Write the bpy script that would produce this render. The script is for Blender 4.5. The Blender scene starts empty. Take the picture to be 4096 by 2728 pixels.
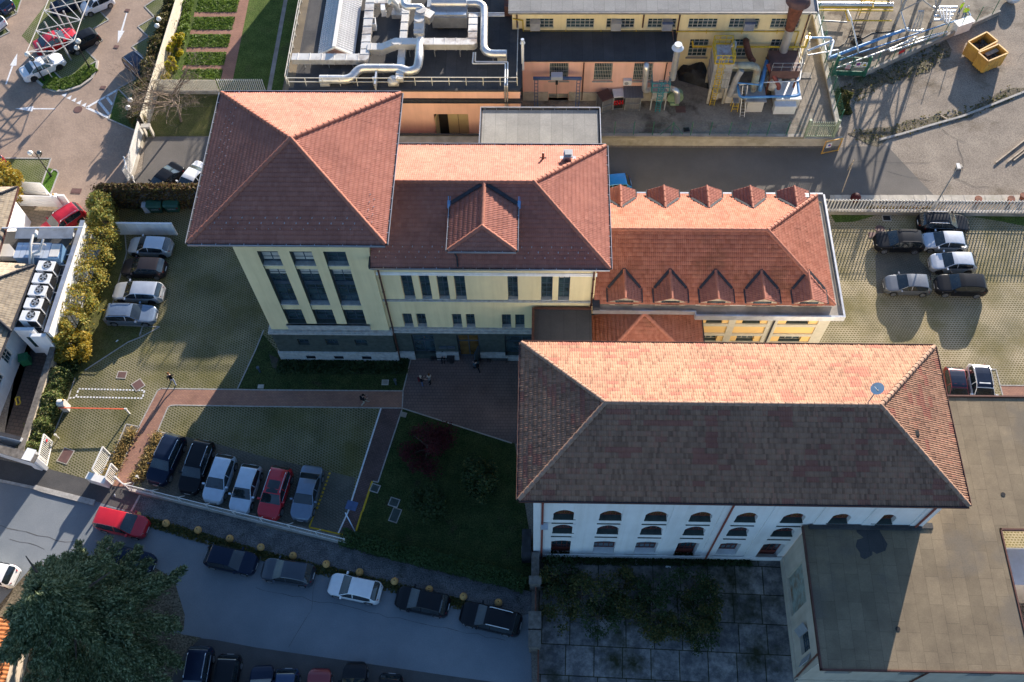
EXPO, SKY, SUN, OZ = 1.45, 0.096, 4.9, 4.5
import bpy, bmesh, math, random
import numpy as np
from mathutils import Vector, Matrix
random.seed(7); RNG = np.random.default_rng(11)
C = bpy.context.scene.collection
R = math.radians
# ---------------------------------------------------------------- camera
FPX, CX, CY, HC = 3861.0, 2048.0, 1364.0, 74.0
def camrot(p, r, y):
    cy, sy = math.cos(y), math.sin(y); cp, sp = math.cos(p), math.sin(p); cr, sr = math.cos(r), math.sin(r)
    return np.array([[cr,-sr,0],[sr,cr,0],[0,0,1]]) @ np.array([[1,0,0],[0,-sp,-cp],[0,cp,-sp]]) @ np.array([[cy,sy,0],[-sy,cy,0],[0,0,1]])
KM = camrot(R(60.8288), R(-2.24), R(3.1677))
def ray(c, r, a, b):
    return KM.T @ np.array([(c*1024+a/2.2988-CX)/FPX, (r*682+b/2.2988-CY)/FPX, 1.0])
def g(c, r, a, b, z=0.0):
    "surveyed point: the spot at height z seen at survey-tile (c,r) position (a,b)"
    d = ray(c,r,a,b); t = (z-HC)/d[2]; return Vector((d[0]*t, d[1]*t, z))
def gy(c, r, a, b, y):
    d = ray(c,r,a,b); t = y/d[1]; return Vector((d[0]*t, y, HC+d[2]*t))
def gx(c, r, a, b, x):
    d = ray(c,r,a,b); t = x/d[0]; return Vector((x, d[1]*t, HC+d[2]*t))
def pts(c, r, lst, z=0.0): return [g(c,r,a,b,z) for a,b in lst]
cam = bpy.data.cameras.new('camera'); co = bpy.data.objects.new('camera', cam); C.objects.link(co)
cam.sensor_width = 36; cam.lens = FPX/4096*36; cam.clip_end = 3000; cam.clip_start = 1
Mc = Matrix([[KM[0][i] for i in range(3)], [-KM[1][i] for i in range(3)], [-KM[2][i] for i in range(3)]]).transposed()
co.matrix_world = Matrix.Translation((0,0,HC)) @ Mc.to_4x4()
sc = bpy.context.scene; sc.camera = co
sc.view_settings.view_transform = 'Standard'; sc.view_settings.look = 'None'
sc.view_settings.exposure = EXPO; sc.view_settings.gamma = 1
# ---------------------------------------------------------------- light
SUN_EL, SUN_AZ = R(15.2), R(22.5)
w = bpy.data.worlds.new('World'); sc.world = w; w.use_nodes = True
nt = w.node_tree; bg = nt.nodes['Background']; sky = nt.nodes.new('ShaderNodeTexSky')
sky.sky_type = 'NISHITA'; sky.sun_disc = False; sky.sun_elevation = SUN_EL; sky.sun_rotation = SUN_AZ
sky.air_density = 1.0; sky.dust_density = 1.0; sky.ozone_density = OZ
nt.links.new(sky.outputs[0], bg.inputs[0]); bg.inputs[1].default_value = SKY
sl = bpy.data.lights.new('sun', 'SUN'); sl.energy = SUN; sl.angle = R(0.5); sl.color = (1.0, 0.895, 0.775)
so = bpy.data.objects.new('sun', sl); C.objects.link(so)
sd = Vector((math.sin(SUN_AZ)*math.cos(SUN_EL), math.cos(SUN_AZ)*math.cos(SUN_EL), math.sin(SUN_EL)))
so.rotation_euler = (-sd).to_track_quat('-Z','Y').to_euler(); so.location = sd*300
# ---------------------------------------------------------------- materials
MATS = {}
def newmat(name):
    m = bpy.data.materials.new(name); m.use_nodes = True; MATS[name] = m
    return m, m.node_tree, m.node_tree.nodes['Principled BSDF']
def N(t, typ, **kw):
    n = t.nodes.new(typ)
    for k, v in kw.items():
        if k.startswith('i_'):
            key = k[2:]; key = int(key) if key.isdigit() else key.replace('_',' ')
            n.inputs[key].default_value = v
        else: setattr(n, k, v)
    return n
def ramp(t, fac, stops):
    n = t.nodes.new('ShaderNodeValToRGB'); cr = n.color_ramp
    while len(cr.elements) < len(stops): cr.elements.new(0.5)
    for e, (p, c) in zip(cr.elements, stops): e.position = p; e.color = (c[0],c[1],c[2],1)
    t.links.new(fac, n.inputs[0]); return n.outputs[0]
def mix(t, fac, a, b, typ='MIX'):
    n = t.nodes.new('ShaderNodeMixRGB'); n.blend_type = typ
    for i, x in ((0,fac),(1,a),(2,b)):
        if hasattr(x, 'is_linked') or hasattr(x, 'links'): t.links.new(x, n.inputs[i])
        elif isinstance(x, (int,float)): n.inputs[i].default_value = x
        else: n.inputs[i].default_value = (x[0],x[1],x[2],1)
    return n.outputs[0]
def pos(t): return t.nodes.new('ShaderNodeNewGeometry').outputs['Position']
def noise(t, vec, scale, detail=4, rough=0.55):
    n = N(t, 'ShaderNodeTexNoise', i_Scale=scale, i_Detail=detail, i_Roughness=rough)
    t.links.new(vec, n.inputs['Vector']); return n.outputs['Fac']
def mapping(t, vec, rot=0, sc_=(1,1,1)):
    n = N(t, 'ShaderNodeMapping'); n.inputs['Rotation'].default_value = (0,0,rot); n.inputs['Scale'].default_value = sc_
    t.links.new(vec, n.inputs['Vector']); return n.outputs[0]
def bump(t, b, h, strength=0.3, dist=0.02):
    n = N(t, 'ShaderNodeBump', i_Strength=strength, i_Distance=dist)
    t.links.new(h, n.inputs['Height']); t.links.new(n.outputs[0], b.inputs['Normal'])
def plain(name, col, rough=0.6, metal=0.0, var=0.12, scale=3.0, spec=0.5, dirt=None, coat=0, bmp=0):
    m, t, b = newmat(name); p = pos(t)
    n1 = noise(t, p, scale, 5)
    dk = tuple(c*(1-var*2) for c in col); lt = tuple(min(1,c*(1+var)) for c in col)
    colr = ramp(t, n1, [(0.3,dk),(0.7,lt)])
    if dirt:
        n2 = noise(t, p, scale*0.35, 6, 0.7)
        f = ramp(t, n2, [(0.5,(0,0,0)),(0.68,(1,1,1))]); colr = mix(t, f, colr, dirt)
    if 'stucco' in name or name == 'house_white':
        st = ramp(t, noise(t, mapping(t, p, 0, (1.6,1.6,0.10)), 1.0, 5, 0.65), [(0.3,(0.90,0.885,0.86)),(0.6,(1.02,1.02,1.02))]); colr = mix(t, 1.0, colr, st, 'MULTIPLY')
    t.links.new(colr, b.inputs['Base Color'])
    b.inputs['Roughness'].default_value = rough; b.inputs['Metallic'].default_value = metal
    b.inputs['Specular IOR Level'].default_value = spec; b.inputs['Coat Weight'].default_value = coat
    b.inputs['Coat Roughness'].default_value = 0.05
    if bmp: bump(t, b, noise(t, p, 18, 4), bmp)
    return m
plain('yellow_stucco', (0.80,0.67,0.39), 0.9, var=0.035, scale=0.6, spec=0.2, bmp=0.05)
plain('ochre_panel', (0.80,0.52,0.20), 0.9, var=0.03, scale=0.6, spec=0.2)
plain('beige_trim', (0.56,0.50,0.38), 0.9, var=0.05, spec=0.2)
plain('white_stucco', (0.84,0.82,0.78), 0.9, var=0.035, scale=0.5, spec=0.2, bmp=0.08)
plain('house_white', (0.80,0.80,0.80), 0.85, var=0.03, scale=0.6, spec=0.2)
plain('pink_stucco', (0.84,0.50,0.40), 0.9, var=0.05, scale=0.5, spec=0.2, bmp=0.05)
plain('cream_stucco', (0.62,0.52,0.40), 0.9, var=0.05, scale=0.7, spec=0.2, dirt=(0.5,0.44,0.35))
plain('stone_grey', (0.065,0.08,0.072), 0.9, var=0.15, scale=2.5, spec=0.2, bmp=0.3)
plain('stone_pale', (0.42,0.42,0.40), 0.9, var=0.16, scale=3, spec=0.2)
plain('concrete', (0.34,0.31,0.27), 0.92, var=0.16, scale=0.9, spec=0.2, dirt=(0.22,0.20,0.16), bmp=0.1)
plain('concrete_pale', (0.46,0.42,0.36), 0.92, var=0.14, scale=1.1, spec=0.2, dirt=(0.28,0.26,0.2))
plain('kerb_stone', (0.38,0.36,0.33), 0.9, var=0.15, scale=4, spec=0.2)
plain('white_paint', (0.72,0.70,0.66), 0.6, var=0.05, scale=2)
plain('yellow_paint', (0.62,0.42,0.03), 0.6, var=0.1, scale=3)
plain('road_white', (0.70,0.70,0.70), 0.8, var=0.12, scale=6, spec=0.2)
plain('road_yellow', (0.55,0.35,0.03), 0.8, var=0.15, scale=6, spec=0.2)
plain('gutter_dark', (0.035,0.035,0.042), 0.85, var=0.2, scale=3)
plain('gutter_metal', (0.55,0.55,0.56), 0.35, metal=0.7, var=0.1, scale=2)
plain('copper_brown', (0.12,0.05,0.035), 0.5, metal=0.2, var=0.15, scale=4)
plain('red_oxide', (0.26,0.06,0.04), 0.6, var=0.12, scale=4)
plain('galvanised', (0.72,0.71,0.69), 0.38, metal=0.75, var=0.10, scale=1.3)
plain('duct_metal', (0.66,0.63,0.58), 0.48, metal=0.45, var=0.08, scale=1.0, dirt=(0.27,0.21,0.17))
plain('steel_grey', (0.34,0.35,0.36), 0.5, metal=0.4, var=0.12, scale=2)
plain('panel_grey', (0.42,0.42,0.42), 0.5, metal=0.15, var=0.08, scale=1.4, dirt=(0.26,0.24,0.22))
plain('panel_pale', (0.66,0.62,0.56), 0.5, metal=0.1, var=0.05, scale=1.4)
plain('rusty_paint', (0.47,0.48,0.52), 0.6, var=0.12, scale=3, dirt=(0.20,0.06,0.03))
plain('rust', (0.19,0.065,0.035), 0.85, var=0.25, scale=3)
plain('rust_brown', (0.13,0.065,0.055), 0.7, var=0.15, scale=1.5)
plain('blue_pipe', (0.11,0.30,0.58), 0.45, var=0.12, scale=2)
plain('blue_gantry', (0.07,0.12,0.25), 0.5, var=0.15, scale=2)
plain('teal_paint', (0.02,0.27,0.29), 0.5, var=0.1, scale=3)
plain('green_paint', (0.03,0.15,0.09), 0.5, var=0.15, scale=3)
plain('pale_green', (0.25,0.34,0.20), 0.55, var=0.12, scale=3)
plain('gate_green', (0.30,0.36,0.26), 0.6, var=0.12, scale=3)
plain('skip_yellow', (0.62,0.35,0.07), 0.6, var=0.10, scale=1.2, dirt=(0.48,0.25,0.06))
plain('scrap_dark', (0.06,0.055,0.05), 0.9, var=0.5, scale=4)
plain('timber', (0.42,0.34,0.25), 0.9, var=0.2, scale=4)
plain('tarp', (0.022,0.024,0.028), 0.75, var=0.35, scale=2, bmp=0.4)
plain('black_metal', (0.02,0.02,0.022), 0.45, var=0.2, scale=3)
plain('black_void', (0.012,0.012,0.014), 0.9, var=0.2, scale=2)
plain('bin_green', (0.02,0.085,0.06), 0.5, var=0.15, scale=4)
plain('bin_white', (0.62,0.63,0.66), 0.5, var=0.05, scale=4)
plain('bin_leaf_green', (0.02,0.16,0.07), 0.5, var=0.15, scale=4)
plain('bollard_yellow', (0.64,0.35,0.11), 0.85, var=0.12, scale=7, dirt=(0.48,0.29,0.13))
plain('box_white', (0.72,0.72,0.72), 0.5, var=0.05, scale=3)
plain('frame_dark', (0.05,0.075,0.10), 0.5, var=0.12, scale=2)
plain('frame_red', (0.20,0.045,0.03), 0.6, var=0.15, scale=3)
plain('frame_white', (0.55,0.52,0.45), 0.6, var=0.08, scale=3)
plain('door_tan', (0.46,0.36,0.20), 0.6, var=0.05, scale=1)
plain('bark', (0.10,0.075,0.055), 0.95, var=0.25, scale=6)
plain('twig', (0.24,0.18,0.13), 0.95, var=0.25, scale=5)
plain('soil', (0.055,0.045,0.035), 0.95, var=0.3, scale=3, dirt=(0.05,0.06,0.03))
plain('barrier_red', (0.75,0.14,0.06), 0.5, var=0.1, scale=3)
plain('tyre', (0.018,0.018,0.02), 0.85, var=0.2, scale=6)
plain('rim_silver', (0.45,0.46,0.48), 0.35, metal=0.7, var=0.1)
plain('rim_dark', (0.05,0.05,0.055), 0.4, metal=0.5, var=0.1)
plain('chrome', (0.75,0.75,0.77), 0.18, metal=0.9, var=0.03)
plain('tail_red', (0.45,0.015,0.012), 0.2, var=0.1, coat=1)
plain('head_clear', (0.62,0.64,0.68), 0.12, var=0.1, coat=1)
plain('plate_white', (0.7,0.7,0.7), 0.5, var=0.02)
plain('trim_black', (0.02,0.02,0.022), 0.5, var=0.1)
plain('skin', (0.50,0.30,0.22), 0.6, var=0.05)
plain('hi_vis', (0.55,0.75,0.03), 0.7, var=0.08, scale=8)
plain('lamp_globe', (0.80,0.76,0.66), 0.12, var=0.04, coat=1)
plain('lamp_glass_dark', (0.10,0.10,0.09), 0.1, metal=0.4, var=0.1, coat=1)
plain('weed', (0.07,0.085,0.03), 0.95, var=0.4, scale=5, dirt=(0.10,0.08,0.05))
plain('brick_pillar', (0.16,0.14,0.12), 0.95, var=0.25, scale=3)
plain('skirt_panel', (0.55,0.60,0.66), 0.35, metal=0.3, var=0.05, scale=1)
plain('ahu_blue', (0.17,0.31,0.50), 0.4, metal=0.1, var=0.06, scale=1)
plain('rusty_board', (0.33,0.36,0.30), 0.8, var=0.15, scale=2, dirt=(0.24,0.12,0.05))
def glass(name, col, rough=0.06):
    m, t, b = newmat(name); p = pos(t)
    c = ramp(t, noise(t, p, 0.9, 2), [(0.35,tuple(x*0.6 for x in col)),(0.65,tuple(x*1.5 for x in col))])
    t.links.new(c, b.inputs['Base Color']); b.inputs['Roughness'].default_value = rough
    b.inputs['Specular IOR Level'].default_value = 0.7; b.inputs['Coat Weight'].default_value = 0.4
glass('window_glass', (0.035,0.062,0.072)); glass('car_glass', (0.016,0.022,0.026), 0.03); glass('amber_glass', (0.14,0.075,0.02), 0.15)
def paint(name, col, metal=0.0, rough=0.32):
    m, t, b = newmat(name); p = pos(t); dk = max(col)<0.06
    c = ramp(t, noise(t, p, 2.5, 4), [(0.3,tuple(x*0.93 for x in col)),(0.7,tuple(min(1,x*1.05) for x in col))])
    t.links.new(c, b.inputs['Base Color']); b.inputs['Roughness'].default_value = rough; b.inputs['Metallic'].default_value = metal
    b.inputs['Coat Weight'].default_value = 0.18 if dk else 0.8; b.inputs['Coat Roughness'].default_value = 0.04; b.inputs['Specular IOR Level'].default_value = 0.16 if dk else 0.5
for nm, col, mt in (('white',(0.74,0.74,0.74),0),('silver',(0.50,0.52,0.55),0.5),('grey',(0.16,0.17,0.185),0.5),('slate',(0.035,0.045,0.06),0.2),('blue_grey',(0.17,0.22,0.29),0.5),('black',(0.009,0.010,0.013),0),
    ('navy',(0.010,0.018,0.040),0.2),('red',(0.50,0.012,0.022),0.1),('dark_red',(0.20,0.010,0.014),0.2),('blue',(0.010,0.20,0.50),0.3),('brown_black',(0.035,0.030,0.032),0.3),('ice_blue',(0.50,0.58,0.66),0.3),('dark_blue',(0.015,0.04,0.10),0.3)):
    paint('paint_'+nm, col, mt)
for nm, col in (('black',(0.012,0.012,0.016)),('jeans',(0.10,0.16,0.28)),('pale_jeans',(0.32,0.36,0.46)),('beige',(0.42,0.36,0.28)),('maroon',(0.14,0.025,0.03)),('teal',(0.05,0.11,0.15)),('hair_brown',(0.16,0.07,0.03)),('hair_dark',(0.02,0.015,0.012)),('grey',(0.2,0.2,0.21)),('shoe',(0.02,0.02,0.02)),('cream',(0.5,0.42,0.34)),('helmet',(0.7,0.7,0.7))):
    plain('cloth_'+nm, col, 0.9, var=0.1, scale=8, spec=0.1)
# ground materials
def ground(name, c1, c2, scale, patch=None, grain=30, gr=0.15, stain=None):
    m, t, b = newmat(name); p = pos(t)
    c = ramp(t, noise(t, p, scale, 6, 0.6), [(0.32,c1),(0.68,c2)])
    if patch:
        f = ramp(t, noise(t, p, patch[1], 5, 0.65), [(patch[2],(0,0,0)),(patch[2]+0.12,(1,1,1))]); c = mix(t, f, c, patch[0])
    if stain:
        f = ramp(t, noise(t, p, stain[1], 3, 0.5), [(stain[2],(0,0,0)),(stain[2]+0.2,(1,1,1))]); c = mix(t, f, c, stain[0])
    if gr:
        f = noise(t, p, grain, 2, 0.7); v = ramp(t, f, [(0.3,(1-gr*2,)*3),(0.7,(1+gr,)*3)]); c = mix(t, 1.0, c, v, 'MULTIPLY')
    t.links.new(c, b.inputs['Base Color']); b.inputs['Roughness'].default_value = 0.95; b.inputs['Specular IOR Level'].default_value = 0.15
    bump(t, b, noise(t, p, grain, 3), 0.25, 0.02); return m
ground('asphalt_street', (0.16,0.182,0.203), (0.225,0.243,0.258), 0.22, grain=14, gr=0.07, stain=((0.125,0.152,0.172),0.12,0.55))
ground('asphalt_dark', (0.075,0.073,0.072), (0.105,0.10,0.096), 0.5, grain=20, gr=0.12)
ground('asphalt_worn', (0.235,0.197,0.16), (0.325,0.275,0.22), 0.4, patch=((0.165,0.135,0.10),0.17,0.55), grain=8, gr=0.2, stain=((0.36,0.31,0.25),0.3,0.62))
ground('asphalt_lane', (0.13,0.12,0.108), (0.17,0.155,0.14), 0.3, grain=16, gr=0.1)
ground('yard_concrete', (0.20,0.175,0.145), (0.33,0.29,0.235), 0.5, patch=((0.12,0.10,0.08),0.35,0.52), grain=6, gr=0.1)
ground('gravel', (0.10,0.10,0.10), (0.20,0.195,0.19), 1.2, patch=((0.06,0.06,0.045),0.5,0.60), grain=11, gr=0.35)
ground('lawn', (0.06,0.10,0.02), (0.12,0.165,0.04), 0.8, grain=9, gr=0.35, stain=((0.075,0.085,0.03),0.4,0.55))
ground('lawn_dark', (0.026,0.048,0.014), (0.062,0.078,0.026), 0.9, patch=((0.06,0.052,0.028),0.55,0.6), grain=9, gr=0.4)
ground('grass_bright', (0.06,0.14,0.012), (0.11,0.20,0.03), 1.2, grain=9, gr=0.4)
ground('grass_dry', (0.085,0.095,0.025), (0.14,0.13,0.05), 1.1, grain=10, gr=0.3)
ground('weedy_soil', (0.11,0.092,0.065), (0.21,0.18,0.13), 0.9, patch=((0.085,0.09,0.04),0.45,0.55), grain=7, gr=0.4)
def paver(name, rot, bw, bh, mort, grass1, grass2, conc, stain=True):
    m, t, b = newmat(name); p = pos(t); v = mapping(t, p, rot)
    br = N(t, 'ShaderNodeTexBrick', offset=0.5); br.inputs['Scale'].default_value = 1
    br.inputs['Brick Width'].default_value = bw; br.inputs['Row Height'].default_value = bh; br.inputs['Mortar Size'].default_value = mort; br.inputs['Mortar Smooth'].default_value = 0.3
    t.links.new(v, br.inputs['Vector'])
    gr = ramp(t, noise(t, p, 0.5, 6, 0.65), [(0.35,grass1),(0.65,grass2)])
    cc = ramp(t, noise(t, p, 0.35, 5, 0.6), [(0.3,tuple(c*0.75 for c in conc)),(0.7,tuple(c*1.1 for c in conc))])
    mossf = ramp(t, noise(t, p, 0.28, 5, 0.6), [(0.44,(0,0,0)),(0.66,(0.75,)*3)])
    cc = mix(t, mossf, cc, grass2)
    c = mix(t, br.outputs['Fac'], gr, cc)
    v2 = ramp(t, noise(t, p, 13, 2, 0.7), [(0.3,(0.75,)*3),(0.7,(1.2,)*3)]); c = mix(t, 1.0, c, v2, 'MULTIPLY')
    v3 = ramp(t, noise(t, p, 0.16, 4, 0.6), [(0.35,(0.74,0.76,0.70)),(0.65,(1.16,1.12,1.06))]); c = mix(t, 1.0, c, v3, 'MULTIPLY')
    t.links.new(c, b.inputs['Base Color']); b.inputs['Roughness'].default_value = 0.95; b.inputs['Specular IOR Level'].default_value = 0.15
    bump(t, b, br.outputs['Fac'], 0.4, 0.03)
paver('paver_grass', 0.55, 0.27, 0.20, 0.055, (0.052,0.058,0.018), (0.12,0.112,0.036), (0.24,0.215,0.145))
paver('paver_right', 0.0, 0.26, 0.20, 0.060, (0.105,0.092,0.038), (0.175,0.15,0.065), (0.40,0.34,0.245))
paver('paver_lush', 0.6, 0.30, 0.20, 0.045, (0.07,0.10,0.022), (0.12,0.14,0.035), (0.24,0.23,0.16))
paver('paver_dark', 0.55, 0.27, 0.20, 0.05, (0.022,0.035,0.014), (0.045,0.055,0.02), (0.10,0.105,0.085))
paver('slab_plain', 0.5, 0.30, 0.20, 0.03, (0.12,0.115,0.10), (0.16,0.15,0.13), (0.09,0.085,0.075))
def bricks(name, rot, bw, bh, mort, c1, c2, cm, noise_s=0.5, nd=0.25):
    m, t, b = newmat(name); p = pos(t); v = mapping(t, p, rot)
    br = N(t, 'ShaderNodeTexBrick', offset=0.5); br.inputs['Scale'].default_value = 1
    br.inputs['Brick Width'].default_value = bw; br.inputs['Row Height'].default_value = bh; br.inputs['Mortar Size'].default_value = mort
    for k, c in (('Color1',c1),('Color2',c2),('Mortar',cm)): br.inputs[k].default_value = (*c,1)
    t.links.new(v, br.inputs['Vector'])
    v2 = ramp(t, noise(t, p, noise_s, 6, 0.65), [(0.3,(1-nd,)*3),(0.7,(1+nd*0.6,)*3)])
    t.links.new(mix(t, 1.0, br.outputs['Color'], v2, 'MULTIPLY'), b.inputs['Base Color'])
    b.inputs['Roughness'].default_value = 0.92; b.inputs['Specular IOR Level'].default_value = 0.2
    bump(t, b, br.outputs['Fac'], -0.3, 0.02)
bricks('brick_path', 0.0, 0.26, 0.13, 0.012, (0.36,0.19,0.13), (0.30,0.155,0.115), (0.19,0.12,0.09), 0.7, 0.2)
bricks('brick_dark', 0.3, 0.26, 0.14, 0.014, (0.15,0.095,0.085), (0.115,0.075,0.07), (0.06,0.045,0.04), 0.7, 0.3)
bricks('brick_plaza', 0.0, 0.28, 0.28, 0.016, (0.19,0.135,0.12), (0.165,0.12,0.108), (0.09,0.07,0.065), 0.4, 0.25)
bricks('cobble', 0.5, 0.2, 0.12, 0.012, (0.40,0.29,0.215), (0.33,0.24,0.185), (0.23,0.18,0.14), 0.35, 0.22)
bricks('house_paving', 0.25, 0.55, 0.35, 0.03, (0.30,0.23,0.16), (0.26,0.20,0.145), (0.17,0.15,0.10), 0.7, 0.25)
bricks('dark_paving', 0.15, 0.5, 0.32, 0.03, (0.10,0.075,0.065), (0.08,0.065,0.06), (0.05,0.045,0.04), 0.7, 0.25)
def slabs():
    m, t, b = newmat('court_slab'); p = pos(t); v = mapping(t, p, 0.03)
    br = N(t, 'ShaderNodeTexBrick', offset=0.13); br.inputs['Scale'].default_value = 1
    br.inputs['Brick Width'].default_value = 2.1; br.inputs['Row Height'].default_value = 2.2; br.inputs['Mortar Size'].default_value = 0.05; br.inputs['Mortar Smooth'].default_value = 0.6
    t.links.new(v, br.inputs['Vector'])
    for k, c in (('Color1',(0.34,0.32,0.30)),('Color2',(0.21,0.205,0.20)),('Mortar',(0.05,0.045,0.02))): br.inputs[k].default_value = (*c,1)
    f = ramp(t, noise(t, p, 1.1, 7, 0.75), [(0.42,(0.42,0.42,0.44)),(0.66,(1.15,1.1,1.05))])
    c = mix(t, 1.0, br.outputs['Color'], f, 'MULTIPLY')
    mf = ramp(t, noise(t, p, 0.22, 5, 0.7), [(0.5,(0,0,0)),(0.66,(1,1,1))]); c = mix(t, mf, c, (0.035,0.036,0.018))
    t.links.new(c, b.inputs['Base Color']); b.inputs['Roughness'].default_value = 0.95; b.inputs['Specular IOR Level'].default_value = 0.15
slabs()
def tiles(name, cols, patch=None, moss=None):
    "colour per tile: UV holds (tile column, tile row)"
    m, t, b = newmat(name); uv = N(t, 'ShaderNodeUVMap', uv_map='tile').outputs[0]
    fl = N(t, 'ShaderNodeVectorMath', operation='FLOOR'); t.links.new(uv, fl.inputs[0])
    wn = N(t, 'ShaderNodeTexWhiteNoise', noise_dimensions='2D'); t.links.new(fl.outputs[0], wn.inputs['Vector'])
    c = ramp(t, wn.outputs['Value'], cols)
    if patch:
        sn = N(t, 'ShaderNodeVectorMath', operation='SNAP'); t.links.new(fl.outputs[0], sn.inputs[0]); sn.inputs[1].default_value = (5,1,1)
        w2 = N(t, 'ShaderNodeTexWhiteNoise', noise_dimensions='2D'); t.links.new(sn.outputs[0], w2.inputs['Vector'])
        ml = N(t, 'ShaderNodeVectorMath', operation='MULTIPLY'); t.links.new(sn.outputs[0], ml.inputs[0]); ml.inputs[1].default_value = (0.05,0.19,1)
        ad = N(t, 'ShaderNodeMath', operation='MULTIPLY_ADD'); t.links.new(w2.outputs['Value'], ad.inputs[0]); ad.inputs[1].default_value = 0.42; t.links.new(noise(t, ml.outputs[0], 0.9, 2, 0.5), ad.inputs[2])
        f = ramp(t, ad.outputs[0], [(patch[1],(0,0,0)),(patch[1]+0.015,(0.85,)*3)]); c = mix(t, f, c, patch[0])
    p = pos(t)
    v = ramp(t, noise(t, p, 0.45, 6, 0.7), [(0.3,(0.78,0.78,0.8)),(0.7,(1.1,1.1,1.08))]); c = mix(t, 1.0, c, v, 'MULTIPLY')
    if moss:
        f = ramp(t, noise(t, p, 0.33, 6, 0.7), [(0.54,(0,0,0)),(0.72,(0.8,)*3)]); c = mix(t, f, c, moss)
    t.links.new(c, b.inputs['Base Color']); b.inputs['Roughness'].default_value = 0.85; b.inputs['Specular IOR Level'].default_value = 0.12
tiles('tile_red', [(0.0,(0.315,0.128,0.096)),(0.4,(0.345,0.144,0.109)),(0.8,(0.355,0.149,0.113)),(1.0,(0.38,0.165,0.126))])
tiles('tile_red_moss', [(0.0,(0.30,0.110,0.072)),(0.5,(0.35,0.135,0.092)),(1.0,(0.38,0.155,0.106))], moss=(0.17,0.075,0.045))
tiles('tile_old', [(0.0,(0.20,0.11,0.075)),(0.3,(0.275,0.155,0.105)),(0.75,(0.325,0.187,0.127)),(1.0,(0.33,0.162,0.11))], patch=((0.275,0.112,0.084),0.855))
tiles('tile_grey', [(0.0,(0.24,0.20,0.155)),(0.5,(0.30,0.25,0.19)),(1.0,(0.34,0.28,0.21))])
tiles('tile_orange', [(0.0,(0.45,0.16,0.06)),(1.0,(0.55,0.22,0.09))])
def bitumen(name, c1, c2, strip=1.0, rot=0.0, spots=None, cross=8.0):
    m, t, b = newmat(name); p = pos(t); v = mapping(t, p, rot)
    br = N(t, 'ShaderNodeTexBrick', offset=0.37); br.inputs['Scale'].default_value = 1
    br.inputs['Brick Width'].default_value = cross; br.inputs['Row Height'].default_value = strip; br.inputs['Mortar Size'].default_value = 0.02; br.inputs['Mortar Smooth'].default_value = 0.8
    for k, s in (('Color1',1.0),('Color2',0.80),('Mortar',0.55)): br.inputs[k].default_value = (s,s,s,1)
    t.links.new(v, br.inputs['Vector'])
    c = ramp(t, noise(t, p, 0.5, 6, 0.65), [(0.3,c1),(0.7,c2)])
    c = mix(t, 1.0, c, br.outputs['Color'], 'MULTIPLY')
    if spots:
        f = ramp(t, noise(t, p, spots[1], 4, 0.6), [(spots[2],(0,0,0)),(spots[2]+0.1,(0.8,)*3)]); c = mix(t, f, c, spots[0])
    v2 = ramp(t, noise(t, p, 10, 3, 0.7), [(0.3,(0.85,)*3),(0.7,(1.1,)*3)]); c = mix(t, 1.0, c, v2, 'MULTIPLY')
    t.links.new(c, b.inputs['Base Color']); b.inputs['Roughness'].default_value = 0.85; b.inputs['Specular IOR Level'].default_value = 0.25
    bump(t, b, noise(t, p, 5, 5, 0.7), 0.15, 0.03)
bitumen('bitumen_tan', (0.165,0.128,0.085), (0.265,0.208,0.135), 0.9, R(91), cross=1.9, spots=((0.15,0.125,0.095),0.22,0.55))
bitumen('bitumen_grey', (0.28,0.27,0.25), (0.37,0.355,0.325), 1.0, R(90))
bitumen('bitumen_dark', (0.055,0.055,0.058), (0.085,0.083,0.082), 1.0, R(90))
bitumen('bitumen_duct', (0.060,0.060,0.064), (0.10,0.095,0.09), 1.0, R(90), spots=((0.16,0.135,0.105),0.16,0.58))
bitumen('metal_sheet', (0.60,0.60,0.60), (0.72,0.72,0.71), 0.12, R(90), cross=40)
bitumen('metal_sheet_dark', (0.15,0.15,0.16), (0.22,0.22,0.23), 0.14, R(90), cross=40)
def leafmat(name, c1, c2, c3=None):
    m, t, b = newmat(name); p = pos(t)
    n1 = noise(t, p, 1.1, 4, 0.7); n2 = N(t, 'ShaderNodeTexWhiteNoise', noise_dimensions='3D')
    sn = N(t, 'ShaderNodeVectorMath', operation='SNAP'); t.links.new(p, sn.inputs[0]); sn.inputs[1].default_value = (0.13,0.13,0.13)
    t.links.new(sn.outputs[0], n2.inputs['Vector'])
    c = ramp(t, n1, [(0.3,c1),(0.7,c2)])
    if c3: c = mix(t, ramp(t, n2.outputs['Value'], [(0.62,(0,0,0)),(0.7,(1,1,1))]), c, c3)
    v = ramp(t, n2.outputs['Value'], [(0,(0.7,)*3),(1,(1.25,)*3)]); c = mix(t, 1.0, c, v, 'MULTIPLY')
    t.links.new(c, b.inputs['Base Color']); b.inputs['Roughness'].default_value = 0.6; b.inputs['Specular IOR Level'].default_value = 0.3
    tr = N(t, 'ShaderNodeBsdfTranslucent'); t.links.new(c, tr.inputs['Color']); ms = N(t, 'ShaderNodeMixShader'); ms.inputs[0].default_value = 0.4
    out = t.nodes['Material Output']; t.links.new(b.outputs[0], ms.inputs[1]); t.links.new(tr.outputs[0], ms.inputs[2]); t.links.new(ms.outputs[0], out.inputs[0])
leafmat('leaf_cedar', (0.055,0.088,0.032), (0.14,0.185,0.080), (0.24,0.28,0.15))
leafmat('leaf_yellow', (0.27,0.22,0.045), (0.48,0.37,0.075), (0.24,0.28,0.07))
leafmat('leaf_gold', (0.36,0.23,0.015), (0.52,0.34,0.03), (0.25,0.20,0.03))
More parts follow.
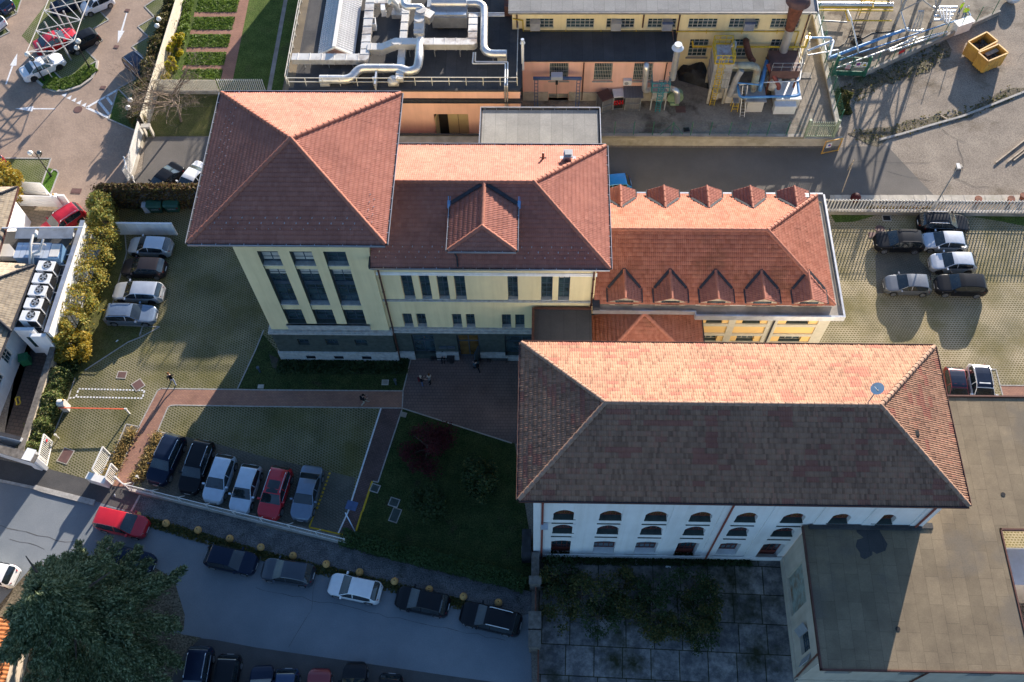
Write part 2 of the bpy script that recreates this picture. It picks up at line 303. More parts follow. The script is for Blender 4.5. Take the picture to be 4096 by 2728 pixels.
leafmat('leaf_laurel', (0.08,0.13,0.03), (0.17,0.23,0.06), (0.30,0.32,0.12))
leafmat('leaf_dark', (0.03,0.055,0.018), (0.055,0.085,0.028))
leafmat('leaf_olive', (0.06,0.075,0.02), (0.11,0.12,0.035), (0.14,0.11,0.03))
leafmat('leaf_red', (0.055,0.010,0.014), (0.11,0.016,0.022))
leafmat('leaf_lime', (0.30,0.30,0.01), (0.48,0.44,0.02))
leafmat('leaf_ivy', (0.09,0.055,0.03), (0.16,0.09,0.04), (0.13,0.11,0.03))
leafmat('leaf_straw', (0.30,0.20,0.07), (0.45,0.32,0.13), (0.22,0.18,0.07))
leafmat('leaf_grass', (0.09,0.15,0.022), (0.17,0.25,0.045))
leafmat('leaf_hedge', (0.045,0.085,0.025), (0.085,0.14,0.045))
# ---------------------------------------------------------------- mesh builder
def xform(p, org=None): return p
class MB:
    def __init__(s): s.v=[]; s.f=[]; s.m=[]; s.cur=0
    def add(s, vs, fs):
        o=len(s.v); s.v += [tuple(x) for x in vs]; s.f += [tuple(i+o for i in q) for q in fs]; s.m += [s.cur]*len(fs); return s
    def mat(s, i): s.cur=i; return s
    def box(s, x0,x1,y0,y1,z0,z1):
        return s.add([(x0,y0,z0),(x1,y0,z0),(x1,y1,z0),(x0,y1,z0),(x0,y0,z1),(x1,y0,z1),(x1,y1,z1),(x0,y1,z1)],
            [(0,3,2,1),(4,5,6,7),(0,1,5,4),(1,2,6,5),(2,3,7,6),(3,0,4,7)])
    def obox(s, c, dx, dy, z0, z1, a=0):
        ca,sa=math.cos(a),math.sin(a); q=[]
        for z in (z0,z1):
            for x,y in ((-dx/2,-dy/2),(dx/2,-dy/2),(dx/2,dy/2),(-dx/2,dy/2)): q.append((c[0]+x*ca-y*sa, c[1]+x*sa+y*ca, z))
        return s.add(q, [(0,3,2,1),(4,5,6,7),(0,1,5,4),(1,2,6,5),(2,3,7,6),(3,0,4,7)])
    def beam(s, p0, p1, w_, h_, up=(0,0,1)):
        p0=Vector(p0);p1=Vector(p1); d=(p1-p0)
        if d.length<1e-6: return s
        d.normalize(); u=Vector(up)
        if abs(d.dot(u))>0.98: u=Vector((1,0,0))
        sx=d.cross(u).normalized()*(w_/2); sz=sx.cross(d).normalized()*(h_/2); q=[]
        for p in (p0,p1): q += [p-sx-sz,p+sx-sz,p+sx+sz,p-sx+sz]
        return s.add(q, [(0,1,2,3),(4,7,6,5),(0,4,5,1),(1,5,6,2),(2,6,7,3),(3,7,4,0)])
    def wall(s, p0, p1, t, z0, z1):
        p0=Vector((p0[0],p0[1],0));p1=Vector((p1[0],p1[1],0)); d=p1-p0
        return s.obox((p0+p1)/2, d.length, t, z0, z1, math.atan2(d.y,d.x))
    def prism(s, poly, z0, z1):
        n=len(poly); A=sum(poly[i][0]*poly[(i+1)%n][1]-poly[(i+1)%n][0]*poly[i][1] for i in range(n))
        if A<0: poly=poly[::-1]
        vs=[(p[0],p[1],z0) for p in poly]+[(p[0],p[1],z1) for p in poly]
        fs=[tuple(range(n-1,-1,-1)), tuple(range(n,2*n))]+[(i,(i+1)%n,n+(i+1)%n,n+i) for i in range(n)]
        return s.add(vs,fs)
    def sheet(s, poly, z):
        n=len(poly); A=sum(poly[i][0]*poly[(i+1)%n][1]-poly[(i+1)%n][0]*poly[i][1] for i in range(n))
        if A<0: poly=poly[::-1]
        return s.add([(p[0],p[1],z) for p in poly],[tuple(range(n))])
    def quad(s, a,b,c,d): return s.add([a,b,c,d],[(0,1,2,3)])
    def tri(s, a,b,c): return s.add([a,b,c],[(0,1,2)])
    def tube(s, path, r, n=8, cap=True):
        P=[Vector(p) for p in path]; m=len(P); rr=r if isinstance(r,(list,tuple)) else [r]*m
        vs=[];prev=None
        for i in range(m):
            d=((P[i]-P[i-1]).normalized() if i else Vector())+((P[i+1]-P[i]).normalized() if i<m-1 else Vector())
            d = d.normalized() if d.length>1e-6 else Vector((0,0,1))
            if prev is None:
                u=Vector((0,0,1)) if abs(d.z)<0.9 else Vector((1,0,0)); a=d.cross(u).normalized()
            else:
                a=prev-d*prev.dot(d); a=a.normalized() if a.length>1e-6 else d.orthogonal().normalized()
            prev=a; b=d.cross(a)
            sc_=1.0
            if 0<i<m-1:
                cosang=(P[i]-P[i-1]).normalized().dot((P[i+1]-P[i]).normalized()); sc_=1/max(0.6,math.sqrt(max(0.0,(1+cosang)/2)))
            for k in range(n):
                t=2*math.pi*k/n; vs.append(P[i]+(a*math.cos(t)+b*math.sin(t))*rr[i]*(sc_ if n>4 else 1))
        fs=[(i*n+k,i*n+(k+1)%n,(i+1)*n+(k+1)%n,(i+1)*n+k) for i in range(m-1) for k in range(n)]
        if cap: fs+= [tuple(range(n-1,-1,-1)), tuple(range((m-1)*n,m*n))]
        return s.add(vs,fs)
    def cyl(s, c, r0, r1, z0, z1, n=16): return s.tube([(c[0],c[1],z0),(c[0],c[1],z1)],[r0,r1],n)
    def ball(s, c, r, nu=12, nv=8, sz=1.0, zmin=-1):
        vs=[];fs=[]
        for j in range(nv+1):
            ph=-math.pi/2+math.pi*j/nv
            for i in range(nu):
                th=2*math.pi*i/nu; vs.append((c[0]+r*math.cos(ph)*math.cos(th),c[1]+r*math.cos(ph)*math.sin(th),c[2]+r*sz*max(zmin,math.sin(ph))))
        for j in range(nv):
            for i in range(nu): fs.append((j*nu+i,j*nu+(i+1)%nu,(j+1)*nu+(i+1)%nu,(j+1)*nu+i))
        return s.add(vs,fs)
    def build(s, name, mats, parent=None, smooth=None):
        if not s.f: return None
        if isinstance(mats,str): mats=[mats]
        off = ORG.get(parent.name, Vector()) if parent else Vector()
        me=bpy.data.meshes.new(name); me.from_pydata([(x[0]-off[0],x[1]-off[1],x[2]-off[2]) for x in s.v],[],s.f)
        for m_ in mats: me.materials.append(MATS[m_])
        if len(mats)>1: me.polygons.foreach_set('material_index', s.m)
        if smooth is not None:
            me.polygons.foreach_set('use_smooth',[True]*len(me.polygons)); me.set_sharp_from_angle(angle=R(smooth))
        me.update(); o=bpy.data.objects.new(name,me); C.objects.link(o)
        if parent: o.parent=parent; ORG[o.name]=off
        return o
ORG={}
def thing(name,label,cat,loc=(0,0,0),group=None):
    o=bpy.data.objects.new(name,None); C.objects.link(o); o.location=loc; ORG[o.name]=Vector(loc); o.empty_display_size=0.5
    o['label']=label; o['category']=cat
    if group: o['group']=group
    return o
def solo(mb,name,mats,label,cat,group=None,smooth=None,kind=None):
    xs=[v[0] for v in mb.v]; ys=[v[1] for v in mb.v]; zs=[v[2] for v in mb.v]
    off=Vector(((min(xs)+max(xs))/2,(min(ys)+max(ys))/2,min(zs)))
    mb.v=[(v[0]-off[0],v[1]-off[1],v[2]-off[2]) for v in mb.v]
    o=mb.build(name,mats,None,smooth); o.location=off; o['label']=label; o['category']=cat
    if group: o['group']=group
    if kind: o['kind']=kind
    return o
def struct(mb,name,mats):
    o=mb.build(name,mats); o['kind']='structure'; return o
def copy_tree(o,parent=None):
    c=o.copy(); C.objects.link(c)
    if parent: c.parent=parent
    for ch in list(o.children): copy_tree(ch,c)
    return c
def npmesh(name, V, Q, mats, parent=None, uv=None, mi=None, smooth=False):
    "numpy quads mesh"
    off=np.array(ORG.get(parent.name,Vector())) if parent else np.zeros(3)
    me=bpy.data.meshes.new(name); V=V-off
    me.vertices.add(len(V)); me.vertices.foreach_set('co',V.astype(np.float32).ravel())
    k=Q.shape[1]; me.loops.add(Q.size); me.loops.foreach_set('vertex_index',Q.astype(np.int32).ravel())
    me.polygons.add(len(Q)); me.polygons.foreach_set('loop_start',np.arange(0,Q.size,k,dtype=np.int32)); me.polygons.foreach_set('loop_total',np.full(len(Q),k,np.int32))
    for m_ in ([mats] if isinstance(mats,str) else mats): me.materials.append(MATS[m_])
    if mi is not None: me.polygons.foreach_set('material_index',mi.astype(np.int32))
    if uv is not None:
        l=me.uv_layers.new(name='tile'); l.data.foreach_set('uv',uv.astype(np.float32).ravel())
    me.update(calc_edges=True); me.validate()
    if smooth: me.polygons.foreach_set('use_smooth',[True]*len(me.polygons))
    o=bpy.data.objects.new(name,me); C.objects.link(o)
    if parent: o.parent=parent; ORG[o.name]=Vector(off)
    return o
def tiled_plane(e0,e1,r0,r1,course=0.336,pitch=0.16,amp=0.035,lip=0.055,tw=0.23,jit=0.006,seed=0,samples=4):
    """courses of ribbed tiles on a roof plane: eave e0->e1 (left to right seen from outside), ridge r0->r1. returns V,Q,UV"""
    e0,e1,r0,r1=[np.array(p,float) for p in (e0,e1,r0,r1)]
    U=(e1-e0)/np.linalg.norm(e1-e0); nrm=np.cross(U,((r0+r1)/2-e0)); nrm/=np.linalg.norm(nrm); Vv=np.cross(nrm,U)
    L=(r0-e0)@Vv; ul0,ul1=0.0,(r0-e0)@U; ur0,ur1=(e1-e0)@U,(r1-e0)@U
    nr=max(1,int(round(L/course))); cs=L/nr; rng=np.random.default_rng(seed+5)
    step=pitch/samples; i0=math.floor(min(ul0,ul1)/step); i1=math.ceil(max(ur0,ur1)/step); ug=np.arange(i0,i1+1)*step
    prof=np.array([0.0,0.75,1.0,0.75]) if samples==4 else (1-np.cos(2*np.pi*np.arange(samples)/samples))/2
    wv=prof[np.arange(i0,i1+1)%samples]*amp
    VS=[];QS=[];UV=[];n=0
    for k in range(nr):
        va,vb=k*cs-0.03,(k+1)*cs; ua=lambda v:ul0+(ul1-ul0)*min(1,max(0,v/L)); ub=lambda v:ur0+(ur1-ur0)*min(1,max(0,v/L))
        j=rng.normal(0,jit,int((i1-i0)*step/tw)+3); ti=np.clip(((ug-ug[0])/tw).astype(int),0,len(j)-1); hj=j[ti]
        lines=[]
        for v,h in ((va+0.06,-0.012+0*wv),(va,wv+lip+hj),(vb,wv+0.004+0*hj)):
            u=np.clip(ug,ua(v),max(ua(v),ub(v))); lines.append(e0+np.outer(u,U)+v*Vv+np.outer(h,nrm))
        m=len(ug); VS+=lines; uu=np.clip(ug,ua(vb),max(ua(vb),ub(vb)))
        um=(ug[:-1]+ug[1:])/2; good=(um>min(ua(va),ua(vb))-step)&(um<max(ub(va),ub(vb))+step); idx=np.arange(m-1)[good]
        for a in (0,1):
            QS.append(np.stack([n+a*m+idx,n+a*m+idx+1,n+(a+1)*m+idx+1,n+(a+1)*m+idx],1))
            tu=np.floor((um[idx]+ (k%2)*tw/2)/tw)+0.5+seed*37; UV.append(np.repeat(np.stack([tu,np.full(len(idx),k+0.5)],1),4,axis=0))
        n+=3*m
    return np.vstack(VS),np.vstack(QS),np.vstack(UV)
def tiles_obj(name,planes,mat,parent,**kw):
    VS=[];QS=[];UV=[];n=0
    for i,p in enumerate(planes):
        V,Q,u=tiled_plane(*p,seed=i+kw.get('sd',0),**{k:v for k,v in kw.items() if k!='sd'}); VS.append(V);QS.append(Q+n);UV.append(u);n+=len(V)
    return npmesh(name,np.vstack(VS),np.vstack(QS),mat,parent,uv=np.vstack(UV))
def ridge(mb,p0,p1,r=0.165,seg=0.46):
    "overlapping half-round ridge caps"
    p0=Vector(p0)+Vector((0,0,.04));p1=Vector(p1)+Vector((0,0,.04));d=p1-p0;n=max(1,int(d.length/seg))
    for i in range(n):
        a=p0+d*(i/n);b=p0+d*((i+1.12)/n); mb.tube([a,b],[r*0.86+random.uniform(-.004,.004),r*1.12+random.uniform(-.006,.006)],8)
def interp_mesh(): pass
# ================================================================ SETTING: ground, paths, markings
def sheet(name, poly, layer, mats):
    mb=MB(); mb.sheet(poly, layer*0.004); return struct(mb,name,mats)
mb=MB(); mb.sheet([(-400,-300),(400,-300),(400,600),(-400,600)],-0.02); struct(mb,'ground','asphalt_worn')
# --- street, pavements and verge at the bottom
sheet('street', [(-90,-60),(2,-60), g(2,3,170,930), g(1,3,2354,1000), g(1,3,1700,800), g(1,3,900,600), g(1,3,0,380), g(0,3,1330,60), g(0,2,1200,1568), g(0,2,860,1470), g(0,2,300,1360), g(0,2,0,1290), g(0,2,-900,1060), (-90,20)],1,'asphalt_street')
sheet('parking_strip', [g(0,3,1560,1110), g(0,3,1700,1150), g(0,3,1980,1180), g(1,3,0,1250), g(1,3,1000,1395), g(1,3,1700,1500), g(2,3,200,1620),(2,-60),(-26,-60),g(0,3,1500,1700)],2,'asphalt_dark')
sheet('pavement', [g(0,2,-900,850),g(0,2,0,1090),g(0,2,440,1175),g(0,2,860,1285),g(0,2,1040,1335),g(0,2,1290,1420),g(0,2,1215,1568),g(0,2,870,1470),g(0,2,310,1345),g(0,2,0,1285),g(0,2,-900,1060)],3,'asphalt_dark')
sheet('tree_bed', [g(0,3,-300,1200),g(0,3,300,500),g(0,3,1200,380),g(0,3,1600,620),g(0,3,1700,950),g(0,3,1690,1090),g(0,3,1560,1110),g(0,3,1850,1160),g(0,3,1700,1300),g(0,3,1500,1700),g(0,3,-300,1700)],3,'weedy_soil')
mb=MB(); L_=[g(0,2,-900,1060),g(0,2,0,1285),g(0,2,310,1350)]
for a,b in zip(L_,L_[1:]): mb.wall(a,b,0.22,0,0.10)
kp=[g(0,2,330,1325),g(0,2,400,1345),g(0,2,880,1465),g(0,2,862,1515),g(0,2,380,1390),g(0,2,300,1360)]
mb.prism(kp,0.016,0.11); a=g(0,2,1290,1420);b=g(0,2,1210,1568);mb.wall(a,b,0.15,0,0.09)
struct(mb,'kerb','kerb_stone')
verge=[g(0,2,1290,1425),g(0,3,2354,80),g(1,3,0,130),g(1,3,840,310),g(1,3,2354,690),g(2,3,180,730),g(2,3,180,935),g(1,3,2354,985),g(1,3,1700,815),g(1,3,900,615),g(1,3,0,395),g(0,3,1330,90),g(0,2,1220,1568)]
sheet('gravel_verge', verge,2,'gravel')
mb=MB(); vl=[g(0,3,1330,75),g(1,3,0,385),g(1,3,900,605),g(1,3,1700,800),g(1,3,2354,990)]
for a,b in zip(vl,vl[1:]):
    n=int((b-a).length/0.5)
    for i in range(n):
        p=a.lerp(b,(i+.5)/n); mb.sheet([(p.x+random.uniform(.25,.7)*math.cos(t),p.y+random.uniform(.15,.4)*math.sin(t)) for t in np.linspace(0,2*math.pi,7)[:-1]],0.0125+0.0004*random.random()*10)
struct(mb,'weed_fringe','weed')
# --- main paved lots
sheet('grass_paving', [g(0,1,950,250),g(0,1,1800,300),(-22,52),(-22,39),g(1,2,200,100),g(1,1,60,1500),g(0,2,2354,70),g(0,2,2190,437),g(0,2,1490,437),g(0,2,1455,455),g(0,2,1435,490),g(0,2,1280,790),g(0,2,1035,1330),g(0,2,860,1285),g(0,2,440,1175),g(0,2,230,1040),g(0,2,430,480),g(0,2,560,100),g(0,1,640,1300),g(0,1,860,560)],4,'paver_grass')
sheet('grass_verge', [g(0,1,860,700),g(0,1,1150,590),g(0,1,1165,760),g(0,1,1080,1060),g(0,1,985,1420),g(0,1,1310,1435),g(0,1,1285,1525),g(0,2,1180,10),g(0,2,780,270),g(0,2,690,380),g(0,2,640,520),g(0,2,540,770),g(0,2,470,990),g(0,2,440,1170),g(0,2,230,1040),g(0,2,430,480),g(0,2,560,100),g(0,1,640,1300)],5,'grass_dry')
mb=MB()
for q in ([(0,1,1150,590),(0,1,1165,760),(0,1,1080,1060),(0,1,985,1420),(0,1,1470,1438),(0,1,1300,1530),(0,2,1180,10),(0,2,780,270)],[(0,1,1310,1435),(0,1,1283,1520)],[(0,2,690,340),(0,2,630,530),(0,2,500,840)],
          [(0,2,1480,437),(1,2,0,450),(1,2,1352,460),(1,2,1425,165)],[(0,2,1035,1325),(0,2,1280,785),(0,2,1435,485),(0,2,1452,455),(0,2,1490,434)],[(0,2,1215,1340),(0,2,1450,830),(0,2,1545,610),(0,2,1570,594),(0,2,1620,590),(1,2,0,602),(1,2,1345,618),(1,2,2354,940)],
          [(0,2,2354,75),(0,2,2185,440)],[(1,1,70,1470),(0,2,2354,75)],[(0,2,1160,765),(0,2,1290,790)],[(0,2,1160,765),(0,2,950,1270)],[(0,2,1440,830),(0,2,1540,850)],[(1,2,1340,640),(1,2,1122,1300),(1,2,1075,1290)],
          [(3,2,1990,260),(3,2,2095,262),(3,2,2160,510)],[(3,2,2135,408),(3,2,2400,410)],[(1,2,1352,460),(1,2,1345,618)]):
    P_=[g(*x) for x in q]
    for a,b in zip(P_,P_[1:]): mb.wall(a,b,0.10,0.0,0.035)
struct(mb,'edging_kerb','kerb_stone')
sheet('brick_path', [g(0,2,1040,1333),g(0,2,1280,790),g(0,2,1435,490),g(0,2,1455,455),g(0,2,1490,437),g(1,2,0,450),g(1,2,1352,460),g(1,2,1345,618),g(1,2,0,600),g(0,2,1620,592),g(0,2,1570,597),g(0,2,1545,615),g(0,2,1450,830),g(0,2,1215,1345)],6,'brick_path')
sheet('plaza', [g(1,2,1352,460),g(1,2,1425,160),(-11,39.8),(3,39.8),(14,39.6),(14,32),(-0.1,32),g(1,2,2390,945),g(1,2,1345,618)],6,'brick_plaza')
sheet('front_lot', [g(0,2,1620,592),g(1,2,0,600),g(1,2,1150,616),g(1,2,850,1568),g(1,3,755,205),g(1,3,0,40),g(0,3,2354,20),g(0,2,1290,1400),g(0,2,1215,1345),g(0,2,1450,830),g(0,2,1545,615),g(0,2,1570,597)],4,'paver_grass')
sheet('parking_bays', [g(0,2,1540,850),g(0,2,1700,880),g(1,2,-360,945),g(1,2,0,1045),g(1,2,380,1135),g(1,2,680,1200),g(1,2,915,1260),g(1,2,850,1568),g(1,3,755,205),g(1,3,0,40),g(0,3,2354,20),g(0,2,1290,1400),g(0,2,1300,1300)],5,'slab_plain')
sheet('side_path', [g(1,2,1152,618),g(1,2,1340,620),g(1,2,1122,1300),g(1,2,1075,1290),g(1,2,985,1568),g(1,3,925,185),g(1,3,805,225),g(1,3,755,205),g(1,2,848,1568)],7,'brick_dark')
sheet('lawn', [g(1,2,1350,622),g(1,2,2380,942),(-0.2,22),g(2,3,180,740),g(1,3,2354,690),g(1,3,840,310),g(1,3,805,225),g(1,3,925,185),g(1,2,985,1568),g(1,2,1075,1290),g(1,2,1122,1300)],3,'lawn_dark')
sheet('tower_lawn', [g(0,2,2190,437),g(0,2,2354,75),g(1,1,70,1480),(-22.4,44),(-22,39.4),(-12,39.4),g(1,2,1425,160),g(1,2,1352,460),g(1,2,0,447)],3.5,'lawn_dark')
sheet('soil_bed', [g(1,2,120,120),g(1,2,240,180),g(1,2,1420,175),g(1,2,1400,300),g(1,2,900,300),g(1,2,230,275),g(1,2,150,240)],5,'soil')
for nm,q,m_ in (('planting_bed',[(0,2,1160,775),(0,2,1285,795),(0,2,1045,1310),(0,2,960,1265)],'weedy_soil'),('planting_bed',[(0,2,1445,835),(0,2,1535,855),(0,2,1330,1290),(0,2,1225,1335)],'weedy_soil')):
    sheet(nm,[g(*x) for x in q],6,m_)
# lines painted on the pavers
mb=MB()
def dash(mb,p,q,wd,lay,gap=0.0,ln=0.2):
    n=max(1,int((q-p).length/(ln+gap))) if gap else 1
    for i in range(n):
        a=p.lerp(q,i/n); b=p.lerp(q,(i+(ln/(ln+gap) if gap else 1))/n); d=(b-a).normalized(); s=Vector((-d.y,d.x,0))*wd/2
        mb.add([(x.x,x.y,lay*0.004) for x in (a-s,b-s,b+s,a+s)],[(0,1,2,3)])
for a,b in (((725,440),(1330,455)),((1330,455),(1310,527)),((1310,527),(700,515)),((700,515),(725,440)),((640,525),(700,520))):
    dash(mb,g(0,2,*a),g(0,2,*b),0.13,7,0.10,0.17)
struct(mb,'lane_marking','road_white')
mb=MB(); dash(mb,g(1,2,1150,618),g(1,2,848,1568),0.13,8); dash(mb,g(1,2,848,1568),g(1,3,757,200),0.12,8); struct(mb,'edge_line','road_white')
mb=MB(); dash(mb,g(1,2,680,1210),g(1,2,555,1560),0.16,8,0.14,0.18); dash(mb,g(1,3,545,0),g(1,3,490,145),0.13,8); dash(mb,g(1,3,490,145),g(1,3,800,215),0.13,8); dash(mb,g(1,2,1070,1290),g(1,2,980,1568),0.16,9.2); dash(mb,g(1,3,975,0),g(1,3,920,180),0.14,9.2); struct(mb,'yellow_line','road_yellow')
# --- courtyard slabs, right lot, lane, yards
sheet('courtyard', [(0.2,22.2),(30,22.2),(60,24),(60,-40),(0.6,-40)],3,'court_slab')
sheet('right_lot', [(22,55.6),(75,55.2),(75,20),(22,20),(22,32)],2,'paver_right')
sheet('worn_bay', [g(3,1,1080,560),g(3,1,1400,560),g(3,1,1390,820),g(3,1,1500,940),g(3,1,1500,1130),g(3,1,1000,1130),g(3,1,985,800)],3,'slab_plain')
sheet('brick_pad', [g(3,2,2140,408),g(3,2,2500,410),g(3,2,2560,530),g(3,2,2165,530)],4,'brick_path')
sheet('lane', [(-10,49),(-10,63.2),(28,63.2),(34,63.6),(36,60),(38,56.5),(27,55.6),(24,50)],2,'asphalt_lane')
sheet('grass_border', [g(3,1,560,385),g(3,1,2400,412),g(3,1,2400,520),g(3,1,2150,470),g(3,1,1850,420),g(3,1,1000,410),g(3,1,800,470),g(3,1,620,480)],3.5,'lawn')
sheet('plant_yard', [g(3,0,430,-400),g(3,0,430,100),g(3,0,600,600),g(3,0,900,690),g(3,0,1300,520),g(3,0,2110,130),g(3,0,2400,-400)],3,'yard_concrete')
wp=[g(3,0,640,840),g(3,0,900,690),g(3,0,1400,520),g(3,0,1650,380),g(3,0,1700,480),g(3,0,1520,560),g(3,0,1480,660),g(3,0,1200,740),g(3,0,930,830),g(3,0,760,890),g(3,0,690,1020)]
def jag(P_,amp,seed):
    rn=random.Random(seed); out=[]
    for a,b in zip(P_,P_[1:]+P_[:1]):
        k=max(1,int((b-a).length/.8))
        for i in range(k): q=a.lerp(b,i/k); out.append(q+Vector((rn.uniform(-amp,amp),rn.uniform(-amp,amp),0)))
    return out
sheet('weedy_verge', jag(wp,.4,3),3,'weedy_soil')
sheet('weedy_kerb', jag([g(3,0,740,1210),g(3,0,1000,1180),g(3,0,1500,1080),g(3,0,1800,1030),g(3,0,2200,810),g(3,0,2354,790),g(3,0,2354,850),g(3,0,2050,985),g(3,0,1780,1085),g(3,0,1200,1245),g(3,0,1020,1340),g(3,0,850,1300)],.3,4),3,'weedy_soil')
mb=MB(); kp=[g(3,0,1020,1290),g(3,0,1250,1230),g(3,0,1480,1160),g(3,0,1780,1075),g(3,0,2050,970),g(3,0,2400,830)]
for a,b in zip(kp,kp[1:]): mb.wall(a,b,0.22,0,0.13)
struct(mb,'yard_kerb','kerb_stone')
mb=MB()
for i in range(46):
    a=g(3,1,600+i*38.5,225); b=g(3,1,600+i*38.5,290); mb.obox(((a.x+b.x)/2,(a.y+b.y)/2),0.62+random.uniform(-.06,.04),(a-b).length*0.85,0,0.05+random.uniform(0,.04),random.uniform(-.05,.05))
struct(mb,'stone_edging','concrete_pale')
# raised industrial yard
mb=MB(); YZ=1.2; mb.prism([(-2,63.75),(29.0,63.75),(28.75,66),(28.55,81),(28.5,98),(-2,98)],0,YZ); struct(mb,'raised_yard','yard_concrete')
# --- upper-left car park
sheet('car_park', [g(0,0,-500,-300),g(0,0,1705,-100),g(0,0,1480,760),g(0,0,1320,1230),g(0,0,1180,1568),g(0,1,1100,180),g(0,1,1000,330),g(0,1,700,350),g(0,1,440,220),g(0,1,-500,140)],2,'cobble')
sheet('house_drive', [g(0,1,160,240),g(0,1,700,345),g(0,1,860,345),g(0,1,830,540),g(0,1,100,560)],4,'house_paving')
def bay(name,q,lay,m_,r=0,c=0): return sheet(name,[g(c,r,a,b) for a,b in q],lay,m_)
bay('parking_bay',[(900,85),(1000,185),(840,275),(945,370),(790,460),(890,560),(580,740),(200,330),(540,-120),(1040,-10)],3,'paver_lush')
bay('parking_bay',[(1330,60),(1420,155),(1270,245),(1365,340),(1215,430),(1310,520),(1160,620),(1250,720),(1080,815),(1250,980),(1330,900),(1480,700),(1640,60),(1600,-60),(1480,-40)],3,'paver_lush')
bay('grass_island',[(340,730),(490,650),(575,745),(895,565),(885,640),(840,720),(740,790),(620,830),(500,835),(420,800),(370,760)],4,'grass_bright')
bay('grass_island',[(1085,815),(1250,985),(1260,1210),(1000,1095)],4,'lawn')
bay('grass_island',[(60,-60),(160,120),(190,30),(215,-60)],4,'grass_bright')
bay('parking_bay',[(-200,60),(60,-30),(155,125),(0,200),(90,295),(-100,400)],3,'paver_lush')
bay('parking_bay',[(0,1455),(470,1458),(430,1568),(0,1640)],3,'paver_lush')
bay('parking_bay',[(-100,0),(425,0),(370,140),(-100,140)],3.2,'paver_lush',1)
bay('grass_island',[(425,20),(420,-30),(440,-25),(500,-10),(535,10),(460,215),(385,140)],4,'grass_bright',1)
mb=MB()
for q in ([(900,85),(1000,185),(840,275),(945,370),(790,460),(890,560),(580,740),(490,650),(340,730)],[(1480,-40),(1330,60),(1420,155),(1270,245),(1365,340),(1215,430),(1310,520),(1155,622),(1250,725),(1085,815),(1250,985)],[(1085,815),(1000,1095),(1250,1205)],[(60,-30),(155,122),(215,-60)],[(155,125),(0,200),(90,295),(-40,360)],[(0,1455),(470,1458),(380,1705)],[(470,1590),(490,1560),(520,1565),(540,1590),(465,1785)]):
    P_=[g(0,0,*x) for x in q]
    for a,b in zip(P_,P_[1:]): mb.wall(a,b,0.14,0,0.05)
struct(mb,'bay_kerb','kerb_stone')
mb=MB(); P_=[g(0,0,*x) for x in ((335,735),(370,770),(420,808),(500,842),(620,835),(745,795),(845,722),(890,640),(897,565))]
for a,b in zip(P_,P_[1:]): mb.wall(a,b,0.24,0,0.13)
struct(mb,'island_kerb','concrete_pale')
mb=MB()
def mark(mb,q,lay=4): mb.sheet([g(0,0,a,b) for a,b in q],lay*0.004)
for q in ([(1160,120),(1172,122),(1128,285),(1146,283),(1082,398),(1086,283),(1110,283)],[(160,490),(152,604),(124,606),(62,776),(48,776),(108,604),(92,602)],[(140,1000),(308,978),(306,994),(512,996),(506,1006),(304,1006),(296,1026)],
    [(565,875),(615,853),(602,895)],[(610,902),(660,877),(646,917)],[(655,925),(705,898),(690,938)],[(700,948),(752,921),(737,962)],[(748,968),(797,945),(782,985)]): mark(mb,q)
for a,b in (((795,990),(1085,825)),((795,990),(1000,1082)),((905,930),(1005,1055)),((975,885),(1035,965))): dash(mb,g(0,0,*a),g(0,0,*b),0.26,4)
struct(mb,'road_marking','road_white')
# --- garden strip between the car park and the workshop
sheet('garden_lawn', [g(0,0,1705,-100),g(1,0,420,-100),g(1,0,240,840),g(1,0,100,850),g(0,0,2020,850),g(0,0,1430,860),g(0,0,1480,760)],3,'lawn')
sheet('garden_path', [(x[0],x[1]) for x in [g(0,0,2210,-100),g(0,0,2310,-100),g(0,0,2140,740),g(0,0,2030,740)]],5,'brick_path')
for i,(ya,yb) in enumerate(((110,155),(275,315),(435,480),(600,645))):
    xa=1800-i*35-10; xb=2195-i*40; sheet('garden_path',[g(0,0,xa,ya),g(0,0,xb,ya),g(0,0,xb-12,yb),g(0,0,xa-10,yb)],4.5,'brick_path')
sheet('flagstone_path', [g(1,0,270,-80),g(1,0,305,-80),g(1,0,140,840),g(1,0,100,840)],4.5,'concrete')
for i,(ya,yb) in enumerate(((5,108),(160,270),(320,432),(485,598),(650,745))):
    xa=1820-i*35; xb=2200-i*40; sheet('flower_bed',[g(0,0,xa,ya),g(0,0,xb,ya),g(0,0,xb-12,yb),g(0,0,xa-20,yb)],4.0,'grass_bright')
sheet('shade_garden', [g(0,0,1430,865),g(0,0,2100,860),g(0,0,2100,1250),g(0,0,1345,1255)],3,'grass_dry')
sheet('back_drive', [g(0,0,1340,1262),g(0,0,2100,1262),(-22,52),g(0,1,1830,200),g(0,1,1030,180),g(0,0,1310,1568)],3,'asphalt_lane')
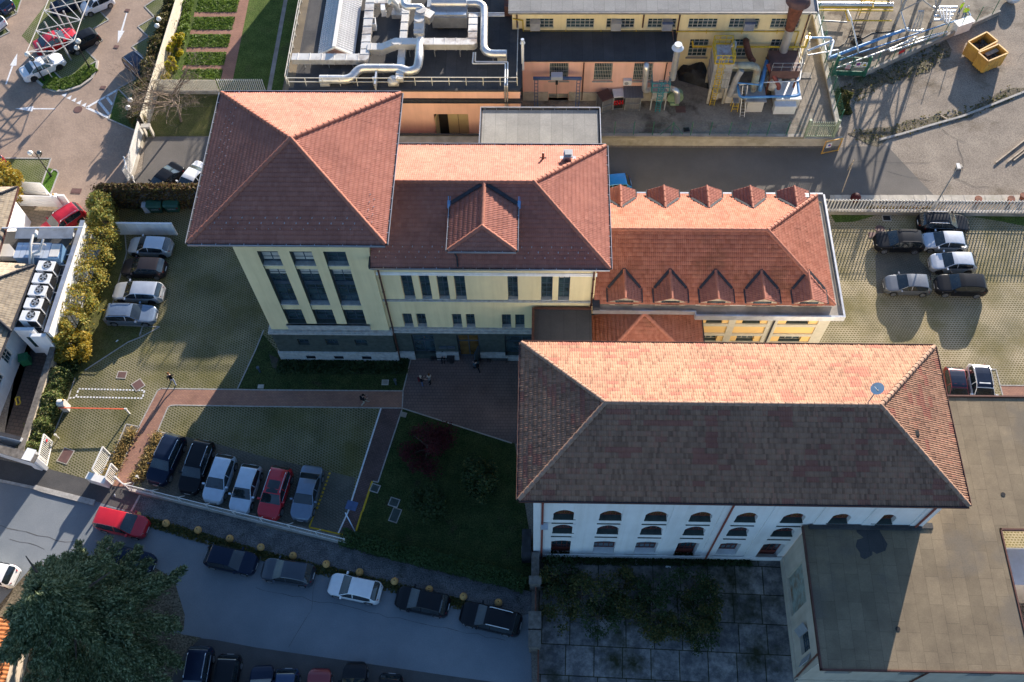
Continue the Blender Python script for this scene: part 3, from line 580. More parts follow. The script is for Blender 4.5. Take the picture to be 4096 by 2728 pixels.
# covers and gratings set in the ground
def cover(c,r,cx_,cy_,w1,h1,rot,frame,inner,label,fr=0.12):
    p=g(c,r,cx_,cy_); t=thing('manhole_cover',label,'manhole cover',(p.x,p.y,0.03),'covers set in the ground')
    m=MB(); m.obox(p,w1,h1,0.03,0.05,rot); m.build('frame',frame,t); m=MB(); m.obox(p,w1-fr*2,h1-fr*2,0.05,0.056,rot); m.build('lid',inner,t)
for a in ((0,2,1122,313,1.15,0.95,-0.05,'concrete_pale','rust_brown','square brown cover in pale frame nearest the gold bush'),(0,2,1272,405,1.25,1.25,0.72,'concrete_pale','rust_brown','diamond set brown cover beside the corner of the brick path'),(0,2,605,1058,1.35,1.75,-0.3,'concrete_pale','rust_brown','large brown cover in pale frame inside the open white gate'),
    (1,2,1095,1355,1.0,0.95,-.3,'kerb_stone','stone_grey','grey cover on the dark lawn beside the yellow line'),(1,2,1270,1485,1.1,1.0,-.3,'kerb_stone','stone_grey','grey square cover on dark lawn between two small trees and side path'),(1,3,1280,35,1.0,1.6,-.3,'concrete','stone_grey','long grey slab cover on lawn near the street hedge'),
    (1,2,1188,382,.8,.7,0,'concrete_pale','concrete','pale square cover on the tower lawn by the plaza'),(1,2,1357,678,.7,.6,-.25,'concrete','concrete','grey cover at the corner of the lawn and plaza'),(1,2,45,420,.7,.5,0,'concrete_pale','concrete_pale','pale cover at the left end of the tower lawn'),
    (2,3,140,375,1.2,1.2,0,'concrete','concrete','grey slab cover beside the brick pillar wall'),(3,1,1090,440,1.1,.9,0,'concrete_pale','black_void','dark grating in pale frame by the slatted fence, right car park'),(3,1,965,595,1.1,.8,0,'rust_brown','rust_brown','brown rectangular cover left of the parked black off roader'),
    (2,0,1550,1008,1.3,1.1,0,'rust_brown','rust_brown','rusty cover on the raised yard below the green fan'),(2,0,1603,1193,.8,.7,.1,'black_metal','black_void','black slotted drain on the raised yard by the wire fence'),(3,0,347,695,1.4,1.0,0,'concrete_pale','concrete','pale concrete cover on the sunlit yard strip'),
    (0,0,1070,432,.7,.6,-.2,'rust_brown','rust_brown','small brown grating below the tip of the long white arrow'),(0,0,1172,97,.7,.55,-.2,'rust_brown','rust_brown','small brown grating above the tail of the long white arrow'),(0,0,948,807,.75,.6,-.1,'rust_brown','rust_brown','small brown grating right of the grass island kerb'),(0,1,702,190,1.3,.8,-.05,'rust_brown','rust_brown','large brown grating on the cobbles near the house gate'),(1,2,880,1515,1.2,1.0,-.25,'blue_gantry','blue_gantry','blue steel cover on the dark brick side path')):
    z_=YZ if a[0]==2 and a[1]==0 or a[:3]==(3,0,347) else 0
    p=g(a[0],a[1],a[2],a[3],z_); t=thing('manhole_cover',a[9],'manhole cover',(p.x,p.y,z_+.03),'covers set in the ground')
    m=MB(); m.obox(p,a[4]*.75,a[5]*.75,z_+.03,z_+.05,a[6]); m.build('frame',a[7],t); m=MB(); m.obox(p,a[4]*.75-.16,a[5]*.75-.16,z_+.05,z_+.056,a[6]); m.build('lid',a[8],t)
for a,lab in (((0,0,718,1008),'round rusty cover beside the white hatched triangle marking'),((3,1,1030,540),'round rusty cover left of the black off roader')):
    p=g(*a); m=MB(); m.cyl(p,.45,.45,.012,.034,20); m.cyl(p,.36,.36,.034,.038,20); solo(m,'manhole_cover','rust_brown',lab,'manhole cover','covers set in the ground')

# cracks and repairs in the road surfaces
def crack(name,q,c,r,wd,lay,mat_):
    mb=MB(); P_=[g(c,r,a,b) for a,b in q]; rn=random.Random(len(q)*7+int(q[0][0])); path=[P_[0]]
    for a,b in zip(P_,P_[1:]):
        k=max(2,int((b-a).length/.7))
        for i in range(1,k+1): x=a.lerp(b,i/k); path.append(x+Vector((rn.uniform(-.12,.12),rn.uniform(-.12,.12),0)))
    for a,b in zip(path,path[1:]):
        d=(b-a).normalized(); s_=Vector((-d.y,d.x,0))*wd*rn.uniform(.5,1.2)/2; mb.add([(x.x,x.y,lay*.004) for x in (a-s_,b-s_,b+s_,a+s_)],[(0,1,2,3)])
    o=mb.build(name,mat_); o['kind']='structure'
for q in ([(0,125),(250,185),(450,245),(700,290)],[(90,255),(250,290),(420,340)]): crack('road_crack',q,0,3,.05,2.4,'asphalt_dark')
crack('road_crack',[(0,700),(600,830),(1400,1000),(2300,1190)],1,3,.03,2.4,'asphalt_dark'); crack('road_crack',[(300,1250),(500,900),(540,640)],1,3,.025,2.5,'asphalt_dark')
for q in ([(1600,1190),(1740,1290),(1820,1310)],[(1740,1290),(1780,1440),(1800,1568)],[(1980,1090),(2120,1130)],[(2300,560),(2354,480)],[(1500,1490),(1100,1490),(800,1488)]): crack('yard_crack',q,3,0,.04,3.4,'asphalt_dark')
for q in ([(1100,10),(1300,60),(1500,90)],[(1700,60),(1900,150),(2050,160)]): crack('yard_crack',q,3,1,.04,3.4,'asphalt_dark')
# ================================================================ BUILDINGS helpers
def facade(mb, P0, U, W, z0, z1, ops, nrm, depth=0.22, m_wall=0, m_rev=None, back=None):
    """wall rectangle with openings. P0 at u=0; U unit dir; ops=(u0,u1,za,zb[,rise[,depth]])"""
    P0=Vector(P0);U=Vector(U);nrm=Vector(nrm); m_rev=m_wall if m_rev is None else m_rev
    pt=lambda u,z,d=0:(P0.x+U.x*u-nrm.x*d, P0.y+U.y*u-nrm.y*d, z)
    xs=sorted({0,W}|{o[0] for o in ops}|{o[1] for o in ops}); zs=sorted({z0,z1}|{o[2] for o in ops}|{o[3] for o in ops})
    xs=[x for x in xs if 0<=x<=W]; zs=[z for z in zs if z0<=z<=z1]
    flip = U.cross(Vector((0,0,1))).dot(nrm)<0
    def q(a,b,c,d):
        mb.add([a,b,c,d],[(3,2,1,0) if flip else (0,1,2,3)])
    mb.cur=m_wall
    for xa,xb in zip(xs,xs[1:]):
        for za,zb in zip(zs,zs[1:]):
            cx_,cz=(xa+xb)/2,(za+zb)/2
            if any(o[0]<cx_<o[1] and o[2]<cz<o[3] for o in ops): continue
            q(pt(xa,za),pt(xb,za),pt(xb,zb),pt(xa,zb))
    for o in ops:
        u0,u1,za,zb=o[:4]; rise=o[4] if len(o)>4 else 0; d=o[5] if len(o)>5 else depth
        arc=[(u0,zb-rise)]
        if rise:
            for i in range(1,12):
                s=i/12; arc.append((u0+(u1-u0)*s, zb-rise+rise*math.sin(math.pi*s)**0.75 if rise>0.6 else zb-rise+rise*4*s*(1-s)))
        arc.append((u1,zb-rise))
        mb.cur=m_wall
        if rise:
            for (ua,z_a),(ub,z_b) in zip(arc,arc[1:]): q(pt(ua,z_a),pt(ub,z_b),pt(ub,zb),pt(ua,zb))
        mb.cur=m_rev
        loop=[(u0,za)]+arc+[(u1,za)]
        for (ua,z_a),(ub,z_b) in zip(loop,loop[1:]+loop[:1]): q(pt(ub,z_b),pt(ua,z_a),pt(ua,z_a,d),pt(ub,z_b,d))
    mb.cur=m_wall
def window(parent,P0,U,nrm,o,frame,gl='window_glass',nx=2,nz=2,depth=0.22,bw=0.06,ft=0.05,blind=None,name='window'):
    P0=Vector(P0);U=Vector(U);nrm=Vector(nrm); u0,u1,za,zb=o[:4]; rise=o[4] if len(o)>4 else 0; d=(o[5] if len(o)>5 else depth)
    def P(u,z,dd): return (P0.x+U.x*u-nrm.x*dd,P0.y+U.y*u-nrm.y*dd,z)
    m=MB(); f0=d-ft
    def bar(ua,ub,z_a,z_b,dd0=f0,dd1=d+0.01):
        vs=[P(ua,z_a,dd0),P(ub,z_a,dd0),P(ub,z_b,dd0),P(ua,z_b,dd0),P(ua,z_a,dd1),P(ub,z_a,dd1),P(ub,z_b,dd1),P(ua,z_b,dd1)]
        m.add(vs,[(0,1,2,3),(7,6,5,4),(0,4,5,1),(1,5,6,2),(2,6,7,3),(3,7,4,0)])
    bar(u0,u0+bw,za,zb);bar(u1-bw,u1,za,zb);bar(u0+bw,u1-bw,za,za+bw);bar(u0+bw,u1-bw,zb-bw,zb)
    for i in range(1,nx): x=u0+(u1-u0)*i/nx; bar(x-bw*.35,x+bw*.35,za+bw,zb-bw)
    for j in (nz if isinstance(nz,(list,tuple)) else [za+(zb-za)*k/nz for k in range(1,nz)]): bar(u0+bw,u1-bw,j-bw*.35,j+bw*.35,f0+0.008)
    w_=m.build(name,frame,parent)
    m=MB(); g_=d-0.012; vs=[P(u0,za,g_),P(u1,za,g_),P(u1,zb,g_),P(u0,zb,g_)]; m.add(vs,[(0,1,2,3)])
    m.build('pane',gl,w_)
    if blind:
        m=MB(); g2=d-0.018; zb2=zb-(zb-za)*blind; vs=[P(u0+bw,zb2,g2),P(u1-bw,zb2,g2),P(u1-bw,zb-bw,g2),P(u0+bw,zb-bw,g2)]; m.add(vs,[(0,1,2,3)]); m.build('blind','frame_white',w_)
    return w_
X=(1,0,0); Y=(0,1,0); S=(0,-1,0)
def hip_roof(parent, x0,x1,y0,y1,ze,zr,rl=None,rr=None,mat_='tile_red',cap='tile_red',over=0.0,**kw):
    ym=(y0+y1)/2; ra=Vector((x0 if rl is None else rl,ym,zr)); rb=Vector((x1 if rr is None else rr,ym,zr))
    A,B,Cc,D=(x0,y0,ze),(x1,y0,ze),(x1,y1,ze),(x0,y1,ze); pl=[(A,B,ra,rb),(Cc,D,rb,ra)]
    if rr is not None: pl.append((B,Cc,rb,rb))
    if rl is not None: pl.append((D,A,ra,ra))
    o=tiles_obj('roof',pl,mat_,parent,**kw)
    m=MB(); z=Vector((0,0,0.03))
    if (rb-ra).length>0.1: ridge(m,rb+z,ra+z)
    if rr is not None: ridge(m,Vector(B)+z,rb+z); ridge(m,Vector(Cc)+z,rb+z)
    if rl is not None: ridge(m,Vector(A)+z,ra+z); ridge(m,Vector(D)+z,ra+z)
    c_=m.build('ridge_cap',cap_mat(cap),o,smooth=50)
    return o
plain('cap_red', (0.40,0.155,0.10), 0.8, var=0.12, scale=5, spec=0.3); plain('cap_old', (0.36,0.22,0.15), 0.85, var=0.2, scale=4, spec=0.3)
def cap_mat(c): return 'cap_old' if 'old' in c else 'cap_red'
def gutter(parent,loop,z,w_=0.16,mat_='gutter_dark',lip='gutter_metal'):
    m=MB()
    n=len(loop)
    for i in range(n-1):
        a=Vector((*loop[i],z));b=Vector((*loop[i+1],z)); d=(b-a).normalized(); o_=Vector((d.y,-d.x,0))
        m.cur=0; m.beam(a+o_*w_*.5,b+o_*w_*.5,w_,0.10)
        m.cur=1; m.beam(a+o_*(w_+.015)+Vector((0,0,.03)),b+o_*(w_+.015)+Vector((0,0,.03)),0.03,0.16)
        k=int((b-a).length/0.95); m.cur=1
        for j in range(1,k):
            p=a.lerp(b,j/k); m.beam(p+Vector((0,0,.06)),p+o_*w_+Vector((0,0,.06)),0.035,0.02)
    return m.build('gutter',[mat_,lip],parent)
def snow_guards(parent,p_list,ang):
    proto=None
    for p in p_list:
        if proto is None:
            m=MB(); m.box(p[0]-.03,p[0]+.03,p[1]-.10,p[1]+.10,p[2]+.04,p[2]+.055); m.box(p[0]-.03,p[0]+.03,p[1]-.10,p[1]-.085,p[2]+.04,p[2]+.14); proto=m.build('snow_guard','gutter_metal',parent); base=Vector(p)
        else:
            c=proto.copy(); C.objects.link(c); c.location=proto.location+Vector(p)-base
# ---------------------------------------------------------------- TOWER
TW=thing('tower_building','tall yellow square tower with red pyramid roof and three columns of tall dark windows','building',(-17.15,44.2,0))
m=MB(); P0=(-22.05,39.3,0); cols=[(1.63,3.15),(3.99,5.62),(6.45,8.07)]
ops=[(a,b,6.05,16.5,0,0.5) for a,b in cols]
facade(m,P0,X,9.8,5.0,20.5,ops,S,0.5,0,1)
m.cur=0
m.quad((-12.25,39.3,5),(-12.25,49.1,5),(-12.25,49.1,20.5),(-12.25,39.3,20.5)); m.quad((-22.05,49.1,5),(-22.05,39.3,5),(-22.05,39.3,20.5),(-22.05,49.1,20.5)); m.quad((-12.25,49.1,5),(-22.05,49.1,5),(-22.05,49.1,20.5),(-12.25,49.1,20.5))
m.build('wall',['yellow_stucco','stone_grey'],TW)
for a,b in cols:
    for za,zb,sill in ((13.95,14.5,14.55),(8.1,8.9,8.95)):
        mm=MB(); x0,x1=P0[0]+a,P0[0]+b; mm.box(x0,x1,39.45,39.79,za,zb); mm.build('spandrel','yellow_stucco',TW); mm=MB(); mm.box(x0-.0+.002,x1-.002,39.36,39.79,zb,zb+.09); mm.build('sill','stone_pale',TW)
    for k,(za,zb,nx,nz,bl) in enumerate(((14.62,16.48,2,[15.2,15.75],.9 if a<5 else 0),(9.02,13.93,2,[9.9,10.9,11.45,11.5,12.4,13.1],.22),(6.1,8.08,2,[6.75,7.4],0))):
        w_=window(TW,P0,X,S,(a,b,za,zb,0,0.5),'frame_dark','window_glass',nx,nz,0.5,0.09,blind=bl or None)
        if k==1:
            mm=MB(); mm.box(P0[0]+a+.03,P0[0]+b-.03,39.70,39.78,11.45,11.95); mm.build('transom_panel','frame_dark',w_)
m=MB(); m.box(-20.55,-13.75,39.16,39.34,5.3,6.08); m.box(-20.6,-13.7,39.08,39.3,6.0,6.08); m.build('window_sill','stone_pale',TW)
m=MB(); ops=[(a+.35,b-.25,2.75,3.75,0,.3) for a,b in cols]; facade(m,(-22.2,39.15,0),X,10.1,1.5,4.75,ops,S,.3,0,0)
m.quad((-12.1,39.15,1.5),(-12.1,49.2,1.5),(-12.1,49.2,4.75),(-12.1,39.15,4.75)); m.quad((-22.2,49.2,1.5),(-22.2,39.15,1.5),(-22.2,39.15,4.75),(-22.2,49.2,4.75)); m.build('stone_base','stone_grey',TW)
for o in ops: window(TW,(-22.2,39.15,0),X,S,o,'frame_dark',nx=2,nz=2,depth=.3)
m=MB(); m.box(-22.35,-12.0,39.0,49.3,4.75,5.0); m.box(-22.28,-12.05,39.08,49.3,5.0,5.12); m.build('cornice','stone_pale',TW)
m=MB(); ops=[(2.3+i*2.42,3.1+i*2.42,.55,1.05,0,.25) for i in range(3)]; facade(m,(-22.3,39.02,0),X,10.3,0,1.55,ops,S,.25,0,1); m.box(-12.02,-11.98,39.03,49.2,0,1.55); m.box(-22.32,-22.3,39.03,49.2,0,1.55); m.quad((-22.3,39.02,1.55),(-12,39.02,1.55),(-12,39.2,1.6),(-22.3,39.2,1.6)); m.build('plinth',['stone_pale','black_void'],TW)
for o in ops: window(TW,(-22.3,39.02,0),X,S,o,'frame_dark',nx=2,nz=1,depth=.25,name='basement_window')
TX0,TX1,TY0,TY1,TZE,TZR=-23.9,-10.4,37.35,51.05,20.2,23.0
m=MB(); m.box(TX0+.05,TX1-.05,TY0+.05,TY1-.05,20.0,20.12); m.build('soffit','beige_trim',TW)
hr=hip_roof(TW,TX0,TX1,TY0,TY1,TZE,TZR,-17.15,-17.15)
gutter(TW,[(TX0,TY0),(TX1,TY0),(TX1,TY1),(TX0,TY1),(TX0,TY0)],20.2)
sg=[]; rng=random.Random(3)
for r_,yy in enumerate((38.35,38.7,39.05)):
    for i in range(15): sg.append((-22.4+ i*.8+r_*.27,yy,TZE+(yy-TY0)*.409))
snow_guards(TW,[p for p in sg if p[0]>TX0+(p[1]-TY0)+.3 and p[0]<TX1-(p[1]-TY0)-.3],0)
sg=[]
for i in range(14):
    yy=40.2+i*.75
    for r_ in range(3):
        xx=TX0+.9+r_*.35; sg.append((xx,yy+r_*.25,TZE+(xx-TX0)*.415))
snow_guards(TW,sg,0)
sg=[(TX1-1.0-(i%2)*.3,38.9+i*.33,TZE+(1.0+(i%2)*.3)*.415) for i in range(8)]; snow_guards(TW,sg,0)
m=MB(); m.tube([(-13.3,39.0,19.95),(-13.3,38.9,19.6),(-13.3,39.2,19.3)],.07,8); m.build('downpipe','copper_brown',TW)
# ---------------------------------------------------------------- MIDDLE WING
MW=thing('middle_wing','yellow middle wing with red hip roof, one large dormer, stone base and double doors','building',(-4,44.2,0))
MX1=5.12; P0=(-12.25,39.5,0); Wd=16.55
m=MB(); xs=[(-10.46,-9.58),(-9.07,-8.27),(-7.73,-6.89),(-6.42,-5.58),(-2.36,-1.57),(.2,1.07),(1.51,2.39)]
up=[(a+12.25,b+12.25,9.85,13.2,0,.32) for a,b in xs]
ls=[(-10.97,-10.21),(-9.85,-9.09),(-6.96,-6.2),(-5.84,-5.13),(-2.94,-2.2),(-1.86,-1.11)]
lo=[(a+12.25,b+12.25,5.5,7.5,0,.32) for a,b in ls]
facade(m,P0,X,Wd,5.3,15.9,up+lo,S,.32,0,0)
m.quad((4.3,39.5,5.3),(4.3,49,5.3),(4.3,49,15.9),(4.3,39.5,15.9)); m.quad((4.3,49,0),(-12.25,49,0),(-12.25,49,15.9),(4.3,49,15.9)); m.build('wall','yellow_stucco',MW)
for i,o in enumerate(up): window(MW,P0,X,S,o,'frame_dark',nx=2,nz=[10.5,11.2,11.75,11.8,12.5],depth=.32,bw=.07,blind=(.15,.1,.2,.12,.1,.14,.2)[i]); mm=MB(); mm.box(P0[0]+o[0]+.002,P0[0]+o[1]-.002,39.44,39.76,9.72,9.862); mm.build('sill','stone_pale',MW)
for i,o in enumerate(lo): window(MW,P0,X,S,o,'frame_dark',nx=2,nz=3,depth=.32,bw=.06); mm=MB(); mm.box(P0[0]+o[0]+.002,P0[0]+o[1]-.002,39.44,39.76,5.38,5.512); mm.build('sill','stone_pale',MW)
m=MB(); m.box(-12.2,4.36,39.38,39.5,13.3,13.48); m.box(-12.2,4.36,39.42,39.5,13.48,13.6); m.build('string_course','white_stucco',MW)
m=MB(); m.box(-12.2,4.34,39.36,39.5,9.55,9.715); m.build('string_course','stone_pale',MW)
gr=[(1.5,3.35,.75,4.2,0,.4),(5.3,7.15,.02,4.2,0,.4),(9.3,12.2,.75,4.2,0,.4)]
m=MB(); facade(m,(-12.1,39.42,0),X,12.3,0,4.75,gr,S,.4,0,0); m.build('stone_base','stone_grey',MW)
m=MB(); m.box(-12.1,4.3,39.25,39.5,4.75,5.05); m.box(-12.1,4.3,39.33,39.5,5.05,5.36); m.build('cornice','stone_pale',MW)
for a,b in ((0,1.5),(3.35,5.3),(7.15,9.3),(9.3,12.2)): m=MB(); m.box(-12.1+a+.003,-12.1+b-.003,39.27,39.42,0,.74 if a==9.3 else 1.3); m.build('plinth','stone_pale',MW)
for i,o in enumerate(gr):
    if i!=1: window(MW,(-12.1,39.42,0),X,S,o,'frame_dark','window_glass',2,[2.6,2.7,3.4],.4,.09)
    else:
        w_=window(MW,(-12.1,39.42,0),X,S,o,'frame_dark','amber_glass',2,[2.6,2.7],.4,.10,name='entrance_door')
        mm=MB(); mm.obox((-5.2,38.95),.06,.92,.05,2.5,-.35); mm.build('open_leaf','frame_dark',w_)
m=MB(); m.box(-12.2,4.9,38.65,49.7,15.52,15.62); m.build('soffit','beige_trim',MW)
A,B,Cc=(-12.2,38.5,15.7),(MX1,38.5,15.7),(MX1,49.9,15.7); D=(-12.2,49.9,15.7); ra,rb=(-12.2,44.2,18.35),(-.4,44.2,18.35)
mr=tiles_obj('roof',[(A,B,ra,rb),(Cc,D,rb,ra),(B,Cc,rb,rb)],'tile_red',MW,sd=10)
mm=MB(); z=Vector((0,0,.03)); ridge(mm,Vector(rb)+z,Vector(ra)+z); ridge(mm,Vector(B)+z,Vector(rb)+z); ridge(mm,Vector(Cc)+z,Vector(rb)+z); mm.build('ridge_cap','cap_red',mr,50)
gutter(MW,[(-12.2,38.5),(MX1,38.5),(MX1,49.9),(-12.2,49.9)],15.7)
mm=MB(); mm.box(-12.32,-12.2,38.4,39.3,15.6,15.95); mm.build('flashing','gutter_dark',MW)
sg=[]
for r_,yy in enumerate((39.2,39.55,39.9)):
    for i in range(23):
        x_=-11.8+i*.72+r_*.24
        if not -6.8<x_<-1.3: sg.append((x_,yy,15.7+(yy-38.5)*.465))
snow_guards(MW,[p for p in sg if p[0]<MX1-(p[1]-38.5)-.3],0)
# big dormer
dm=MB(); dx0,dx1,dze,dzr,dyf=-6.42,-1.6,17.67,18.30,38.62; dxc=-4.02
slope=lambda y:15.7+(y-38.5)*.465
yb_=42.74
dt=tiles_obj('dormer_roof',[((dx0,yb_,dze),(dx0,dyf,dze),(dxc,44.05,dzr),(dxc,40.25,dzr)),((dx1,dyf,dze),(dx1,yb_,dze),(dxc,40.25,dzr),(dxc,44.05,dzr)),((dx0,dyf,dze),(dx1,dyf,dze),(dxc,40.25,dzr),(dxc,40.25,dzr))],'tile_red',MW,sd=30)
mm=MB(); ridge(mm,(dxc,40.25,dzr+.03),(dxc,44.1,dzr+.03)); ridge(mm,(dx0,dyf,dze+.03),(dxc,40.25,dzr+.03)); ridge(mm,(dx1,dyf,dze+.03),(dxc,40.25,dzr+.03)); mm.build('ridge_cap','cap_red',dt,50)
mm=MB(); mm.box(dx0+.5,dx1-.5,39.5,42.6,16,17.6); mm.build('dormer_wall','yellow_stucco',MW)
mm=MB(); mm.box(dx0+.02,dx1-.02,dyf+.02,42.8,17.5,17.62); mm.build('dormer_soffit','gutter_dark',MW)
gutter(MW,[(dx0,yb_),(dx0,dyf),(dx1,dyf),(dx1,yb_)],17.66,.12)
mm=MB()
for sx in (dx0,dx1): mm.beam((sx,yb_,dze+.13),(dxc,44.12,dzr+.15),.28,.04)
mm.build('valley_flashing','gutter_dark',MW); 
for sx in (dx0-.14,dx1+.14): mm=MB(); mm.beam((sx,42.4,17.62),(sx,43.3,17.9),.22,.12); mm.build('lead_flashing','ahu_blue',MW)
mm=MB(); mm.tube([(-6.1,39.4,16.35),(-5.9,39.1,16.15),(-5.85,38.5,15.86)],.06,8); mm.build('downpipe','gutter_dark',MW)
for n_,(x_,lab) in enumerate(((-11.95,0),(4.12,0))):
    mm=MB(); mm.tube([(x_,39.0,15.6),(x_,39.35,15.2),(x_,39.33,9.7),(x_,39.28,.2)] if n_==0 else [(x_,39.0,15.6),(x_,39.38,15.2),(x_,39.36,8.95)],.07,8)
    for z_ in (13,11,9.2): mm.cyl((x_,39.33),.095,.095,z_,z_+.08,8)
    mm.build('downpipe','copper_brown',MW)
# roof vents on the bright north slope
zz=lambda y:18.35-(y-44.2)*.465
p=gy(2,0,285,1440,48.2); p=Vector((g(2,0,285,1440,17.0).x,g(2,0,285,1440,17.0).y,0)); zt=zz(p.y)
mm=MB(); mm.obox(p,.5,.35,zt+.03,zt+.07); mm.tube([(p.x,p.y,zt),(p.x,p.y,zt+.55),(p.x+.02,p.y+.05,zt+.7)],.09,8); solo(mm,'vent_pipe','copper_brown','short dark vent pipe standing on the bright middle roof slope','vent pipe')
p=g(2,0,515,1440,17.0); zt=zz(p.y); V_=thing('roof_vent','grey hooded box vent on the bright middle roof slope','roof vent',(p.x,p.y,zt)); mm=MB(); mm.obox(p,.55,.6,zt-.2,zt+.55); mm.build('housing','galvanised',V_); mm=MB(); mm.obox(p,.7,.75,zt+.62,zt+.72); mm.obox(p,.5,.5,zt+.72,zt+.86); mm.build('hood','panel_grey',V_); mm=MB(); mm.obox(p,.45,.5,zt+.55,zt+.62); mm.build('opening','black_void',V_); mm=MB(); mm.obox(p,1.2,.55,zt+.02,zt+.06); mm.build('flashing','galvanised',V_)
# ---------------------------------------------------------------- RIGHT WING
RW=thing('low_wing','long low wing with red roof edged by ten small gabled dormers and ochre panelled walls','building',(14,44.2,0))
m=MB(); m.quad((4.3,39.4,0),(12.25,39.4,0),(12.25,39.4,9.3),(4.3,39.4,9.3)); m.quad((23.3,49.3,0),(4.3,49.3,0),(4.3,49.3,9.6),(23.3,49.3,9.6)); m.build('wall','yellow_stucco',RW)
m=MB(); bays=[(.75,3.05),(3.6,6.15),(6.95,10.15)]; ops=[]
for a,b in bays: ops += [(a,b,6.4,7.4,0,.12),(a,b,4.86,6.05,0,.12),(a,b,3.5,4.5,0,.12),(a,b,.8,3.1,0,.12)]
facade(m,(12.25,39.4,0),X,11.05,0,9.3,ops,S,.12,0,0)
for y_a,y_b in ((39.4,49.3),): m.quad((23.3,y_a,0),(23.3,y_b,0),(23.3,y_b,9.6),(23.3,y_a,9.6))
m.build('panelled_wall','beige_trim',RW)
m=MB()
for a,b in bays:
    for za,zb in ((4.86,6.05),(.8,3.1)): m.box(12.25+a,12.25+b,39.515,39.56,za,zb)
    for za,zb in ((6.4,7.4),(3.5,4.5)):
        q=(b-a)*.22; m.box(12.25+a,12.25+a+q,39.515,39.8,za,zb); m.box(12.25+b-q,12.25+b,39.515,39.8,za,zb)
m.build('infill_panel','ochre_panel',RW)
for a,b in bays:
    for za,zb in ((6.4,7.4),(3.5,4.5)):
        q=(b-a)*.22; window(RW,(12.25,39.4,0),X,S,(a+q,b-q,za,zb,0,.4),'beige_trim',nx=3,nz=1,depth=.4); mm=MB(); mm.box(12.25+a+q,12.25+b-q,39.52,39.78,za+.001,za+.05); mm.build('sill','stone_grey',RW)
m=MB(); m.tube([(18.85,38.8,9.2),(18.85,39.3,8.6),(18.85,39.32,.3)],.07,8); m.build('downpipe','gutter_dark',RW)
ry0,ry1,rx1,rze,rzr=39.05,49.65,22.8,10.0,12.4
A,B,Cc,D=(4.3,ry0,rze),(rx1,ry0,rze),(rx1,ry1,rze),(4.3,ry1,rze); ra,rb=(4.3,44.35,rzr),(17.72,44.35,rzr)
rr=tiles_obj('roof',[(A,B,ra,rb),(Cc,D,rb,ra),(B,Cc,rb,rb)],'tile_red_moss',RW,sd=50)
mm=MB(); ridge(mm,Vector(rb)+z,Vector(ra)+z); ridge(mm,Vector(B)+z,Vector(rb)+z); ridge(mm,Vector(Cc)+z,Vector(rb)+z); mm.build('ridge_cap','cap_red',rr,50)
# box gutter around the eaves
mm=MB(); mm.box(4.3,12.2,38.62,39.3,9.3,9.62); mm.box(12.2,23.5,38.3,39.3,9.15,9.5); mm.box(22.6,23.5,39.3,50.05,9.15,9.5); mm.box(4.3,22.6,49.3,50.05,9.15,9.5); mm.build('box_gutter','concrete',RW)
mm=MB(); mm.box(4.25,12.2,38.55,38.64,9.3,9.78); mm.box(12.15,23.6,38.2,38.34,9.1,9.72); mm.box(12.1,12.2,38.3,38.62,9.1,9.72); mm.box(23.45,23.6,38.34,50.15,9.1,9.72); mm.box(4.3,23.6,50.0,50.15,9.1,9.72); mm.build('gutter_rim','gutter_metal',RW)
mm=MB(); mm.box(4.3,22.75,39.28,39.34,9.5,9.96); mm.box(22.72,22.76,39.3,49.6,9.5,9.96); mm.build('eaves_board','white_stucco',RW)
mm=MB(); mm.box(4.2,4.75,38.6,39.35,9.62,10.15); mm.build('hopper','gutter_dark',RW)
def small_dormer(cx_,front,rs=0):
    s=-1 if front else 1; hw=1.24; zr_=11.06 if front else 10.9; ze_=10.5 if front else 10.3; yf_=38.9 if front else 49.88
    k=(rzr-rze)/5.3
    ytip=ry0+(zr_-rze)/k if front else ry1-(zr_-rze)/k; yev=ry0+(ze_-rze)/k if front else ry1-(ze_-rze)/k
    L0,L1=(cx_-hw,yev,ze_),(cx_-hw,yf_,ze_); R0,R1=(cx_+hw,yf_,ze_),(cx_+hw,yev,ze_); T0,T1=(cx_,ytip,zr_),(cx_,yf_,zr_)
    pl=[(L0,L1,T0,T1),(R0,R1,T1,T0)] if front else [(L1,L0,T1,T0),(R1,R0,T0,T1)]
    o=tiles_obj('dormer_roof',pl,'tile_red',RW,sd=60+rs,course=.3)
    mm=MB(); ridge(mm,Vector(T1)+z,Vector(T0)+z,.11); mm.build('ridge_cap','cap_red',o,50)
    mm=MB(); a=.16
    mm.cur=0; mm.beam((cx_-hw,yev-s*.0,ze_+.12),(cx_,ytip-s*.12,zr_+.14),.2,.05); mm.beam((cx_+hw,yev,ze_+.12),(cx_,ytip-s*.12,zr_+.14),.2,.05)
    mm.beam((cx_-hw-.08,yev,ze_),(cx_-hw-.08,yf_,ze_),.16,.1); mm.beam((cx_+hw+.08,yev,ze_),(cx_+hw+.08,yf_,ze_),.16,.1); mm.build('valley_flashing','gutter_dark',o)
    mm=MB(); yw=yf_-s*.25
    pr=[(cx_-hw+.1,9.6),(cx_+hw-.1,9.6),(cx_+hw-.1,ze_-.06),(cx_,zr_-.08),(cx_-hw+.1,ze_-.06)]
    yb2=yev
    mm.add([(x,yw,z_) for x,z_ in pr]+[(x,yb2,z_) for x,z_ in pr],[(0,1,2,3,4),(9,8,7,6,5),(0,5,6,1),(1,6,7,2),(4,9,5,0)]); mm.build('dormer_wall','timber',RW)
    mm=MB(); mm.box(cx_-.7,cx_+.7,min(yw,yw+s*.03),max(yw,yw+s*.03),9.75,10.35); mm.build('dormer_window','window_glass',RW)
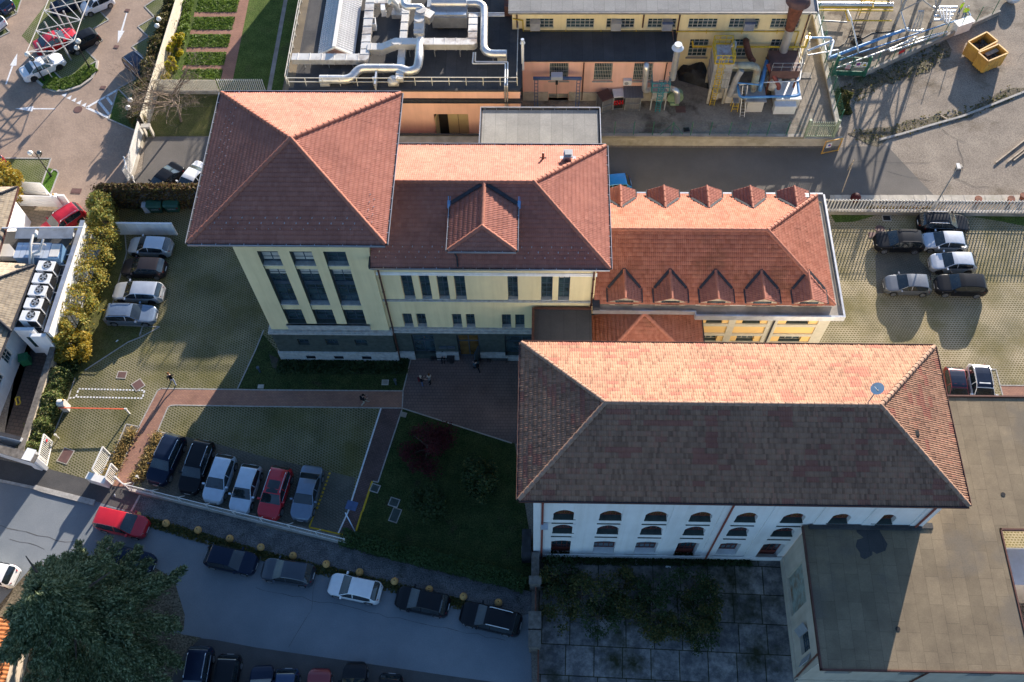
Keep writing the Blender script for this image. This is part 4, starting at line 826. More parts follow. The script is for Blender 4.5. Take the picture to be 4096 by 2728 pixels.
for i,x_ in enumerate((6.64,10.19,13.70,17.22,20.8)): small_dormer(x_,True,i); small_dormer(x_-.02,False,10+i)
mm=MB()
for x_,y_ in ((21.9,39.5),(21.75,49.3)): mm.box(x_-.25,x_+.25,y_-.2,y_+.2,10.0,10.5)
mm.build('corner_flashing','galvanised',RW)
# ---------------------------------------------------------------- PAVILION + ANNEX
PV=thing('entrance_pavilion','small dark red hipped porch roof between low wing and old white building','pavilion',(8.4,37,0))
m=MB(); m.box(4.6,12.5,35,39.38,0,7.5); m.build('wall','yellow_stucco',PV)
ap=(8.25,38.7,9.15); e=7.64
pr=tiles_obj('roof',[((4.2,39.38,e),(4.2,34.4,e),(8.25,39.38,9.15),ap),((12.9,34.4,e),(12.9,39.38,e),ap,(8.25,39.38,9.15)),((4.2,34.4,e),(12.9,34.4,e),ap,ap)],'tile_red_moss',PV,sd=90)
mm=MB(); ridge(mm,(8.25,38.7,9.18),(8.25,39.38,9.18)); ridge(mm,(4.2,34.4,e+.03),(8.25,38.7,9.18)); ridge(mm,(12.9,34.4,e+.03),(8.25,38.7,9.18)); mm.build('ridge_cap','cap_red',pr,50)
mm=MB(); mm.box(12.95,13.08,34.4,39.3,7.5,7.62); mm.beam((4.2,39.36,e+.12),(8.25,39.36,9.28),.04,.22); mm.beam((12.9,39.36,e+.12),(8.25,39.36,9.28),.04,.22); mm.build('flashing','gutter_dark',PV)
AN=thing('flat_annex','dark flat roofed annex wedged between middle wing, porch roof and old white building','annex',(1.9,36.5,0))
m=MB(); m.box(-.25,4.15,34,39.24,0,8.7); m.build('wall','yellow_stucco',AN)
m=MB(); m.box(-.45,4.18,33.8,39.34,8.7,8.82); m.build('roof','bitumen_dark',AN)
m=MB(); m.box(-.5,-.3,33.8,39.3,8.82,9.0); m.box(-.3,4.18,39.2,39.34,8.82,9.0); m.build('parapet','copper_brown',AN)
# ---------------------------------------------------------------- OLD WHITE BUILDING
OB=thing('old_white_building','old white building with weathered tile hip roof and rows of red framed arched windows','building',(13.1,27,0))
ox0,ox1,oy0,oy1,oze,ozr=-1.15,27.45,21.3,32.85,14.8,17.3
P0=(-.2,22.1,0); Wd=26.9
cxs=[]
for a,b in ((380,583),(805,1010),(1225,1430),(1640,1840),(2065,2260)): cxs.append((gy(2,3,a,50,22.1).x,gy(2,3,b,50,22.1).x))
for a,b in ((125,330),(555,750),(975,1170)): cxs.append((gy(3,3,a,75,22.1).x,gy(3,3,b,75,22.1).x))
zr1=(gy(2,3,1000,60,22.1).z,gy(2,2,900,1560,22.1).z); zr2=(gy(2,3,870,185,22.1).z,gy(2,3,870,126,22.1).z); zr3=(gy(2,3,850,370,22.1).z,gy(2,3,850,272,22.1).z)
ops=[];kinds=[]
for i,(a,b) in enumerate(cxs):
    a+=.2;b+=.2
    ops.append((a,b,zr1[0]-.25,zr1[1],.75,.38));kinds.append(0)
    if i<6: ops.append((a,b,zr2[0]-.25,zr2[1],.75,.38));kinds.append(1)
    if i<6: ops.append((a-.05,b+.05,0.05 if i in (0,3,5) else 1.0,zr3[1],.25,.5));kinds.append(2)
m=MB(); facade(m,P0,X,Wd,0,14.9,ops,S,.38,0,0)
m.quad((26.7,22.1,0),(26.7,32,0),(26.7,32,14.9),(26.7,22.1,14.9)); m.quad((-.2,32,0),(-.2,22.1,0),(-.2,22.1,14.9),(-.2,32,14.9)); m.quad((26.7,32,0),(-.2,32,0),(-.2,32,14.9),(26.7,32,14.9)); m.build('wall','white_stucco',OB)
for o,k in zip(ops,kinds):
    if k<2: window(OB,P0,X,S,o,'frame_red','amber_glass' if k==0 else 'window_glass',4,[o[2]+.45,o[2]+.95],.38,.07,blind=None)
    else: window(OB,P0,X,S,o,'frame_red','window_glass',4,3,.5,.07,name='entrance_door' if o[2]<.5 else 'window')
    if k<2: mm=MB(); mm.box(P0[0]+o[0]-.02,P0[0]+o[1]+.02,22.02,22.46,o[2]-.12,o[2]+.012); mm.build('sill','stone_grey',OB); mm=MB(); mm.box(P0[0]+o[0]-.1,P0[0]+o[1]+.1,22.03,22.1,o[2]-1.0,o[2]-.92); mm.build('ledge','stone_grey',OB)
    if k==2 and o[2]<.5: mm=MB(); mm.box(P0[0]+o[0]+.08,P0[0]+o[1]-.08,22.48,22.56,.05,.9); mm.build('door_panel','red_oxide',OB)
m=MB()
for i in range(9):
    xx=-.2+i*3.34-.0
    if i: m.box(xx-.55,xx+.35,22.03,22.1,0,14.6)
    else: m.box(-.21,.3,22.03,22.1,0,14.6)
m.build('pilaster','white_stucco',OB)
m=MB(); m.box(-.3,19,21.96,22.03,0,.75); m.build('plinth','white_stucco',OB)
for i in range(8): 
    if i<7: mm=MB(); xx=(cxs[i][0]+cxs[i][1])/2; mm.box(xx-.95,xx+.95,22.02,22.1,13.0,13.12); mm.build('ledge','stone_grey',OB)
for x_,zb_ in ((.42,.3),(13.1,.3),(26.35,8.4)):
    mm=MB(); mm.tube([(x_,21.5,14.6),(x_,21.95,14.1),(x_,21.94,zb_)],.07,8); mm.build('downpipe','red_oxide',OB)
m=MB(); m.box(ox0+.05,ox1-.05,oy0+.05,oy1-.05,14.6,14.72); m.build('soffit','beige_trim',OB)
ro=hip_roof(OB,ox0,ox1,oy0,oy1,oze,ozr,4.4,22.05,'tile_old','old',course=.345,pitch=.16,amp=.045,lip=.06,jit=.012,tw=.16,sd=100)
gutter(OB,[(ox0,oy0),(ox1,oy0),(ox1,oy1),(ox0,oy1),(ox0,oy0)],14.78,.14,'gutter_dark','copper_brown')
p=g(3,2,1345,862,16.0); mm=MB(); k_=ozr-(p.x-22.05)*(2.5/5.4); mm.obox(p,.42,.4,k_-.05,k_+.10); mm.build('roof_hole','black_void',ro)
p=g(3,2,910,580,17.15); D_=thing('satellite_dish','white satellite dish on a leaning mast beside the old roof ridge','satellite dish',(p.x,p.y,17.2))
top=g(3,2,985,335,19.4)
mm=MB(); mm.tube([(p.x,p.y,17.1),(p.x,p.y,19.3)],.035,8); mm.build('mast','steel_grey',D_)
mm=MB(); c0=Vector((p.x,p.y+.1,19.3)); nv=Vector((-.12,-.8,.62)).normalized(); uu=nv.orthogonal().normalized(); vv=nv.cross(uu); rings=[]
vs=[];fs=[]
for i in range(5):
    rr_=.42*i/4
    for k in range(20): t=2*math.pi*k/20; vs.append(c0+(uu*math.cos(t)+vv*math.sin(t))*rr_+nv*(rr_*rr_*.5))
for i in range(4):
    for k in range(20): fs.append((i*20+k,i*20+(k+1)%20,(i+1)*20+(k+1)%20,(i+1)*20+k))
mm.add(vs,fs); mm.build('dish','box_white',D_,60); mm=MB(); mm.tube([c0-vv*.45,c0+nv*.5-vv*.1],.015,6); mm.ball(c0+nv*.52-vv*.08,.06,8,6); mm.build('receiver_arm','steel_grey',D_)
# ---------------------------------------------------------------- FLAT ROOFED BUILDING (lower right)
FB=thing('flat_roof_building','cream building with large tan felt flat roof half in shadow at lower right','building',(30,17,0)); FZ=8.4
m=MB(); W0=(19.0,13.05,0)
opf=[(1.2,3.0,3.2,5.6,0,.35),(6.3,8.1,3.2,5.6,0,.35),(11,12.8,3.2,5.6,0,.35)]
facade(m,W0,X,33,0,FZ-.15,opf,S,.35,0,0)
opl=[(6.3,7.7,2.6,5.0,0,.3),(1.7,4.6,1.0,5.6,0,.25)]
facade(m,(19.0,22.05,0),(0,-1,0),9.0,0,FZ-.15,opl,(-1,0,0),.3,0,0); m.build('wall','cream_stucco',FB)
for o in opf: window(FB,W0,X,S,o,'frame_dark',nx=3,nz=4,depth=.35)
window(FB,(19.0,22.05,0),(0,-1,0),(-1,0,0),opl[0],'frame_dark',nx=3,nz=4,depth=.3)
mm=MB(); mm.box(19.2,19.26,17.45,20.35,1.0,5.6); mm.build('boarded_opening','rusty_board' if 'rusty_board' in MATS else 'gate_green',FB)
for s_ in (0,1):
    mm=MB(); mm.obox((18.85,15.85-s_*2.05),.06,.62,2.6,5.0,(.5,-.5)[s_]); mm.build('shutter','panel_grey',FB)
mm=MB(); mm.box(18.9,19.0,13.0,22.0,0,.8); mm.box(18.9,52,12.95,13.05,0,.8); mm.build('plinth','cream_stucco',FB)
mm=MB(); mm.tube([(18.9,12.9,FZ-.2),(18.92,13.6,6.9),(18.93,13.2,.3)],.06,8); mm.build('downpipe','rust',FB)
mm=MB(); mm.tube([(27,12.6,FZ-.2),(27,12.98,7.8),(27,12.97,.3)],.06,8); mm.build('downpipe','rust',FB)
# roof: front block and strip behind the old building
pb=g(3,2,1800,520,FZ); c1=g(3,3,2125,155,FZ); c2=g(3,3,2354,1200,FZ)
xr=c1.x
m=MB(); m.prism([(18.68,12.38),(xr+.05,12.38),(xr,c1.y),(xr+14,c1.y+.1),(xr+14,pb.y),(27.0,pb.y),(26.7,32.6),(26.7,22.0),(18.68,22.0)],FZ-.25,FZ); m.build('roof','bitumen_tan',FB)
for dx_,dy_ in ((24,15),(33,24.5),(30,31)): m=MB(); m.cyl((dx_,dy_),.16,.16,FZ,FZ+.03,12); m.build('roof_drain','black_void',FB)
pb=g(3,2,1630,512,FZ)
for q in ((18.58,18.68,12.3,22.0,.06),(18.58,xr+.15,12.28,12.38,.06),(xr+.05,xr+.15,12.38,c1.y,.06),(27.0,xr+14,pb.y,pb.y+.12,.10),(xr+.05,xr+14,c1.y-.1,c1.y,.06)): m=MB(); m.box(q[0],q[1],q[2],q[3],FZ-.3,FZ+q[4]); m.build('roof_edge','copper_brown',FB)
m=MB(); m.box(19.0,26.72,21.75,22.0,FZ,FZ+.22); m.box(26.72,27.6,21.9,22.3,FZ,FZ+.1); m.build('roof_upstand','bitumen_dark',FB)
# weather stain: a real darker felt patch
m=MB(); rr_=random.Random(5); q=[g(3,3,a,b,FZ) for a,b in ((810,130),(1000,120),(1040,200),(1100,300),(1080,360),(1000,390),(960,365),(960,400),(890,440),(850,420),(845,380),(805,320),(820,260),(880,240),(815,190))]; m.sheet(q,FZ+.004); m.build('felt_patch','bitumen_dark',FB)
m=MB(); mw=g(3,3,2200,300,0); m.box(xr+1.5,xr+14,c1.y-3.0,c1.y-.3,0,5); m.build('side_wall','house_white',FB)
# ================================================================ WORKSHOP WITH DUCTS ON ITS ROOF
DZ=6.75
WS=thing('workshop','pink flat roofed workshop with dark felt roof carrying silver ventilation ducts','workshop',(-13,75,0))
m=MB(); facade(m,(-24.0,64.23,0),X,22.1,0,5.35,[(13.75,17.05,.15,3.55,0,.5)],S,.5,0,0)
m.box(-24.0,-1.9,64.2,64.23,5.75,6.7); m.quad((-24,98,0),(-24,64.23,0),(-24,64.23,6.7),(-24,98,6.7)); m.quad((-1.9,64.23,0),(-1.9,98,0),(-1.9,98,6.7),(-1.9,64.23,6.7)); m.build('wall','pink_stucco',WS)
m=MB(); m.box(-24,-10.35,64.17,64.23,0,.85); m.box(-6.85,-1.9,64.17,64.23,0,.85); m.build('plinth','door_tan',WS)
m=MB(); m.box(-24.05,-1.75,64.0,64.6,5.35,5.75); m.box(-24.05,-1.7,63.88,64.0,5.38,5.48); m.build('cornice','gutter_dark',WS)
m=MB(); m.box(-10.25,-6.95,64.66,64.74,.1,3.6); m.build('door_recess','black_void',WS)
m=MB(); m.box(-8.95,-7.98,64.5,64.58,.15,3.5); m.box(-7.93,-6.97,64.5,64.58,.15,3.5); m.build('sliding_door','door_tan',WS)
m=MB(); m.obox((-10.0,64.2),.06,.9,.15,3.5,-.25); m.build('open_door','door_tan',WS)
m=MB(); m.prism([(-24.1,64.1),(-1.8,64.1),(-1.8,98),(-24.1,98)],6.7,DZ); m.build('roof','bitumen_duct',WS)
m=MB(); m.box(-23.6,-1.9,64.1,64.4,DZ,DZ+.12); m.box(-2.1,-1.75,64.4,90,DZ,DZ+.12); m.build('roof_kerb','bitumen_dark',WS)
# tan felt strip, paler than the roof, along the left edge
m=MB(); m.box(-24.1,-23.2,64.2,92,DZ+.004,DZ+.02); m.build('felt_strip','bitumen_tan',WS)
# annexes in front of the workshop
LR=thing('lean_to_canopy','low grey concrete canopy between pink wall and red middle roof','canopy',(-9.5,58,0))
m=MB(); m.box(-22,-5.4,52,61.8,0,2.8); m.build('wall','pink_stucco',LR); m=MB(); m.box(-22.1,-5.35,52,62.0,2.8,2.95); m.build('roof','concrete',LR); m=MB(); m.box(-22.1,-5.35,62.0,62.15,2.85,3.15); m.build('gutter','gutter_dark',LR)
GR=thing('grey_roof_annex','annex with flat light grey felt roof and white trimmed edge behind middle wing','annex',(0,55,0))
m=MB(); m.box(-5.1,5.15,49.3,60.7,0,7.8); m.build('wall','yellow_stucco',GR); m=MB(); m.box(-5.2,5.22,49.3,60.75,7.8,7.95); m.build('roof','bitumen_grey',GR)
m=MB(); m.cur=0; m.box(-5.34,-5.22,49.3,60.9,7.8,8.0); m.box(5.22,5.36,49.3,60.9,7.8,8.0); m.box(-5.34,5.36,60.76,60.9,7.8,8.0); m.cur=1; m.box(-5.40,-5.34,49.3,60.95,7.8,8.12); m.box(5.36,5.42,49.3,60.95,7.8,8.12); m.box(-5.4,5.42,60.9,60.97,7.8,8.12)
for i in range(10): m.box(-5.0+i*1.05,-4.97+i*1.05,60.72,60.9,7.95,8.06)
m.build('gutter',['gutter_dark','gutter_metal'],GR)
# railings
def railing(name,P_,lab,z0,h=1.05,seg=1.5,grp='steel railings round the workshop roof',mat_='frame_white'):
    t=thing(name,lab,'railing',(P_[0].x,P_[0].y,z0),grp); mr_=MB(); mp=MB()
    for a,b in zip(P_,P_[1:]):
        a=Vector((a.x,a.y,0));b=Vector((b.x,b.y,0)); 
        for zz_ in (h,h*.52): mr_.beam(a+Vector((0,0,z0+zz_)),b+Vector((0,0,z0+zz_)),.06,.06)
        n=max(1,round((b-a).length/seg))
        for i in range(n+1): q=a.lerp(b,i/n); mp=MB(); mp.box(q.x-.035,q.x+.035,q.y-.035,q.y+.035,z0,z0+h); mp.build('post',mat_,t)
    mr_.build('rail',mat_,t); return t
railing('roof_railing',[Vector((-23.6,64.75,0)),Vector((-13.9,64.75,0))],'white railing on the front roof edge just above the tower roof',DZ)
railing('roof_railing',[Vector((-13.3,64.85,0)),Vector((-2.15,64.85,0))],'white railing along the front roof edge above the long pink wall',DZ)
railing('roof_railing',[Vector((-23.85,65.0,0)),Vector((-23.85,77.5,0)),Vector((-23.85,92,0))],'white railing down the left roof edge beside the lawn',DZ)
railing('roof_railing',[Vector((-2.2,65.2,0)),Vector((-2.2,78,0))],'white railing along the right roof edge next to the lean-to',DZ,h=.95)
# gabled roof light
a0=g(1,0,560,490,DZ+.35);b0=g(1,0,905,520,DZ+.35);ap_=g(1,0,710,430,DZ+1.4)
SK=thing('roof_lantern','long white gabled roof lantern of ribbed sheet standing on the workshop roof','roof lantern',(ap_.x,70,DZ))
xl,xr_=a0.x+.1,b0.x; xm=(xl+xr_)/2; y0=ap_.y
m=MB(); pr=[(xl+.3,DZ),(xr_-.3,DZ),(xr_-.3,DZ+.4),(xm,DZ+1.3),(xl+.3,DZ+.4)]
m.add([(x,y0+.35,z_) for x,z_ in pr]+[(x,92,z_) for x,z_ in pr],[(0,1,2,3,4),(0,5,6,1),(1,6,7,2),(4,9,5,0)]); m.build('wall','pink_stucco',SK)
for s_,nm in ((xl,'left'),(xr_,'right')):
    m=MB(); e=DZ+.35; d_=Vector((xm-s_,0,1.05)).normalized()
    m.beam(((s_+xm)/2,y0,DZ+1.3),((s_+xm)/2,92,DZ+1.3),Vector((xm-s_,0,1.4)).length,.06) if False else None
    P4=[(s_,y0,e),(xm,y0,DZ+1.4),(xm,92,DZ+1.4),(s_,92,e)]
    lo_=[(x,y,z_-.07) for x,y,z_ in P4]; m.add(P4+lo_,[(0,1,2,3),(7,6,5,4),(0,4,5,1),(3,2,6,7),(0,3,7,4),(1,5,6,2)])
    k=int((92-y0)/.28)
    for i in range(k): yy=y0+i*.28; m.beam((s_,yy+.1,e+.02),(xm,yy+.1,DZ+1.42),.06,.05)
    m.build('roof_sheet','metal_sheet',SK)
m=MB(); m.beam((xm,y0-.02,DZ+1.46),(xm,92,DZ+1.46),.35,.05); m.build('ridge_cap','white_paint',SK)
m=MB(); m.beam((xl,y0-.03,DZ+.3),(xm,y0-.03,DZ+1.34),.05,.2); m.beam((xr_,y0-.03,DZ+.3),(xm,y0-.03,DZ+1.34),.05,.22); m.build('barge_board','white_paint',SK)
# ducts -----------------------------------------------------------
def duct(name,path,wd,h,lab,mat_='duct_metal',legs=True,flange=1.2):
    t=thing(name,lab,'duct',tuple(path[0]),'ventilation ducts on the workshop roof'); m=MB(); bi_=0
    for a,b in zip(path,path[1:]):
        a=Vector(a);b=Vector(b); d=(b-a).normalized(); bi_+=1; m.beam(a,b,wd,h-.014*(bi_%2))
        n=int((b-a).length/flange)
        for i in range(n+1): q=a.lerp(b,(i+.5)/(n+1)); m.beam(q-d*.025,q+d*.025,wd+.07,h+.07)
        if legs and (b-a).length>2:
            for i in range(int((b-a).length/3)+1):
                q=a.lerp(b,(i+.5)/(int((b-a).length/3)+1)); s_=Vector((-d.y,d.x,0))*wd*.45
                for k in (-1,1): lg=MB(); lg.box(q.x+s_.x*k-.03,q.x+s_.x*k+.03,q.y+s_.y*k-.03,q.y+s_.y*k+.03,DZ,q.z-h/2); lg.build('support','steel_grey',t)
    for q in path[1:-1]: m.cyl((q[0],q[1]),wd*.52,wd*.52,q[2]-h/2+.005,q[2]+h/2+.006,16) if abs(path[0][2]-q[2])<9 else None
    m.build('casing',mat_,t); return t
def rduct(name,path,r,lab,bend=.9,mat_='galvanised',grp='ventilation ducts on the workshop roof',cat='duct',legs=None,zr0=None,n=14,seg=1.1):
    "round duct with swept bends"
    P_=[Vector(p) for p in path]; out=[P_[0]]
    for i in range(1,len(P_)-1):
        a,b,c_=P_[i-1],P_[i],P_[i+1]; l=min(bend,(b-a).length*.48,(c_-b).length*.48); s_=b+(a-b).normalized()*l; e_=b+(c_-b).normalized()*l
        for k in range(7): u=k/6; out.append(s_*(1-u)**2+b*2*u*(1-u)+e_*u*u)
    out.append(P_[-1]); t=thing(name,lab,cat,tuple(P_[0]),grp); m=MB(); m.tube(out,r,n)
    for a,b in zip(P_,P_[1:]):
        k=int((b-a).length/seg)
        for i in range(k): q=a.lerp(b,(i+.5)/k); d=(b-a).normalized(); m.tube([q-d*.02,q+d*.02],r*1.045,n)
    m.build('pipe',mat_,t,50)
    if legs is not None:
        for f_ in legs:
            m=MB()
            tot=f_*(len(P_)-1); i=min(int(tot),len(P_)-2); q=P_[i].lerp(P_[i+1],tot-i); m.cyl(q,.035,.035,zr0 if zr0 is not None else DZ,q.z-r*.8,6); m.build('support','steel_grey',t)
    return t
h1=DZ+.75
duct('box_duct',[g(1,0,335,540,h1),g(1,0,1000,545,h1-.0),g(1,0,1010,440,h1),g(1,0,1062,-60,h1)],.85,.6,'stained square duct running up the roof right of the white gabled lantern')
duct('box_duct',[g(1,0,1030,450,h1+.05),g(1,0,1165,452,h1+.05),g(1,0,1290,403,h1+.5),g(1,0,1990,405,h1+.5),g(1,0,2000,150,h1+.5)],.85,.7,'stained square duct crossing the roof from left to right below the big air handler')
duct('box_duct',[g(1,0,1320,740,DZ+.7),g(1,0,1380,100,DZ+.7),g(1,0,1400,-40,DZ+.7)],.7,.5,'low square duct running up the middle of the roof beneath the others')
duct('box_duct',[g(1,0,1090,20,h1),g(1,0,1330,20,h1)],.8,.5,'short square duct at the very top of the frame')
duct('transition_duct',[g(1,0,1500,330,DZ+1.5),g(1,0,1505,200,DZ+1.9),g(1,0,1520,120,DZ+2.1),g(1,0,1620,170,DZ+1.9)],.95,.9,'wide pale transition duct left of the big air handler')
rduct('round_duct',[g(1,0,588,730,DZ+.5),g(1,0,870,732,DZ+.5),g(1,0,945,628,DZ+.75),g(1,0,1330,630,DZ+.75),g(1,0,1395,660,DZ+.8),g(1,0,1480,640,DZ+.9),g(1,0,1500,540,DZ+1.3),g(1,0,1510,330,DZ+1.3)],.42,'fat round silver duct snaking across the front of the workshop roof',1.0,legs=(.15,.47))
rduct('round_duct',[g(1,0,2300,495,DZ+1.2),g(1,0,2095,495,DZ+1.2),g(1,0,2100,30,DZ+1.6),g(1,0,1840,30,DZ+1.6)],.38,'fat round silver duct bending down the right side of workshop roof',1.0,legs=(.2,.5))
rduct('round_duct',[g(1,0,1360,-40,DZ+2.4),g(1,0,1360,65,DZ+2.4),g(1,0,1525,65,DZ+2.4),g(1,0,1525,130,DZ+1.9)],.33,'short round silver duct with two bends at the top of workshop roof',.6)
m=MB(); q=g(1,0,640,780,DZ); m.obox(q,.9,.5,DZ,DZ+.35); solo(m,'duct_plinth','duct_metal','square metal plinth under the left end of the fat round duct','duct plinth','duct plinths on the workshop roof')
m=MB(); q=g(1,0,2265,540,DZ); m.obox(q,.9,.7,DZ,DZ+.8); solo(m,'duct_plinth','duct_metal','square metal plinth under the right round duct near the roof railing','duct plinth','duct plinths on the workshop roof')
m=MB(); q=g(1,0,1270,770,DZ); m.ball((q.x,q.y,DZ+.4),.6,14,8,.7); m.obox((q.x,q.y),1.0,.7,DZ,DZ+.35); solo(m,'duct_cowl','duct_metal','bulging metal cowl at the front end of the low duct','cowl',smooth=50)
m=MB(); q=g(1,0,1100,720,DZ+.9); m.obox(q,.16,1.6,DZ+.2,DZ+1.0); q=g(1,0,1095,780,DZ); m.obox(q,.25,.3,DZ,DZ+.9); solo(m,'pipe_stand','galvanised','thin metal stand beneath the fat front duct','stand')
# air handling unit
A0=g(1,0,1625,262,DZ+.3); A1=g(1,0,1940,262,DZ+.3); top_=DZ+2.0
AH=thing('air_handler','big corrugated silver air handling unit with ribbed sides on the workshop roof','air handler',((A0.x+A1.x)/2,A0.y+1,DZ))
m=MB(); m.box(A0.x,A1.x,A0.y,A0.y+1.9,DZ+.35,top_); m.build('casing','galvanised',AH)
m=MB(); yk=A0.y
P4=[(A0.x-.1,yk-.12,top_-.25),(A1.x+.1,yk-.12,top_-.25),(A1.x+.1,yk+1.0,top_+.25),(A0.x-.1,yk+1.0,top_+.25)]; m.add(P4,[(0,1,2,3)])
for i in range(26): x_=A0.x-.1+(A1.x-A0.x+.2)*(i+.5)/26; m.beam((x_,yk-.12,top_-.23),(x_,yk+1.0,top_+.27),.06,.05)
m.build('ribbed_roof','steel_grey',AH)
m=MB(); m.tube([(A0.x+.0,yk+1.35,top_+.25),(A1.x,yk+1.35,top_+.25)],.45,12)
for i in range(4): x_=A0.x+(A1.x-A0.x)*(i+.5)/4; m.tube([(x_-.02,yk+1.35,top_+.25),(x_+.02,yk+1.35,top_+.25)],.48,12)
m.build('barrel_duct','galvanised',AH,50)
for i in range(5): x_=A0.x+.3+(A1.x-A0.x-.6)*i/4; m=MB(); m.box(x_-.08,x_+.08,A0.y+.2,A0.y+1.7,DZ,DZ+.35); m.build('leg','black_metal',AH)
A0b=g(1,0,1570,60,DZ+2); A1b=g(1,0,1765,55,DZ+2); AH2=thing('air_handler','second silver ribbed air handling unit cut by the top of the frame','air handler',(A0b.x,A0b.y,DZ))
m=MB(); m.box(A0b.x,A1b.x,A0b.y,A0b.y+4,DZ,DZ+1.9); m.build('casing','panel_grey',AH2); m=MB()
for i in range(18): x_=A0b.x+(A1b.x-A0b.x)*(i+.5)/18; m.beam((x_,A0b.y,DZ+1.94),(x_,A0b.y+4,DZ+1.94),.07,.07)
m.build('ribbed_roof','galvanised',AH2)
for k,(a,b,lab) in enumerate(((1178,100,'upper white fan box standing on the roof'),(1092,230,'lower white fan box with dark top standing on the roof'))):
    q=g(1,0,a,b+30,DZ); t=thing('split_unit',lab,'split unit',(q.x,q.y,DZ),'small split units on the workshop roof'); m=MB(); m.obox(q,.42,.9,DZ+.1,DZ+.95,.12); m.build('casing','box_white',t); m=MB(); m.obox(q,.3,.7,DZ+.95,DZ+.99,.12) if k else m.obox(q,.44,.1,DZ+.2,DZ+.8,.12); m.build('grille','black_metal',t); m=MB(); m.obox((q.x,q.y),.5,.8,DZ,DZ+.1); m.build('foot','steel_grey',t)
q=g(1,0,1310,140,DZ); t=thing('extract_fan','metal extract fan with a curved spout beside the upper white fan box','extract fan',(q.x,q.y,DZ)); m=MB(); m.obox(q,1.2,1.0,DZ,DZ+.5); m.build('base','duct_metal',t); m=MB(); m.tube([(q.x,q.y,DZ+.5),(q.x-.1,q.y,DZ+1.3),(q.x-.4,q.y+.1,DZ+1.7),(q.x-.7,q.y+.1,DZ+1.4)],.28,10); m.build('spout','galvanised',t,50)
# pairs of thin pipes
for k in (0,1):
    o=k*.22; z_=DZ+1.0
    rduct('roof_pipe',[g(1,0,2000+k*18,480,z_+.6),g(1,0,1990+k*25,585-k*18,z_),g(1,0,2293+k*22,583-k*14,z_),g(1,0,2288+k*22,790,z_),Vector((gy(1,0,2290+k*20,845,64.1).x,64.05,6.0)),Vector((gy(1,0,2292+k*20,985,64.1).x,64.05,3.2))],.07,('outer','inner')[k]+' of two thin silver pipes turning down over pink wall',.15,n=8,cat='pipe',grp='thin silver pipes on the workshop',seg=3)
for k in range(3):
    rduct('roof_pipe',[g(1,0,1950,120+k*14,DZ+.6),g(1,0,2285,118+k*14,DZ+.6)],.06,('rear','middle','front')[k]+' of three parallel silver pipes right of the big air handler',.1,n=6,cat='pipe',grp='thin silver pipes on the workshop',seg=3)
# louvred dark box at the right, top
q=g(1,0,2285,150,DZ); m=MB(); m.box(q.x,q.x+1.4,q.y,q.y+9,DZ,DZ+1.2); 
for i in range(14): m.box(q.x-.03,q.x+1.43,q.y+.3+i*.6,q.y+.36+i*.6,DZ+1.2,DZ+1.26)
solo(m,'louvre_housing','rust_brown','long dark brown louvred housing beside the yellow factory','louvre housing')
# ================================================================ LEAN-TO AND YELLOW FACTORY
LT=thing('pink_lean_to','pink lean-to with dark sloping felt roof and three barred windows','lean-to',(5.5,70,YZ))
wx=[(gy(2,0,345,640,68.28).x,gy(2,0,520,640,68.28).x),(gy(2,0,755,640,68.28).x,gy(2,0,925,640,68.28).x),(gy(2,0,1120,640,68.28).x,gy(2,0,1295,640,68.28).x)]
zt_,zb_=gy(2,0,430,580,68.28).z,gy(2,0,430,745,68.28).z
P0=(-1.75,68.28,YZ); ops=[(a+1.75,b+1.75,zb_,zt_,0,.25) for a,b in wx]
dw=(gy(2,0,335,900,68.28).x+1.75,gy(2,0,515,900,68.28).x+1.75,YZ,gy(2,0,430,862,68.28).z,0,.4)
m=MB(); facade(m,P0,X,14.5,YZ,6.6,ops+[dw],S,.25,0,0); m.quad((12.75,68.28,YZ),(12.75,72.2,YZ),(12.75,72.2,6.9),(12.75,68.28,6.6)); m.build('wall','pink_stucco',LT)
for i,o in enumerate(ops):
    w_=window(LT,P0,X,S,o,'frame_white',nx=1,nz=1,depth=.25); mm=MB()
    for k in range(1,11): x_=P0[0]+o[0]+(o[1]-o[0])*k/11; mm.box(x_-.012,x_+.012,68.24,68.264,o[2],o[3])
    for k in range(1,5): z_=o[2]+(o[3]-o[2])*k/5; mm.box(P0[0]+o[0],P0[0]+o[1],68.264,68.28,z_-.012,z_+.012)
    mm.build('bars','frame_white',w_); mm=MB(); mm.box(P0[0]+o[0]-.12,P0[0]+o[1]+.12,68.2,68.28,o[2]-.1,o[2]); mm.build('sill','stone_pale',w_)
mm=MB(); mm.box(P0[0]+dw[0],P0[0]+dw[1],68.62,68.68,YZ,dw[3]); 
w_=mm.build('yard_door','black_void',LT); mm=MB()
for k in range(5): z_=YZ+.1+(dw[3]-YZ-.15)*k/4; mm.box(P0[0]+dw[0],P0[0]+dw[1],68.55,68.62,z_-.03,z_+.03)
mm.box(P0[0]+(dw[0]+dw[1])/2-.04,P0[0]+(dw[0]+dw[1])/2+.04,68.53,68.62,YZ,dw[3]); mm.build('door_bars','frame_white',w_)
m=MB(); m.box(-1.75,P0[0]+dw[0]-.05,68.18,68.28,YZ,2.35); m.box(P0[0]+dw[1]+.05,12.75,68.18,68.28,YZ,2.35); m.build('plinth','concrete_pale',LT)
m=MB(); P4=[(-1.85,68.0,6.86),(12.95,68.0,6.86),(12.95,72.2,6.66),(-1.85,72.2,6.66)]; m.add(P4+[(x,y,z_-.12) for x,y,z_ in P4],[(0,1,2,3),(7,6,5,4),(0,4,5,1),(1,5,6,2),(3,7,4,0)]); m.build('roof','bitumen_dark',LT)
m=MB(); m.beam((-1.85,67.94,6.82),(12.98,67.94,6.82),.12,.14); m.beam((13.0,67.9,6.86),(13.0,72.2,6.66),.12,.14); m.build('gutter','gutter_dark',LT)
